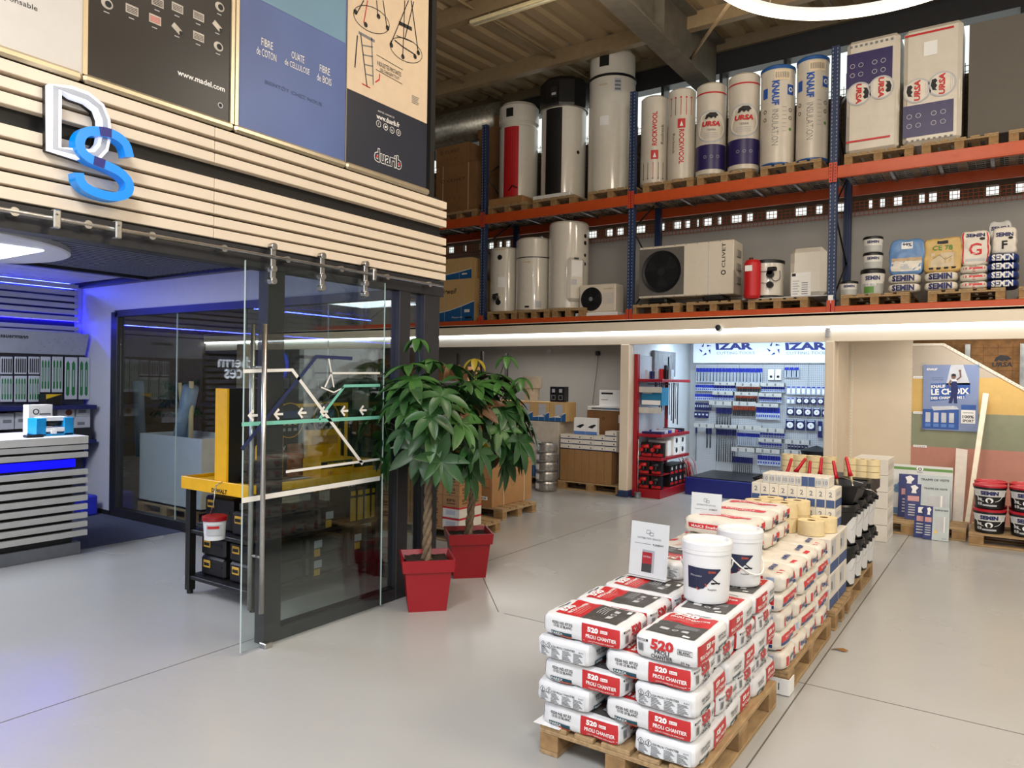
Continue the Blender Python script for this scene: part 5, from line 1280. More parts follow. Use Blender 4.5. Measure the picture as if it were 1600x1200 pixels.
# ================================================================ RIGHT BAY GOODS
YQ = 10.75
pallet(-1.62, 9.98+.0, 0, 'wooden pallet against the plasterboard wall, under the hatch boxes', 'x')
post = thing('wall_poster', 'blue sports poster with a worker raising his fist, taped to the sample wall', 'poster', (0, 0, 0))
a = P(1443, 570, Y=YP-.01); c = P(1528, 675, Y=YP-.01); PX0, PX1, PZ0, PZ1 = a.x, c.x, c.z, a.z; PW_, PH_ = PX1-PX0, PZ1-PZ0
b = MB(); y = YP-.012; U = lambda s, t: (PX0+s*PW_, PZ1-t*PH_)
pblue = mat('poster_blue', (124, 140, 178), .25, var=.1, scale=3); pdb = mat('poster_deep_blue', (44, 84, 160), .3); plt = mat('poster_light', (196, 200, 208), .3)
b.box(PX0, PX1, y, y+.004, PZ0, PZ1, pblue)
F1 = front(y-.001); F2 = front(y-.002); F3 = front(y-.003)
def PR(s0, t0, s1, t1, M, m): b.rect(*U(s0, t1), *U(s1, t0), M, m)
b.poly([U(.5, 0), U(.72, 0), U(.85, .3), U(.42, .3)], F1, plt)
b.poly([U(.14, .29), U(.42, .28), U(.85, .27), U(.85, .43), U(.77, .44), U(.77, .50), U(.14, .56)], F1, pdb); PR(0, .68, .66, .98, F1, pdb); PR(.70, .60, .96, .67, F1, pdb)
b.poly([U(.16, .64), U(.6, .62), U(.66, .67), U(.2, .7)], F2, plt)
for t_, s_, t2, h_, w_ in (('KNAUF', .28, .33, .045, .26), ('LE CHOIX', .49, .405, .085, .68), ('DES CHAMPIONS !', .45, .50, .038, .60)): b.text(t_, *U(s_, t2), h_*PH_*1.1, F3, paper, wid=w_*PW_, bold=.04, rot=.06)
b.text('KNAUF', *U(.16, .07), .035*PH_, F3, paper, wid=.2*PW_, bold=.05, shear=.2)
b.text('DU 1er JUIN AU', *U(.27, .20), .018*PH_, F2, navy, wid=.2*PW_); b.text('31 JUILLET 2023', *U(.27, .23), .018*PH_, F2, navy, wid=.2*PW_)
for s_ in (.10, .25, .39, .53): PR(s_-.045, .73, s_+.045, .88, F2, plt); PR(s_-.05, .90, s_+.05, .95, F2, mat('poster_mid_blue', (90, 130, 200), .4))
PR(.70, .68, .95, .88, F2, paper); b.text('100%', *U(.825, .78), .045*PH_, F3, ink, wid=.2*PW_, bold=.03); b.text('SPORT', *U(.825, .84), .04*PH_, F3, ink, wid=.2*PW_, bold=.03); b.text('REMPORTEZ', *U(.825, .72), .02*PH_, F3, ink, wid=.18*PW_)
# the worker: dungarees, one fist raised
sk = mat('printed_skin', (120, 90, 80), .5); fr4 = front(y-.0042)
b.poly([U(.52, .25), U(.61, .25), U(.64, .36), U(.62, .50), U(.63, .58), U(.57, .58), U(.56, .50), U(.53, .58), U(.47, .58), U(.51, .45), U(.51, .33)], fr4, navy)
b.poly([U(.50, .22), U(.62, .22), U(.62, .25), U(.51, .25)], fr4, paper); b.stroke([U(.51, .23), U(.475, .29), U(.50, .33)], .02, lambda p, q, d: (p, y-.0044, q), 0, 0, sk); b.stroke([U(.61, .23), U(.68, .18), U(.67, .10)], .02, lambda p, q, d: (p, y-.0044, q), 0, 0, sk)
b.disc(*U(.555, .175), .028, fr4, sk, 14, .034); b.disc(*U(.555, .155), .027, front(y-.0046), ink, 12, .018); b.disc(*U(.665, .09), .016, fr4, sk, 10)
b.text('1', *U(.59, .63), .035*PH_, F3, ink); b.obj('poster_print', post)
b = MB()
for s_, t_ in ((0, 0), (1, 0), (0, 1), (1, 1)): q = U(s_, t_); b.box(q[0]-.03, q[0]+.03, y-.003, y-.001, q[1]-.03, q[1]+.03, film)
b.obj('tape_strip', post)
# leaning panels and boxes
def lean(name, label, cat, pts, y0, y1, m, thick=.03, draw=None, group=None):
    """panel: bottom-left / bottom-right / top-left / top-right photo points, standing at depth y0 with its top at y1"""
    bl, br, tl, trr = pts
    A, B = P(*bl, Y=y0), P(*br, Y=y0); T0, T1 = P(*tl, Y=y1), P(*trr, Y=y1); A.z = B.z = min(A.z, B.z)
    A.z = B.z = lean.z
    n = (B-A).cross(T0-A).normalized(); 
    if n.y > 0: n = -n
    b = MB(); th = -n*thick
    vs = [A, B, T1, T0, A+th, B+th, T1+th, T0+th]
    b.add(vs, [(0, 1, 2, 3), (5, 4, 7, 6), (0, 4, 5, 1), (1, 5, 6, 2), (2, 6, 7, 3), (3, 7, 4, 0)], m)
    def M(o=.0015): return lambda s, t: tuple((A*(1-s)+B*s)*(1-t)+(T0*(1-s)+T1*s)*t+n*o)
    if draw: draw(b, M, (B-A).length, (T0-A).length)
    return tag(b.obj(name), label, cat, group)
lean.z = .146
lpan = mat('sample_panel_white', (206, 208, 206), .4, var=.03); hexb = mat('hexagon_blue', (92, 130, 170), .5)
def dpal(b, M, w_, h):
    b.rect(.0, .90, 1, .95, M(), mat('green_print', (90, 140, 60), .5)); b.poly([(.48+.06*math.cos(i*PI/3), .93+.05*math.sin(i*PI/3)) for i in range(6)], M(.002), paper); b.ring(.48, .925, .02, .035, M(.003), ink, 6); b.text('PAI', .48, .865, .03, M(.003), grey_ink, wid=.08)
    for x, y_ in ((.10, .55), (.16, .60), (.10, .48)): b.poly([(x+.05*math.cos(i*PI/3), y_+.05*math.sin(i*PI/3)) for i in range(6)], M(.002), hexb)
    b.rect(0, .02, .2, .14, M(.002), hexb)
lean('sample_display', 'big pale panel with a green top stripe, behind the inspection hatch boxes', 'panel', ((1391, 804), (1487, 822), (1392, 724), (1489, 731)), 10.55, 10.75, lpan, .03, dpal)
hb = mat('hatch_box_blue', (30, 42, 110), .45, var=.08); hg = mat('hatch_box_grey', (186, 196, 198), .4, var=.05)
def dh(b, M, w_, h):
    b.rect(0, 0, .36, 1, M(), hb); b.poly([(.14, .74), (.26, .74), (.24, .82), (.30, .90), (.22, .97), (.12, .93), (.16, .84)], M(.002), paper); b.rect(.06, .52, .32, .66, M(.002), mat('hatch_inset', (206, 150, 150), .5))
    for i in range(5): b.rect(.08, .40-i*.07, .30, .43-i*.07, M(.002), lgrey)
    b.text('TRAPPE DE VISITE', .68, .90, .05, M(.002), ink, wid=.52, bold=.02); b.rect(.5, .28, .9, .7, M(.002), lgrey); b.rect(.80, .25, .84, .72, M(.003), paper); b.disc(.5, .25, .06, M(.003), mat('hatch_flower', (226, 190, 110), .5)); b.text('HATCH', .82, .06, .03, M(.002), ink, wid=.16)
lean('hatch_box', 'largest and rearmost blue and grey inspection hatch box', 'box', ((1402, 812), (1484, 822), (1405, 740), (1489, 745)), 10.38, 10.56, hg, .04, dh, 'inspection hatch boxes')
lean('hatch_box', 'middle sized blue and grey inspection hatch box, in front of the largest', 'box', ((1413, 812), (1482, 826), (1415, 755), (1485, 760)), 10.24, 10.38, hg, .04, dh, 'inspection hatch boxes')
lean.z = .004
lean('hatch_box', 'narrow blue box standing on the floor before the pallet, left of the smallest hatch box', 'box', ((1427, 836), (1446, 838), (1430, 788), (1447, 790)), 9.90, 9.97, hb, .04, lambda b, M, w_, h: (b.poly([(.3, .76), (.7, .76), (.6, .84), (.8, .95), (.3, .93)], M(), paper), b.rect(.2, .5, .8, .66, M(), mat('hatch_inset', (206, 150, 150), .5)), [b.rect(.2, .4-i*.09, .8, .44-i*.09, M(), lgrey) for i in range(4)]))
lean('hatch_box', 'smallest inspection hatch box, in front on the floor, with blue left edge', 'box', ((1441, 838), (1482, 843), (1444, 790), (1484, 794)), 9.84, 9.92, hg, .04, dh, 'inspection hatch boxes')
lean.z = .002
lean('foam_block', 'tall pale wrapped block standing against the pink panel', 'block', ((1487, 828), (1503, 831), (1494, 700), (1512, 703)), 10.45, 10.95, mat('wrapped_foam', (196, 186, 176), .5, var=.06), .12)
lean('stud_profile', 'long pale metal profile leaning diagonally in front of the coloured panels', 'profile', ((1505, 828), (1512, 829), (1536, 614), (1545, 615)), 10.5, 11.2, mat('pale_profile', (224, 214, 192), .4, var=.08), .05)
# black semin tubs on a pallet
q = P(1517, 838, Z=0)
pallet(q.x, 9.80, 0, 'old dark wooden pallet under the red lidded black tubs', 'x')
rl = mat('red_tub_lid', (178, 28, 44), .35, var=.05)
def semin(label, x, y, z):
    t = thing('paint_tub', label, 'tub', (x, y, z), 0, 'red lidded black tubs'); r, h = .158, .27
    b = MB(); b.lathe([(0, 0), (r*.87, 0), (r*.89, .01), (r, h*.86), (0, h*.86)], bk, n=36); bb_ = b.obj('tub_body', t)
    W = lambda o=.002: (lambda a, c: ((r*(.888+.112*c/(h*.86))+o)*math.sin(a/r), -(r*(.888+.112*c/(h*.86))+o)*math.cos(a/r), c))
    b = MB(); b.rect(-r*1.2, h*.52, r*1.2, h*.80, W(), mat('tub_label_white', (206, 206, 204), .4), 12, 1); b.text('SEMIN', 0, h*.66, h*.17, W(.0045), navy, wid=r*1.15, bold=.06)
    b.disc(0, h*.36, r*.26, W(.002), paper, 16, h*.11); b.disc(0, h*.32, r*.12, W(.003), ink, 10); b.rect(-r*.45, h*.12, r*.5, h*.19, W(), lgrey, 6, 1)
    for i in range(2):
        for j in range(2): b.rect(-r*.85+i*r*.2, h*.14+j*h*.18, -r*.70+i*r*.2, h*.26+j*h*.18, W(), lgrey)
    b.obj('printed_label', bb_)
    b = MB(); b.lathe([(r*.9, h*.84), (r+.006, h*.84), (r+.006, h*.90), (r*.9, h*.90)], bk, n=36); b.lathe([(r*.95, h*.90), (r+.008, h*.90), (r+.008, h*.97), (r-.01, h), (r-.02, h-.01), (0, h-.01)], rl, n=36); b.obj('lid', t)
    b = MB(); b.tube(smooth_path([W(.004)(-r*1.3, h*.78), W(.008)(-r*.7, h*.42), W(.02)(0, h*.30) if False else W(.006)(-r*.35, h*.30)]), .0025, paper, 5); b.tube(smooth_path([W(.004)(r*1.3, h*.78), W(.008)(r*.7, h*.42), W(.006)(r*.35, h*.32)]), .0025, paper, 5); b.obj('handle', t); return t
s0 = None
for i in range(3):
    for j in range(2):
        for k in range(2):
            x = q.x+.19+i*.345; y = 9.98+j*.36; z = .146+k*.275
            l = f'black tub with red lid, {["front", "back"][j]} row, {["lower", "upper"][k]} tier, ' + ['left column', 'second column', 'third column'][i]
            if s0 is None: s0 = semin(l, x, y, z)
            else: dup(s0, (x, y, z), 0, l)
# ================================================================ SACKS ON THE MIDDLE DECK
def dsem(txtcol=navy, col=None, word='SEMIN'):
    def f(b, M, L, W, H):
        for s in ('-y', '+y'): b.text(word, 0, 0, .075, M(s, .009), txtcol, wid=L*.72, bold=.05)
        if col: b.rect(-L*.45, -W*.4, L*.45, W*.4, M('+z'), col, 6, 6)
    return f
whs = bagc; blus = mat('sack_navy_film', (24, 50, 120), .4, var=.06, bump=.3, scale=8, bscale=20)
sA = sack('filler_sack', .36, .42, .115, bagc, 41, dsem(), 4.5); sB = sack('filler_sack', .32, .42, .10, blus, 42, dsem(paper), 4.2)
def dG(b, M, L, W, H):
    for s in ('-y',): b.rect(-L*.42, -H*.05, L*.42, H*.2, M(s), kred, 6, 1); b.text('G', 0, -H*.22, .03, M(s, .007), kred); b.text('SEMIN', 0, H*.32, .016, M(s, .003), ink, wid=.1)
sG = sack('filler_sack', .29, .42, .095, bagc, 43, dG, 4.5)
for o in (sA, sB, sG): o.location = (0, 0, -50)
ysk = PY+.26
def xm_(u, v=450, Y=None): return P(u, v, Y=Y or PY+.05).x
for k in range(2):
    putr(sA, xm_(1411), ysk, ZMD+k*.12, f'white sack end with navy lettering under the blue sack, {["lower", "upper"][k]}', 'lettered sacks under the standing sacks', 'sack')
    putr(sA, xm_(1469), ysk, ZMD+k*.12, f'white sack end with navy lettering under the yellow sack, {["lower", "upper"][k]}', 'lettered sacks under the standing sacks', 'sack')
for k in range(3): putr(sG, xm_(1521), ysk, ZMD+k*.098, f'white sack with red band under the standing red edged sack, {["bottom", "middle", "upper"][k]}', 'red banded sacks', 'sack')
for k in range(4): putr(sB, xm_(1566), ysk, ZMD+k*.103, f'navy sack with white lettering at the right end, {["bottom", "second", "third", "top"][k]}', 'navy lettered sacks', 'sack')
# standing sacks
def standing(label, u, w_, h, z0, base, seed, draw, lean_=.12, yy=None):
    Fm, faces = sackgeo(w_, .14, h, seed, 12, 6.5, .012); b = MB()
    for f, fn in faces.items(): b.rect(-1, -1, 1, 1, lambda s, t: Fm(fn(s, t)), base, 12, 12)
    M = lambda off=.002: (lambda s, t: Fm(faces['-y'](max(-1, min(1, s/(w_/2))), max(-1, min(1, (t-h/2)/(h/2)))), off))
    draw(b, M, w_, h)
    o = b.obj('standing_sack'); o.location = (xm_(u), yy or ysk-.02, z0); o.rotation_euler = (-lean_, 0, 0); return tag(o, label, 'sack', 'sacks standing upright on the others')
sbl = mat('sack_sky_blue', (92, 134, 186), .4, var=.1, bump=.3, scale=8, bscale=16); sye = mat('sack_ochre', (200, 166, 96), .4, var=.08, bump=.3, scale=8, bscale=16)
def dB(b, M, w_, h): b.rect(-w_*.46, .03, w_*.46, h*.38, M(), bagc, 8, 5); b.rect(-w_*.46, h*.36, w_*.46, h*.46, M(.003), mat('sack_sand', (190, 164, 130), .5, var=.2), 8, 2); b.rect(-.06, h*.72, .07, h*.92, M(.003), paper, 3, 2); b.text('99%', .005, h*.83, .05, M(.005), navy, bold=.03); b.rect(-.06, h*.12, .06, h*.28, M(.004), lgrey, 2, 2)
def dY(b, M, w_, h): b.rect(-w_*.3, h*.14, w_*.3, h*.56, M(), mat('sack_line_art', (206, 190, 160), .5), 6, 4); b.text('CE 78', 0, h*.70, .065, M(.004), mat('green_print', (90, 140, 60), .5), wid=.22, bold=.03); b.rect(-.06, h*.82, .06, h*.92, M(.003), ink, 3, 2); [b.rect(-.15+i*.085, h*.06, -.10+i*.085, h*.13, M(.003), ink, 1, 1) for i in range(4)]; b.stroke([(-.1, h*.4), (-.03, h*.5), (.03, h*.35), (.1, h*.45)], .004, lambda s, t, d: M(.004)(s, t), 0, 0, ink)
def dR(b, M, w_, h): b.rect(-w_*.5, .0, -w_*.42, h, M(), kred, 1, 12); b.rect(w_*.42, .0, w_*.5, h, M(), kred, 1, 12); b.text('SEMIN', 0, h*.86, .055, M(.004), navy, wid=.20, bold=.05); b.text('G', 0, h*.45, .15, M(.004), kred, bold=.01); b.disc(.07, h*.74, .03, M(.003), ink, 12, .02); b.rect(-.1, h*.10, .1, h*.18, M(.003), lgrey, 3, 1)
def dF(b, M, w_, h): b.text('SEMIN', 0, h*.72, .05, M(.004), navy, wid=.18, bold=.05); b.text('F', 0, h*.32, .10, M(.004), ink, bold=.03); b.disc(.06, h*.58, .025, M(.003), ink, 12, .018)
standing('upright blue and cream sack with a white square sign, second from the buckets', 1413, .40, .46, ZMD+.235, sbl, 51, dB)
standing('upright ochre sack with a line drawing and green lettering', 1470, .42, .44, ZMD+.235, sye, 52, dY)
standing('upright white sack with red side edges and a big red letter G', 1522, .30, .44, ZMD+.295, bagc, 53, dR)
standing('upright white sack with a black letter F above the navy sacks', 1568, .24, .32, ZMD+.415, bagc, 54, dF)
standing('grey topped white sack standing behind the sack with the letter F', 1560, .24, .44, ZMD+.415, mat('sack_pale_grey', (200, 200, 198), .4, bump=.3, scale=8, bscale=16), 55, lambda b, M, w_, h: b.text('SEMIN', 0, h*.78, .05, M(.004), navy, wid=.18, bold=.05), .1, ysk+.16)
# ================================================================ LEFT BAY
# strapped brown cartons on a pallet
carx0, cary0 = -6.50, 7.62
pallet(-6.52, 7.66, 0, 'pale wooden pallet under the big strapped brown cartons on the floor', 'x')
pallet(-5.52-.8, 8.47+.0, 0, 'pale wooden pallet behind the one with the strapped cartons', 'x') if False else None
def clivR(y0, z0, w_, h, x, big=True):
    def f(t):
        M = right(x+.0015)
        if not big: t.ring(y0+w_*.22, z0+h*.62, .022, .034, M, brown_ink); t.text('CLIVET', y0+w_*.5, z0+h*.62, .045, M, brown_ink, wid=w_*.38, bold=.01); [t.ring(y0+w_*(.32+.1*i), z0+h*.3, .018, .024, M, brown_ink, 4) for i in range(3)]
        else:
            for i in (.27, .78): t.rect(y0+w_*i, z0, y0+w_*i+.014, z0+h, M, tape)
            t.ring(y0+w_*.5, z0+h*.55, .04, .048, M, kraft2); [t.rect(y0+w_*.66+i*.02, z0+h*.82, y0+w_*.66+i*.02+.01, z0+h*.88, M, brown_ink) for i in range(5)]
    return f
def fr(x0, x1, z0, z1, y):
    def f(t):
        M = front(y-.0015); w_ = x1-x0; h = z1-z0
        for i in range(2):
            t.stroke([(x0+w_*(.08+i*.46), z0+h*.48), (x0+w_*(.46+i*.46), z0+h*.48), (x0+w_*(.46+i*.46), z0+h*.70), (x0+w_*(.08+i*.46), z0+h*.70)], .004, lambda a, c, d: M(a, c), 0, 0, brown_ink, True)
            for k in range(3): t.rect(x0+w_*(.12+i*.46), z0+h*(.52+k*.05), x0+w_*(.30+i*.46), z0+h*(.54+k*.05), M, brown_ink)
        t.rect(x0+w_*.62, z0+h*.17, x0+w_*.86, z0+h*.26, M, paper)
        for k in range(4): t.rect(x0+w_*(.66+k*.04), z0+h*.19, x0+w_*(.68+k*.04), z0+h*.24, front(y-.0025), ink)
    return f
xr_c = -5.49
for i, nm in enumerate(('right, nearest the aisle', 'middle', 'left')):
    x1 = xr_c-i*.50; x0 = x1-.496
    def both(t, x0=x0, x1=x1, i=i):
        fr(x0, x1, .146, .66, 7.66)(t)
        if i == 0: clivR(7.66, .146, .95, .51, xr_c)(t)
    carton('cardboard_carton', f'large brown carton on the pale pallet behind the plants, {nm}', x0, x1, 7.66, 8.60, .146, .66, kraft, both, group='large brown cartons behind the plants')
def up(t): clivR(7.66, .662, .92, .30, xr_c, False)(t)
carton('cardboard_carton', 'flatter brown carton with a ring logo on top of the large brown cartons', xr_c-1.3, xr_c, 7.66, 8.58, .662, .985, kraft, up)
XMI, YMI = -6.16, 6.32
pallet(XMI, YMI-.02, 0, 'low wooden pallet under the small brown cartons behind the plants', 'x')
mini = MB(); mini.box(0, .235, 0, .20, 0, .118, kraft, .003)
for M, w_ in ((front(-.001), .235), (right(.236), .2)):
    mini.text('EPS', w_/2, .07, .03, M, brown_ink, wid=w_*.5, bold=.03); mini.rect(w_*.25, .03, w_*.75, .04, M, brown_ink)
mini = mini.obj('small_carton'); mini.location = (0, 0, -50)
mini2 = MB(); mini2.box(0, .235, 0, .20, 0, .118, bxw, .003); mini2.rect(0, .098, .235, .118, front(-.001), red); mini2.rect(.05, .03, .18, .08, front(-.001), lgrey); mini2.rect(0, .098, .2, .118, right(.236), red)
mini2 = mini2.obj('small_carton'); mini2.location = (0, 0, -50)
ORD = ['first', 'second', 'third', 'fourth', 'fifth', 'sixth', 'seventh']
for k in range(6):
    for i in range(5):
        for j in range(2):
            if k == 5 and i > 3: continue
            x = XMI+i*.24; y = YMI+j*.205; z = .146+k*.12
            lab = (f'small brown carton behind the plants, front side, row {k+1} from below, {ORD[i]} across' if j == 0 else f'small brown carton behind the plants, rear side, row {k+1} from below, {ORD[i]} across')
            putr(mini if not (k < 2 and i == 4) else mini2, x, y, z, lab.replace('brown', 'red and white') if (k < 2 and i == 4 and j == 0) else lab, 'small cartons behind the plants' if j == 0 else 'rear small cartons', 'carton')
# airwell cartons at the back
for i in range(5):
    x0 = -7.75+i*.325; y = 10.62+.0*i
    def pr(t, x0=x0, y=y):
        airw(x0, x0+.40, 1.12, 1.60, y, False)(t); t.rect(x0+.14, 1.28, x0+.32, 1.55, front(y-.004), lgrey); [t.rect(x0+.17, 1.30+.04*k, x0+.29, 1.31+.04*k, front(y-.005), ink) for k in range(4)]
    carton('cardboard_carton', f'cream and blue carton in the upper row at the back left, {ORD[i]} from the left', x0, x0+.32, y, y+.35, 1.10, 1.42, bcol, lambda t, x0=x0, y=y: (airw(x0, x0+.32, 1.10, 1.42, y, False)(t), t.rect(x0+.12, 1.20, x0+.26, 1.38, front(y-.004), lgrey)), group='upper cream and blue cartons')
for i in range(2):
    x0 = -7.75+i*.76
    carton('cardboard_carton', f'tall cream and blue carton under the upper row, {["left", "right"][i]} one', x0, x0+.74, 10.60, 11.1, .146, 1.09, mat('pale_carton', (200, 190, 174), .7), lambda t, x0=x0: airw(x0, x0+.74, .12, 1.09, 10.6, False)(t))
pallet(-7.5, 10.58, -.024+.024, 'dark wooden pallet under the tall cream and blue cartons', 'x')
# metal coils stack
for k in range(5):
    b = MB(); zz = .01+k*.155; c = P(857, 700, Y=10.25)
    b.lathe([(.10, .0), (.165, .0), (.178, .03), (.178, .12), (.165, .148), (.10, .148), (.10, 0)], mat('foil_coil', (170, 168, 164), .32, .8, var=.3, scale=30), (c.x, 10.2, zz), 26)
    b.rect(-.13, .035, -.03, .12, lambda a, z: (c.x+.181*math.sin(a/.18), 10.2-.181*math.cos(a/.18), zz+z), paper, 3, 1)
    tag(b.obj('metal_coil'), f'silver wrapped coil in the floor stack left of the brown pallet, {LN[k]} one', 'coil', 'silver coils stacked on the floor')
# brown pallet of tall cartons with white boxes
q0 = P(868, 765, Z=0); 
pallet(-6.22+.02, 10.50, 0, 'dark wooden pallet under the row of tall narrow brown cartons', 'x')
for i in range(7):
    x0 = -6.17+i*.135
    carton('tall_carton', f'tall narrow brown carton on the back pallet, {ORD[i]} from the left', x0, x0+.132, 10.52, 10.84, .146, .66, mat('kraft_smooth', (150, 112, 70), .75, var=.05), None, group='tall narrow cartons on the back pallet')
for i in range(3):
    carton('tall_carton', f'wide brown carton behind the narrow ones on the back pallet, {["left", "middle", "right"][i]}', -6.17+i*.34, -5.835+i*.34, 10.86, 11.25, .146, .66, kraft2)
for k in range(4):
    for i in range(5):
        if k == 3 and i not in (4,): continue
        x0 = -6.18+i*.205; z0 = .665+k*.082
        carton('small_white_box', f'small white box on the tall brown cartons, layer {k+1} from below, {ORD[i]} across', x0, x0+.2, 10.54, 10.80, z0, z0+.08, bxw, lambda t, x0=x0, z0=z0: (t.rect(x0, z0, x0+.2, z0+.014, front(10.539), navy), t.rect(x0+.15, z0+.03, x0+.17, z0+.05, front(10.539), ink)), 'box', 'small white boxes on the brown cartons')
for i in range(2):
    x0 = -5.95+i*.215; z0 = .915
    carton('product_box', f'white box with a dark drill picture standing on the small white boxes, {["left", "right"][i]}', x0, x0+.21, 10.58, 10.66, z0, z0+.27, paper, lambda t, x0=x0, z0=z0: (t.poly([(x0+.04, z0+.12), (x0+.12, z0+.10), (x0+.19, z0+.15), (x0+.17, z0+.17), (x0+.10, z0+.15)], front(10.579), ink), t.rect(x0, z0, x0+.21, z0+.05, front(10.579), mat('poster_mid_blue', (90, 130, 200), .4))), 'box')
carton('cardboard_carton', 'big dark brown carton behind the white boxes, beside the column', -6.1, -5.22, 11.3, 11.9, .62, 1.28, kraft2, lambda t: (t.rect(-5.5, 1.08, -5.38, 1.22, front(11.298), paper), t.ring(-5.78, 1.15, .02, .03, front(11.298), ink, 4)))
carton('cardboard_carton', 'dark brown carton on the floor under the big dark brown one', -6.1, -5.22, 11.3, 11.9, .0, .615, kraft2)
carton('flat_box', 'flat white box lying on the big dark brown carton', -6.08, -5.12, 11.28, 11.75, 1.283, 1.35, paper, lambda t: (t.rect(-6.0, 1.30, -5.3, 1.33, front(11.279), grey_ink), t.rect(-5.75, 1.31, -5.55, 1.33, front(11.278), hexb)), 'box')
carton('long_box', 'long white printed box standing on the flat white box', -5.92, -5.08, 11.4, 11.6, 1.353, 1.63, paper, lambda t: (t.rect(-5.88, 1.56, -5.66, 1.59, front(11.399), ink), t.rect(-5.88, 1.46, -5.75, 1.47, front(11.399), grey_ink), t.poly([(-5.38, 1.40), (-5.28, 1.39), (-5.2, 1.44), (-5.34, 1.53), (-5.38, 1.52)], front(11.399), ink), t.disc(-5.16, 1.48, .05, front(11.399), lgrey)), 'box')
for i, (u, l) in enumerate(((871, 'left'), (882, 'right'))):
    q = P(u-5, 637, Y=10.9); carton('black_box', f'black speaker box with a white picture standing on the blue cartons, {l} one', q.x, q.x+.14, 10.75, 10.9, 1.423, 1.68, black, lambda t, q=q: (t.stroke([(q.x+.035, 1.46), (q.x+.105, 1.46), (q.x+.105, 1.53), (q.x+.035, 1.53)], .008, lambda a, c, d: (a, 10.749, c), 0, 0, lgrey, True), t.rect(q.x+.04, 1.58, q.x+.1, 1.64, front(10.749), lgrey)), 'box')
b = MB(); q = P(836, 625, Y=11.1); b.lathe([(0, 0), (.13, 0), (.13, .2), (.17, .22), (.18, .42), (0, .42)], mat('felt_roll', (196, 184, 168), .9), (q.x, 11.0, 1.425), 20); tag(b.obj('felt_roll'), 'pale felt roll standing on the blue cartons behind the leaves', 'roll')
b = MB(); q = P(936, 551, Y=12.69); e = P(927, 632, Y=12.69); b.box(q.x-.05, q.x+.03, 12.62, 12.69, q.z-.06, q.z+.03, black, .01)
b.tube(smooth_path([(q.x, 12.66, q.z-.05), (q.x-.01, 12.64, q.z-.3), (q.x-.06, 12.66, q.z-.6), (e.x, 12.66, e.z)]), .005, black, 5); tag(b.obj('wall_charger'), 'black plug with a dangling cable high on the grey bay wall', 'charger')
b = MB(); q = P(859, 549, Y=12.69); b.cyl((q.x, 12.66, q.z), .05, .03, lgrey, 16, axis='y'); tag(b.obj('ceiling_detector'), 'small pale round fitting near the top of the grey bay wall', 'detector')
# dark shelving in the far left bay, seen over the leaves and through the glass
shelf_dark = mat('dark_shelf', (54, 50, 48), .6)
t = thing('warehouse_shelf', 'dark shelving unit in the unlit bay behind the shop glass', 'shelf', (0, 0, 0))
for x in (-15.0, -13.6, -12.2, -10.8, -9.4, -8.2):
    for y in (11.0, 11.8): b = MB(); b.box(x, x+.05, y, y+.05, 0, 2.3, shelf_dark); b.obj('post', t)
for z in (.5, 1.1, 1.7): b = MB(); b.box(-15, -8.15, 11.0, 11.85, z, z+.04, lgrey if z > 1 else shelf_dark); b.obj('shelf_board', t)
rr_ = random.Random(5); n = 0; NT2 = ['first', 'second', 'third', 'fourth', 'fifth', 'sixth', 'seventh', 'eighth', 'ninth', 'tenth', 'eleventh', 'twelfth', 'thirteenth', 'fourteenth', 'fifteenth']
for z in (.545, 1.145, 1.745):
    x = -14.9; n = 0
    while x < -8.6:
        w_ = rr_.uniform(.3, .6); h = rr_.uniform(.2, .42); m = rr_.choice([kraft2, kraft2, black, bxw, shelf_dark])
        carton('stored_carton', f'stored carton on the dark shelving, {["low", "middle", "high"][[.545, 1.145, 1.745].index(z)]} board, {NT2[n]} from the left', x, x+w_, 11.1, 11.6, z, z+h, m, group='cartons on the dark shelving'); n += 1; x += w_+rr_.uniform(.02, .2)
# ================================================================ TOOL BAY
YI = 12.98
sgn = thing('tool_wall_sign', 'white lit header sign with blue star logos over the pegboard', 'sign', (0, 0, 0))
a = P(1084, 540, Y=12.75); zb2 = P(1200, 567, Y=12.75).z
signm = mat('lit_white_sign', (226, 240, 255), .4, var=0, emis=.3); iz = mat('sign_blue', (20, 34, 140), .4)
b = MB(); b.box(a.x, -2.05, 12.74, 12.80, zb2, 2.56, signm); b.obj('sign_board', sgn)
def star(b, u, v):
    q = P(u, v, Y=12.73)
    for i in range(5):
        an = i*2*PI/5+.5; R_ = .125
        p0 = (q.x+R_*math.cos(an), q.z+R_*math.sin(an)); p1 = (q.x+R_*.45*math.cos(an+.55), q.z+R_*.45*math.sin(an+.55)); p2 = (q.x+R_*.72*math.cos(an+.75), q.z+R_*.72*math.sin(an+.75))
        b.poly([p0, p1, p2], front(12.737), iz)
for u, v in ((1102, 546), (1209, 545)): b = MB(); star(b, u, v); b.obj('star_logo', sgn)
for u in (1147, 1259):
    b = MB(); q = P(u, 541, Y=12.737); b.text('IZAR', q.x, q.z, .125, front(12.737), iz, wid=.66, bold=.05, shear=-.05); q = P(u+2, 551.5, Y=12.737); b.text('CUTTING TOOLS', q.x, q.z, .045, front(12.737), grey_ink, wid=.66); b.obj('sign_lettering', sgn)
pegm = mat('pegboard_metal', (186, 190, 196), .45, .2, var=.03)
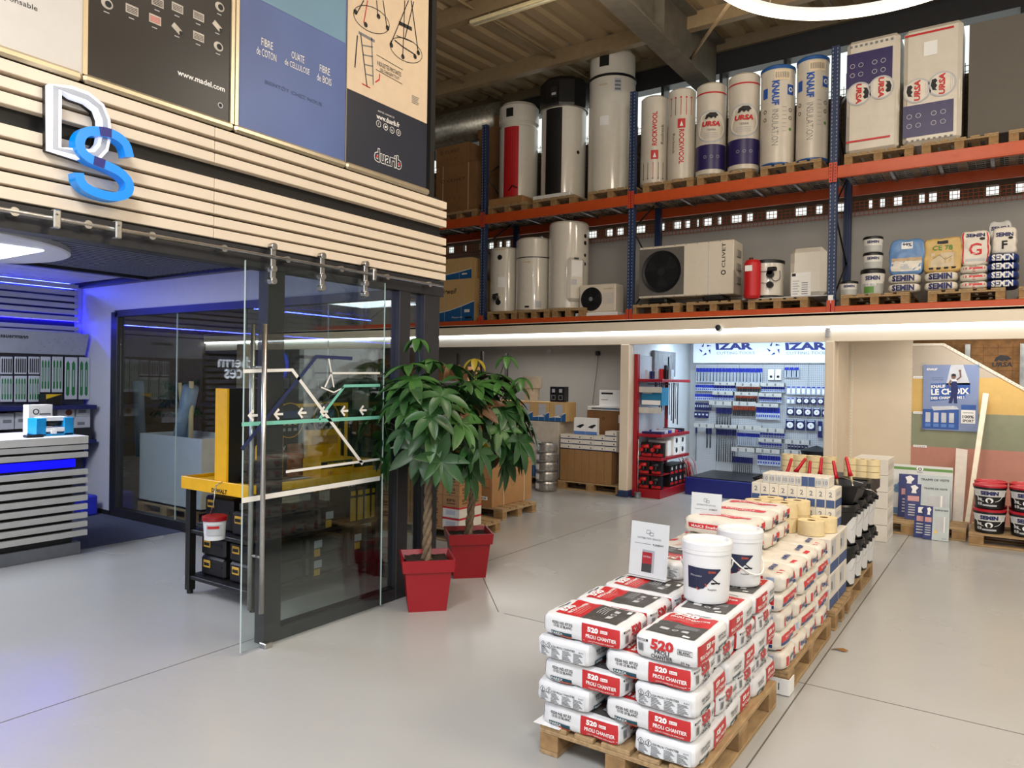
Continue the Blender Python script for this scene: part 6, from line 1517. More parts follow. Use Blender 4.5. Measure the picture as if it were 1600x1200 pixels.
def peg_mat():
    m = mat('perforated_panel', (188, 192, 198), .45, var=.02); nt = m.node_tree; n = nt.nodes; L = nt.links; bb = n['Principled BSDF']
    tc = n.new('ShaderNodeTexCoord'); mp = n.new('ShaderNodeMapping'); mp.inputs['Scale'].default_value = (33, 33, 33); L.new(tc.outputs['Object'], mp.inputs[0])
    fr_ = n.new('ShaderNodeVectorMath'); fr_.operation = 'FRACTION'; L.new(mp.outputs[0], fr_.inputs[0]); sb = n.new('ShaderNodeVectorMath'); sb.operation = 'SUBTRACT'; sb.inputs[1].default_value = (.5, .5, .5); L.new(fr_.outputs[0], sb.inputs[0])
    sx = n.new('ShaderNodeSeparateXYZ'); L.new(sb.outputs[0], sx.inputs[0]); a1 = n.new('ShaderNodeMath'); a1.operation = 'ABSOLUTE'; a2 = n.new('ShaderNodeMath'); a2.operation = 'ABSOLUTE'; L.new(sx.outputs[0], a1.inputs[0]); L.new(sx.outputs[2], a2.inputs[0])
    mx = n.new('ShaderNodeMath'); mx.operation = 'MAXIMUM'; L.new(a1.outputs[0], mx.inputs[0]); L.new(a2.outputs[0], mx.inputs[1]); lt = n.new('ShaderNodeMath'); lt.operation = 'LESS_THAN'; lt.inputs[1].default_value = .2; L.new(mx.outputs[0], lt.inputs[0])
    mc = n.new('ShaderNodeMix'); mc.data_type = 'RGBA'; old = bb.inputs['Base Color'].links[0].from_socket; L.new(lt.outputs[0], mc.inputs[0]); L.new(old, mc.inputs[6]); mc.inputs[7].default_value = (.12, .13, .15, 1); L.new(mc.outputs[2], bb.inputs['Base Color']); return m
pgm = peg_mat()
YG = 12.80
def GX(u, v): q = P(u, v, Y=YG-.06); return q.x, q.z
t = thing('pegboard', 'perforated metal pegboard wall carrying blue tool packs', 'pegboard', (0, 0, 0))
for i, (u0, u1) in enumerate(((1086, 1120), (1120, 1154), (1154, 1190), (1190, 1224), (1224, 1262), (1262, 1302))):
    x0 = P(u0, 650, Y=YG).x; x1 = P(u1, 650, Y=YG).x; b = MB(); b.box(x0+.002, min(x1, -2.06)-.002, YG, YG+.03, .12, zb2-.005, pgm); b.obj('pegboard_panel', t)
pgk = [mat('pack_blue', (30, 48, 170), .35, var=.05), mat('pack_navy', (24, 30, 90), .4), mat('pack_clear', (196, 206, 222), .25), mat('tool_steel', (70, 72, 76), .35, .7), mat('pack_orange', (206, 92, 60), .4), mat('price_rail', (196, 194, 188), .5)]
Hp = {}; NTH = ['first', 'second', 'third', 'fourth', 'fifth', 'sixth', 'seventh', 'eighth', 'ninth', 'tenth', 'eleventh', 'twelfth']+[f'{q}th' for q in range(13, 40)]
def pack(key, w_, h, kind):
    b = MB()
    if kind == 'bit': b.box(-w_/2, w_/2, -.012, 0, -h*.28, 0, pgk[0], .002); b.box(-w_/2, w_/2, -.008, 0, -h, -h*.28, pgk[2], .002); b.tube([(0, -.014, -h*.3), (0, -.014, -h*.92)], w_*.14, pgk[3], 6)
    if kind == 'navy': b.box(-w_/2, w_/2, -.014, 0, -h, 0, pgk[1], .002); b.box(-w_*.3, w_*.3, -.02, -.014, -h*.6, -h*.3, pgk[2], .002)
    if kind == 'blue': b.box(-w_/2, w_/2, -.014, 0, -h*.45, 0, pgk[0], .002); b.box(-w_/2, w_/2, -.012, 0, -h, -h*.45, pgk[2], .002); b.rect(-w_*.3, -h*.8, w_*.3, -h*.6, front(-.0145), pgk[0])
    if kind == 'orange': b.box(-w_/2, w_/2, -.014, 0, -h*.4, 0, pgk[4], .002); b.box(-w_*.4, w_*.4, -.010, 0, -h, -h*.4, pgk[3], .002)
    if kind == 'long': b.box(-w_/2, w_/2, -.016, 0, -min(.1, h*.3), 0, pgk[1], .002); b.tube([(0, -.01, -min(.1, h*.3)), (0, -.01, -h)], w_*.22, pgk[3], 6)
    if kind == 'disc': b.box(-w_/2, w_/2, -.01, 0, -h, 0, pgk[1], .003); b.cyl((0, -.018, -h*.55), w_*.36, .008, paper, 20, axis='y'); b.disc(0, -h*.55, w_*.08, front(-.019), grey_ink, 10); b.box(-w_*.4, w_*.4, -.013, -.01, -h*.13, -h*.03, pgk[2])
    if kind == 'pale': b.box(-w_/2, w_/2, -.012, 0, -h, 0, pgk[2], .004); b.rect(-w_*.3, -h*.85, w_*.3, -h*.35, front(-.0125), paper); b.rect(-w_*.4, -h*.2, w_*.4, -h*.05, front(-.0125), pgk[0])
    if kind == 'hole': b.box(-w_/2, w_/2, -.012, 0, -h, 0, paper, .006); b.disc(0, -h*.68, w_*.24, front(-.0125), ink, 16)
    b.box(-.003, .003, 0, .031, -.012, -.006, galv)
    o = b.obj('hanging_pack'); o.location = (0, 0, -50); Hp[key] = o
def row(kind, u0, u1, v0, v1, n, label, group, dep=.03):
    x0, z0 = GX(u0, v0); x1, _ = GX(u1, v0); _, z1 = GX((u0+u1)/2, v1); sp_ = (x1-x0)/n
    key = (kind, n, u0, v0); pack(key, sp_*.86, z0-z1, kind)
    for i in range(n):
        x = x0+sp_*(i+.5)
        if x > -2.09: continue
        sfx = ''
        putr(Hp[key], x, YG-dep, z0, label if n == 1 else f'{label}, {NTH[i]} from left', group, 'tool pack')
row('bit', 1087, 1191, 575, 598, 20, 'blue topped drill bit pack in the top row of the pegboard', 'top row packs')
row('hole', 1199, 1221, 577, 594, 2, 'white pack with a round black hole, top row after drill bits', 'black hole packs')
row('bit', 1225, 1248, 574, 590, 3, 'blue topped pack right of the white packs with black holes', 'three blue packs')
row('blue', 1086, 1115, 601, 611, 9, 'blue pack in first dense row, left edge of pegboard', 'left edge first row')
row('blue', 1115, 1149, 602, 612, 8, 'blue pack in the second column, highest dense row', 'second column packs')
row('blue', 1085, 1113, 615, 626, 9, 'blue pack in second dense row, left edge of pegboard', 'left edge second row')
row('blue', 1112, 1146, 617, 626, 8, 'blue pack in the second column, under its first price rail', 'second column lower packs')
row('navy', 1085, 1111, 629, 641, 8, 'navy pack in third dense row, left edge of pegboard', 'left edge third row')
row('navy', 1084, 1107, 643, 653, 4, 'dark navy pack at the left edge, lowest dense row', 'left edge fourth row')
row('orange', 1151, 1187, 604, 612, 9, 'pale pack at the head of the orange column', 'orange column first row')
row('orange', 1149, 1182, 618, 628, 9, 'orange pack in the middle of the orange column', 'orange column second row')
row('orange', 1144, 1180, 634, 650, 11, 'orange topped bit at the foot of the orange column', 'orange column third row')
row('blue', 1189, 1226, 604, 613, 11, 'bright blue pack in the fourth column, first row', 'fourth column first row')
row('blue', 1185, 1221, 620, 629, 11, 'bright blue pack in the fourth column, second row', 'fourth column second row')
row('blue', 1181, 1218, 636, 656, 11, 'bright blue pack in the fourth column, third row', 'fourth column third row')
row('long', 1118, 1143, 637, 668, 6, 'long dark bit hanging above the lower price rails', 'upper long bits')
row('long', 1086, 1089, 668, 720, 1, 'single long black bit at the left edge of the pegboard', 'single long bit')
row('long', 1102, 1112, 669, 700, 2, 'long bit of a pair hanging alone on the bare panel', 'pair of long bits')
row('long', 1118, 1150, 670, 722, 9, 'very long dark bit in the dense bunch on the pegboard', 'very long bits')
row('bit', 1151, 1186, 676, 697, 11, 'grey and blue bit pack right of the very long bits', 'grey bit packs')
row('blue', 1187, 1226, 676, 685, 9, 'blue pack under the clear lower rail, fourth column', 'fourth column fourth row')
row('blue', 1185, 1221, 692, 700, 9, 'blue pack between the two lower price rails', 'fourth column fifth row')
row('blue', 1183, 1219, 711, 728, 9, 'blue pack in the lowest row of the fourth column', 'fourth column sixth row')
row('long', 1144, 1176, 713, 748, 10, 'steel bit in the lowest bunch, behind the price sheet', 'lowest steel bits')
row('pale', 1228, 1299, 603, 617, 9, 'pale blister pack in the first row of the right panel', 'right panel first row')
row('pale', 1228, 1242, 621, 631, 2, 'pale pack left of the small white discs', 'pale packs')
row('disc', 1243, 1299, 620, 632, 5, 'small white disc pack in the upper disc row', 'upper disc packs')
row('disc', 1228, 1297, 636, 650, 5, 'white disc pack in the middle disc row', 'middle disc packs')
row('disc', 1226, 1275, 655, 672, 3, 'large white disc pack in the lowest disc row', 'large disc packs')
row('navy', 1277, 1285, 658, 684, 1, 'tall navy card hanging at the right edge of the pegboard', 'navy card')
row('navy', 1230, 1262, 694, 702, 6, 'dark pack between the two rails on the right panel', 'right panel dark packs')
for (u0, u1, v0, v1, l) in ((1117, 1149, 597, 602, 'topmost rail of the second column'), (1151, 1188, 598, 604, 'topmost rail of the orange column'), (1189, 1226, 598, 604, 'topmost rail of the fourth column'), (1114, 1146, 611, 617, 'second rail of the second column'), (1109, 1144, 626, 633, 'third rail of the second column'), (1149, 1185, 612, 618, 'second rail of the orange column'), (1146, 1182, 627, 634, 'third rail of the orange column'), (1186, 1222, 614, 620, 'second rail of the fourth column'), (1182, 1217, 630, 636, 'third rail of the fourth column'),
                         (1085, 1117, 661, 668, 'low rail at the left edge'), (1118, 1152, 663, 669, 'low rail above the very long bits'), (1154, 1190, 664, 672, 'low clear rail in the middle'), (1190, 1226, 668, 676, 'low clear rail of the fourth column'), (1186, 1222, 684, 691, 'lower rail with blue packs above and below'), (1182, 1219, 700, 708, 'lowest rail of the fourth column'), (1144, 1180, 698, 706, 'rail above the lowest steel bits'), (1228, 1265, 686, 694, 'upper rail of the right panel'), (1226, 1263, 702, 710, 'lower rail of the right panel')):
    x0, z0 = GX(u0, v0); x1, _ = GX(u1, v0); _, z1 = GX((u0+u1)/2, v1)
    b = MB(); b.box(x0, x1, YG-.10, YG-.085, z1, z0, pgk[5], .002); b.box(x0, x0+.01, YG-.09, YG-.001, z1, z0, galv); b.box(x1-.01, x1, YG-.09, YG-.001, z1, z0, galv)
    for i in range(5): b.rect(x0+.03+i*(x1-x0-.05)/5, z1+.01, x0+.03+i*(x1-x0-.05)/5+.03, z0-.01, front(YG-.1005), grey_ink if i % 2 else lgrey)
    tag(b.obj('price_rail'), f'price rail on the pegboard, {l}', 'rail', 'price rails on the pegboard')
# blue bench box
q = P(1070, 772, Z=0)
b = MB(); b.box(q.x, -2.2, q.y, q.y+1.2, .0, .27, mat('bench_blue', (24, 34, 118), .35, var=.05), .006); b.box(q.x+.05, -2.25, q.y+.05, q.y+1.15, .271, .285, satin_black); tag(b.obj('bench_chest'), 'long low blue chest on the floor under the pegboard', 'chest')
b = MB(); q = P(1276, 708, Y=12.2); b.lathe([(0, 0), (.12, .0), (.22, .06), (.24, .14), (0, .22)], black, (q.x, 12.2, q.z-.1), 18); b.tube([(q.x, 12.2, q.z-.1), (q.x, 12.2, .32)], .03, black, 8); b.cyl((q.x, 12.2, .287), .2, .03, black, 18); tag(b.obj('bar_stool'), 'black round seat showing behind the paper rolls, before the pegboard', 'stool')
# red gondola shelf
t = thing('red_shop_shelf', 'red metal shop shelf against the left wall of the tool bay', 'shelf', (0, 0, 0))
xa, xb, ya, yb = -4.87, -4.42, 10.66, 11.75
def R_(n, *a, m=redp, bev=.004): b = MB(); b.box(*a, m, bev); b.obj(n, t)
R_('post', xa-.01, xa+.05, ya-.11, ya-.02, 0, 2.215); R_('post', xa-.01, xa+.05, yb, yb+.06, 0, 2.215)
R_('back_panel', xa-.01, xa+.01, ya, yb, .12, 2.2, m=pegm)
R_('base', xa, xb, ya-.1, yb, 0, .13)
SZ = [(P(1030, 718, Y=ya).z, .45), (P(1030, 674, Y=ya).z, .45), (P(1010, 586, Y=ya).z, .40)]
SZ = [.62, .98, 1.83]
for z in SZ: R_('shelf_board', xa, xb+.0, ya-.08, yb, z-.045, z)
for z, y in ((1.62, ya-.05), (1.30, ya-.05)): R_('price_rail', xa+.05, xa+.42, y, y+.02, z, z+.09, m=pgk[5])
b = MB(); c = P(985+5, 778, Z=0); b.cyl((xa+.12, ya-.19, 0), .055, .09, galv, 20, bev=.006); b.tube([(xa+.12, ya-.19, .09), (xa+.12, ya-.19, .9)], .006, steel, 6); b.obj('bumper_post', t)
def goods(name, label, x0, x1, y0, y1, z0, h, m, prints=None, cat='box'): return carton(name, label, x0, x1, y0, y1, z0, z0+h, m, prints, cat, bev=.003)
blk = black; rr_ = random.Random(9)
redb = mat('tool_red', (190, 30, 34), .4, var=.1)
for k in range(2):
    for j in range(2):
        goods('white_product_box', f'white box with black tool picture, red shelf, {["lower", "upper"][k]} {["nearer", "farther"][j]} one', xb-.32, xb-.03, 11.15+j*.26, 11.40+j*.26, .622+k*.155, .152, paper, lambda t, j=j, k=k: (t.disc(11.27+j*.26, .70+k*.155, .045, right(xb-.029), ink, 12), t.rect(11.18+j*.26, .735+k*.155, 11.22+j*.26, .745+k*.155, right(xb-.029), grey_ink)))
goods('white_product_box', 'long white box behind the red and black tools, on the red shelf', xa+.07, xb-.05, 10.95, 11.10, .622, .24, paper)
def toolcase(label, x, y, z, s=1.0, red_=True):
    t2 = thing('power_tool_pack', label, 'tool', (x, y, z))
    b = MB(); b.box(0, .17*s, 0, .08, 0, .20*s, black, .004); b.rect(.01, .01, .16*s, .05*s, front(-.001), redb); b.obj('tray_card', t2)
    b = MB(); b.tube([(.03*s, -.025, .14*s), (.13*s, -.025, .15*s)], .03*s, redb if red_ else dark, 10); b.tube([(.09*s, -.025, .13*s), (.08*s, -.025, .05*s)], .018*s, dark, 8); b.cyl((.02*s, -.05, .10*s), .03*s, .04, redb, 12, axis='y'); b.obj('tool_body', t2); return t2
for i, (x, y, l) in enumerate(((xa+.07, ya+.02, 'left'), (xa+.25, ya+.04, 'right'))): toolcase(f'red and black tool pack on the upper middle red shelf, {l} one', x, y, .622, 1.1)
for k in range(2):
    for i in range(2): toolcase(f'red and black tool pack on the base of the red shelf, {["lower", "upper"][k]} {["left", "right"][i]}', xa+.06+i*.19, ya-.02+.03*i, .132+k*.225, 1.0, i == 0)
R_('middle_tray', xa, xb-.02, ya-.04, ya+.35, .345, .353)
for k in range(2):
    for i in range(4): goods('black_tool_box', f'black boxed tool on the red shelf base, {["lower", "upper"][k]} layer, {ORD[i]} from front', xb-.28, xb-.03, 11.02+i*.18, 11.18+i*.18, .132+k*.17, .165, black, lambda t, i=i, k=k: (t.rect(11.04+i*.18, .16+k*.17, 11.16+i*.18, .20+k*.17, right(xb-.0295), redb), t.disc(11.1+i*.18, .245+k*.17, .03, right(xb-.0295), lgrey, 10)))
b = MB(); rr2 = random.Random(2)
for i in range(40):
    a = rr2.uniform(0, PI); y = 11.62+rr2.uniform(-.08, .16); x = xb-.06+rr2.uniform(-.06, .1)
    b.tube([(x, y, .50+rr2.uniform(-.03, .05)), (x+.05, y+.03, .44), (x+.07+rr2.uniform(-.03, .03), y+.05, .14+rr2.uniform(0, .1))], .004, redb if i % 3 else lgrey, 4)
tag(b.obj('wire_bundle'), 'bundle of red wires hanging over the lower end of the red shelf', 'wire')
b = MB()
goods('blue_product_box', 'blue and white boxed set on the middle of the red shelf unit', xa+.06, xa+.40, ya+.02, ya+.3, 1.42, .28, mat('teal_box', (30, 120, 160), .4), lambda t: (t.rect(xa+.08, 1.60, xa+.24, 1.68, front(ya+.019), lgrey), t.rect(xa+.07, 1.43, xa+.38, 1.50, front(ya+.019), paper)))
R_('hook_rail', xa+.03, xa+.4, 10.98, 11.0, 1.74, 1.76, m=galv)
for i in range(12):
    b = MB(); h = .35+.45*(i/12)*rr_.uniform(.6, 1.1); x = xa+.16+i*.022; b.tube([(x, 11.0+.03*i, 1.78), (x, 11.0+.03*i, 1.78-h)], .008 if i % 3 else .012, (pgk[3], steel, black)[i % 3], 6)
    tag(b.obj('hanging_drill_bit'), f'long drill bit hanging between the red shelves, {NTH[i]} from the left', 'drill bit', 'long drill bits hanging between red shelves')
for i in range(6):
    goods('small_part_box', f'small blue and clear part box on the top red shelf, {ORD[i]} from the left', xa+.12+i*.052, xa+.165+i*.052, ya+.02+.06*i, ya+.14+.06*i, 1.832, (.14, .12, .15, .16, .22, .15)[i], (pgk[2], pgk[1], pgk[2], redb, black, pgk[2])[i])
for i in range(7):
    goods('hand_tool_pack', f'flat tool pack lying on the shelf above the white boxes, {ORD[i]} from the front', xa+.08+(i % 2)*.1, xb-.04, ya+.02+i*.14, ya+.13+i*.14, .982, (.03, .05, .04, .06, .04, .03, .05)[i], (pgk[1], pgk[2], pgk[0], lgrey, redb, pgk[1], black)[i])
carton('wall_panel_display', 'grey display panel with hanging blades high on the tool bay side wall', xa+.0, xa+.05, 11.2, 12.1, 1.88, 2.3, mat('display_grey', (120, 122, 126), .5), lambda t: [t.rect(11.25+i*.14, 1.9, 11.27+i*.14, 2.26, right(xa+.051), steel) for i in range(6)], 'panel')
# security camera and boxes on the bulkhead
t = thing('security_camera', 'small white and black dome camera on the bulkhead edge', 'camera', (0, 0, 0)); q = P(1123, 512, Y=YR-.09)
b = MB(); b.cyl((q.x, YR-.105, q.z), .055, .055, paper, 20, axis='y', bev=.01); b.obj('housing', t)
b = MB(); b.lathe([(0, -.04), (.025, -.034), (.042, 0), (.042, .012), (0, .012)], black, (q.x-.008, YR-.105, q.z), 20, axis='y'); b.obj('dome', t)
q = P(1294, 519, Y=YR-.02); b = MB()
for i in range(5): b.lathe([(0, 0), (.035, 0), (.035, .018), (0, .018)], lgrey, (q.x, YR-.04, q.z-.06+i*.024), 16)
tag(b.obj('junction_fitting'), 'ribbed white fitting on the glowing bulkhead above the right column', 'fitting')
# ================================================================ POTTED PLANTS
leafm = mat('leaf_green', (50, 92, 38), .38, var=.3, scale=4); leafd = mat('leaf_dark_green', (36, 74, 34), .38, var=.3, scale=4); leafy = mat('leaf_yellowing', (150, 132, 40), .45, var=.2); leafr = mat('leaf_reddish', (92, 62, 36), .45, var=.2)
bark = mat('braided_bark', (122, 104, 82), .8, var=.25, scale=30, bump=.5); soilm = mat('potting_soil', (44, 30, 20), .95, var=.3, scale=60, bump=.8)
for m in (leafm, leafd):
    b_ = m.node_tree.nodes['Principled BSDF']; b_.inputs['Transmission Weight'].default_value = 0
def leaflet(b, p, d, up, L, m, droop):
    side = d.cross(up).normalized(); n = 6; vs = []; fs = []
    W_ = L*.17
    cur = Vector(p); dirn = d.copy()
    for i in range(n+1):
        t = i/n; w_ = W_*(math.sin(PI*min(1, t**.85))**.8 if 0 < t < 1 else 0)+.002
        nrm = side.cross(dirn).normalized()
        vs += [cur-side*w_+nrm*w_*.35, cur, cur+side*w_+nrm*w_*.35]
        cur = cur+dirn*(L/n); dirn = (dirn+Vector((0, 0, -droop/n))).normalized()
    for i in range(n):
        for k in (0, 1): a = i*3+k; fs.append((a, a+1, a+4, a+3))
    b.add(vs, fs, m, True)
def plant(label, loc, seed, cc, rx, ry, rz_, N, dark=.3, sprig=()):
    r = random.Random(seed); t = thing('potted_plant', label, 'plant', loc, math.radians(46), 'potted plants by the glass door')
    W0, W1, H = .145, .195, .405
    b = MB(); z1 = H-.095
    def ringq(w_, z): return [(-w_, -w_, z), (w_, -w_, z), (w_, w_, z), (-w_, w_, z)]
    vs = ringq(W0, 0)+ringq(W0+.032, z1)+ringq(W1, z1)+ringq(W1+.008, H)+ringq(W1-.004, H)+ringq(W1-.03, H-.07)
    fs = [(0, 3, 2, 1)]
    for k in range(5):
        for i in range(4): j = (i+1) % 4; fs.append((k*4+i, k*4+j, k*4+4+j, k*4+4+i))
    b.add(vs, fs, redp); b.obj('pot', t)
    b = MB(); n = 12; g = W1-.032
    vs = [(-g+2*g*i/n, -g+2*g*j/n, H-.035+.02*noise.noise(Vector((i*.5, j*.5, seed)))) for j in range(n+1) for i in range(n+1)]
    b.add(vs, [(j*(n+1)+i, j*(n+1)+i+1, (j+1)*(n+1)+i+1, (j+1)*(n+1)+i) for j in range(n) for i in range(n)], soilm, True); b.obj('soil', t)
    zt = cc[2]-rz_*.55; b = MB(); tops = []
    inv = Matrix.Rotation(-math.radians(46), 3, 'Z'); c0 = inv @ Vector((cc[0], cc[1], 0)); c0.z = cc[2]
    for s in range(3):
        pts = []; rs = []
        for i in range(60):
            u = i/59; z = H-.07+(zt-H+.07)*u; a = s*2*PI/3+u*15; rad = .021*(1-.25*u)+.03*max(0, .08-u)*6
            pts.append((c0.x*.7*u+rad*math.cos(a), c0.y*.7*u+rad*math.sin(a), z)); rs.append(.021*(1-.3*u))
        b.tube(pts, .02, bark, 8, rs=rs); tops.append(Vector(pts[-1]))
    b.obj('braided_trunk', t)
    b = MB(); lb = MB(); base = Vector((c0.x*.7, c0.y*.7, zt))
    for i in range(N):
        th = r.uniform(0, 2*PI); ph = math.acos(r.uniform(-.75, 1)); rr = r.uniform(.45, 1)**.6
        o = Vector((rx*rr*math.sin(ph)*math.cos(th), ry*rr*math.sin(ph)*math.sin(th), rz_*rr*math.cos(ph)))
        node = c0+o; mid = base.lerp(node, .5)+Vector((0, 0, .08))
        b.tube(smooth_path([tuple(base), tuple(mid), tuple(node)]), .004, leafd, 5)
        ax = (o.normalized()+Vector((0, 0, .55))).normalized(); s1 = ax.cross(Vector((.3, .2, 1))).normalized(); s2 = ax.cross(s1)
        k = r.randint(5, 7); L = r.uniform(.19, .30); a0 = r.uniform(0, 6)
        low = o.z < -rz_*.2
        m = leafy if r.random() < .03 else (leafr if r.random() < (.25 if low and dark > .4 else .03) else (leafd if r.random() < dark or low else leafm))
        for q in range(k):
            a = a0+q*2*PI/k; d = (s1*math.cos(a)+s2*math.sin(a)+ax*.25).normalized(); d.z -= .25; d.normalize()
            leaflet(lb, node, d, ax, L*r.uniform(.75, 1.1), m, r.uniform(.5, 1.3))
    for (u_, v_, m_) in sprig:
        pt = P(u_, v_, Y=loc[1]); nd = inv @ (pt-Vector(loc)); b.tube(smooth_path([tuple(base), tuple(base.lerp(nd, .6)+Vector((0, 0, .03))), tuple(nd)]), .004, leafd, 5)
        for q in range(6): a = q*1.05+.3; leaflet(lb, nd, Vector((math.cos(a), math.sin(a), -.5)).normalized(), Vector((0, 0, 1)), .17, m_, 1.2)
    b.obj('branches', t); lb.obj('leaves', t); return t
plant('taller potted plant with braided trunk in the nearer red pot by the glass corner post', (-3.80, 4.43, 0), 4, (.03, -.02, 1.40), .49, .47, .54, 66, sprig=((652, 528, leafm), (672, 560, leafm), (612, 590, leafm)))
plant('potted plant with braided trunk in the red pot farther back, touching the first plant', (-4.12, 5.38, 0), 11, (.08, .06, 1.40), .46, .46, .52, 66, .55, sprig=((742, 560, leafy), (792, 556, leafm), (815, 590, leafm)))
# top sprig of the first plant
b = MB()
tl = P(648, 530, Y=4.5)
# ================================================================ SHOP INTERIOR
ct = thing('service_counter', 'white slatted service counter with a blue glowing band', 'counter', (0, 0, 0))
xc = -7.6; ye = 3.70
slatw = mat('counter_slat', (206, 206, 202), .45, var=.03)
def Cn(n, *a, m=slatw, bev=.003): b = MB(); b.box(*a, m, bev); return b.obj(n, ct)
Cn('counter_top', -8.5, xc, -2.5, ye, 1.095, 1.17, m=white)
z = 1.075
for z0, z1 in [(1.035, 1.085), (.960, 1.012)]+[(.788-.0865*i, .843-.0865*i) for i in range(8)]: Cn('front_slat', xc-.05, xc, -2.5, ye, z0, z1)
Cn('carcass', -8.45, xc-.06, -2.4, ye-.12, .0, 1.09, m=black)
Cn('plinth', xc-.12, xc-.03, -2.4, ye-.05, 0.0, .12, m=mat('counter_plinth', (120, 124, 132), .5))
Cn('glowing_band', xc-.055, xc-.045, -2.4, ye-.1, .865, .945, m=mat('blue_glow_panel', (8, 6, 250), .5, var=0, emis=1.1))
# round ceiling lamp disc
dl = thing('round_ceiling_lamp', 'large white ceiling disc with a bright square lamp in the shop', 'lamp', (-7.75, 2.35, 2.88))
b = MB(); b.lathe([(0, 0), (1.10, 0), (1.12, .01), (1.12, .06), (1.10, .07), (0, .07)], mat('disc_white', (214, 214, 218), .5, var=.01), n=64); b.obj('disc', dl)
b = MB(); b.box(-.60, .62, -.60, .72, -.012, -.002, mat('square_lamp', (235, 240, 255), .5, var=0, emis=5)); b.obj('lamp_panel', dl)
b = MB()
for x, y in ((-.6, .6), (.6, -.6), (0, 0)): b.tube([(x, y, .07), (x, y, .12)], .005, steel, 5)
b.obj('suspension', dl)
# back wall display: header, packs, shelf
XB = XS-.02
hd = thing('display_header', 'grey tilted header panel with small dark lettering in the shop', 'sign', (0, 0, 0))
b = MB(); M = lambda a, c: (XB+.02+(c-2.0)*.35, a, c)
b.rect(3.3, 2.0, 4.80, 2.29, M, mat('header_grey', (164, 168, 182), .5, var=.06)); b.box(XB, XB+.03, 3.3, 4.80, 1.99, 2.02, dark); b.obj('header_panel', hd)
q = P(21, 526, X=XB+.07); b = MB(); b.text('sauermann', q.y, q.z-.0, .035, lambda a, c: (XB+.024+(c-2.0)*.35, a, c), ink, wid=.30, bold=.02)
for i in range(16): yy = 4.25+(i*37 % 60)/100; zz = 2.06+(i*53 % 20)/100; b.disc(yy, zz, .006, lambda a, c: (XB+.024+(c-2.0)*.35, a, c), grey_ink, 6)
b.obj('header_print', hd)
pkw = mat('blister_card', (196, 200, 206), .5, var=.03); pkg = mat('blister_green', (34, 120, 60), .5)
def blister(key, u0, u1, v0, v1, n, lab, tall):
    a = P(u0, v0, X=XB+.06); c = P(u1, v1, X=XB+.06); w_ = abs(c.y-a.y)*.94; h = a.z-c.z; b = MB(); b.box(XB+.045, XB+.06, a.y, a.y+w_, c.z, a.z, pkw, .004)
    for i in range(n):
        y0 = a.y+w_*(.08+i*.9/n); w2 = w_*.55/n; R2 = right(XB+.0612); m1 = pkg if tall else dark
        b.poly([(y0, c.z+h*.12), (y0+w2/2, c.z+h*.08), (y0+w2, c.z+h*.12), (y0+w2, a.z-h*.15), (y0+w2/2, a.z-h*.08), (y0, a.z-h*.15)], R2, m1)
        if tall: b.rect(y0+w2*.35, c.z+h*.3, y0+w2*.65, a.z-h*.3, right(XB+.0616), lgrey)
    return tag(b.obj('hanging_blister_card'), lab, 'product card', 'green printed cards on the shop wall')
for i, (u0, u1) in enumerate(((1, 21), (23, 43), (45, 63))):
    blister(0, u0, u1, 557, 585, 5, f'small card of thin dark strips, upper row, {["left", "middle", "right"][i]}', False); blister(0, u0, u1, 587, 628, 4, f'card of green strips, lower row, {["left", "middle", "right"][i]}', True)
for i, (u0, u1) in enumerate(((64, 80), (82, 99))): blister(0, u0, u1, 557, 613, 3, f'tall card of three green strips, {["left", "right"][i]} one', True)
for i, (u0, u1) in enumerate(((102, 122), (124, 141))): blister(0, u0, u1, 558, 624, 2, f'tallest green card with two wide strips, {["left", "right"][i]} one', True)
b = MB(); a = P(100, 632, X=XB); b.box(XB, XB+.34, 3.3, 4.80, a.z-.05, a.z, navy); b.box(XB, XB+.34, 3.3, 4.80, .9, .95, navy); b.box(XB-.02, XB+.02, 3.3, 4.80, .0, 2.0, mat('display_back', (46, 50, 74), .6)); tag(b.obj('display_shelf'), 'navy wall shelving behind the service counter', 'shelf')
cb = mat('shop_box_grey', (190, 192, 198), .5, var=.05)
for u0, u1, v0, v1, m, l in ((0, 22, 646, 671, cb, 'grey box low on the navy shelving at the far left'), (24, 43, 644, 670, cb, 'second grey box from the left on the navy shelving'), (90, 117, 636, 653, cb, 'grey box with a brown dot on the navy shelving'), (119, 141, 635, 650, cb, 'upper grey box at the right end of the navy shelving'), (117, 141, 651, 672, cb, 'lower grey box at the right end of the navy shelving')):
    a = P(u0, v0, X=XB+.25); c = P(u1, v1, X=XB+.25); b = MB(); zb = c.z; b.box(XB+.03, XB+.25, a.y, c.y, zb, a.z, m, .004)
    if 'dot' in l: b.disc((a.y+c.y)/2+.03, (a.z+c.z)/2, .04, right(XB+.251), mat('brown_dot', (120, 50, 30), .5), 16)
    else: b.rect(a.y+.03, (a.z+c.z)/2-.02, a.y+.12, (a.z+c.z)/2+.02, right(XB+.251), grey_ink)
    tag(b.obj('shelf_box'), l, 'box')
b = MB(); b.box(XB+.02, XB+.3, 3.85, 4.76, .951, 1.10, dark); tag(b.obj('drawer_unit'), 'dark drawer unit under the grey boxes on the navy shelving', 'drawer')
a = P(72, 616, X=XB+.3); c = P(97, 631, X=XB+.3); b = MB(); b.box(XB+.1, XB+.3, a.y, c.y, P(100, 632, X=XB).z+.001, a.z, black, .004); b.poly([(a.y, a.z), (c.y, a.z), (a.y, a.z-.06)], right(XB+.301), mat('label_yellow', (220, 180, 30), .5)); tag(b.obj('shelf_box'), 'black and yellow box on the navy shelf under the green cards', 'box')
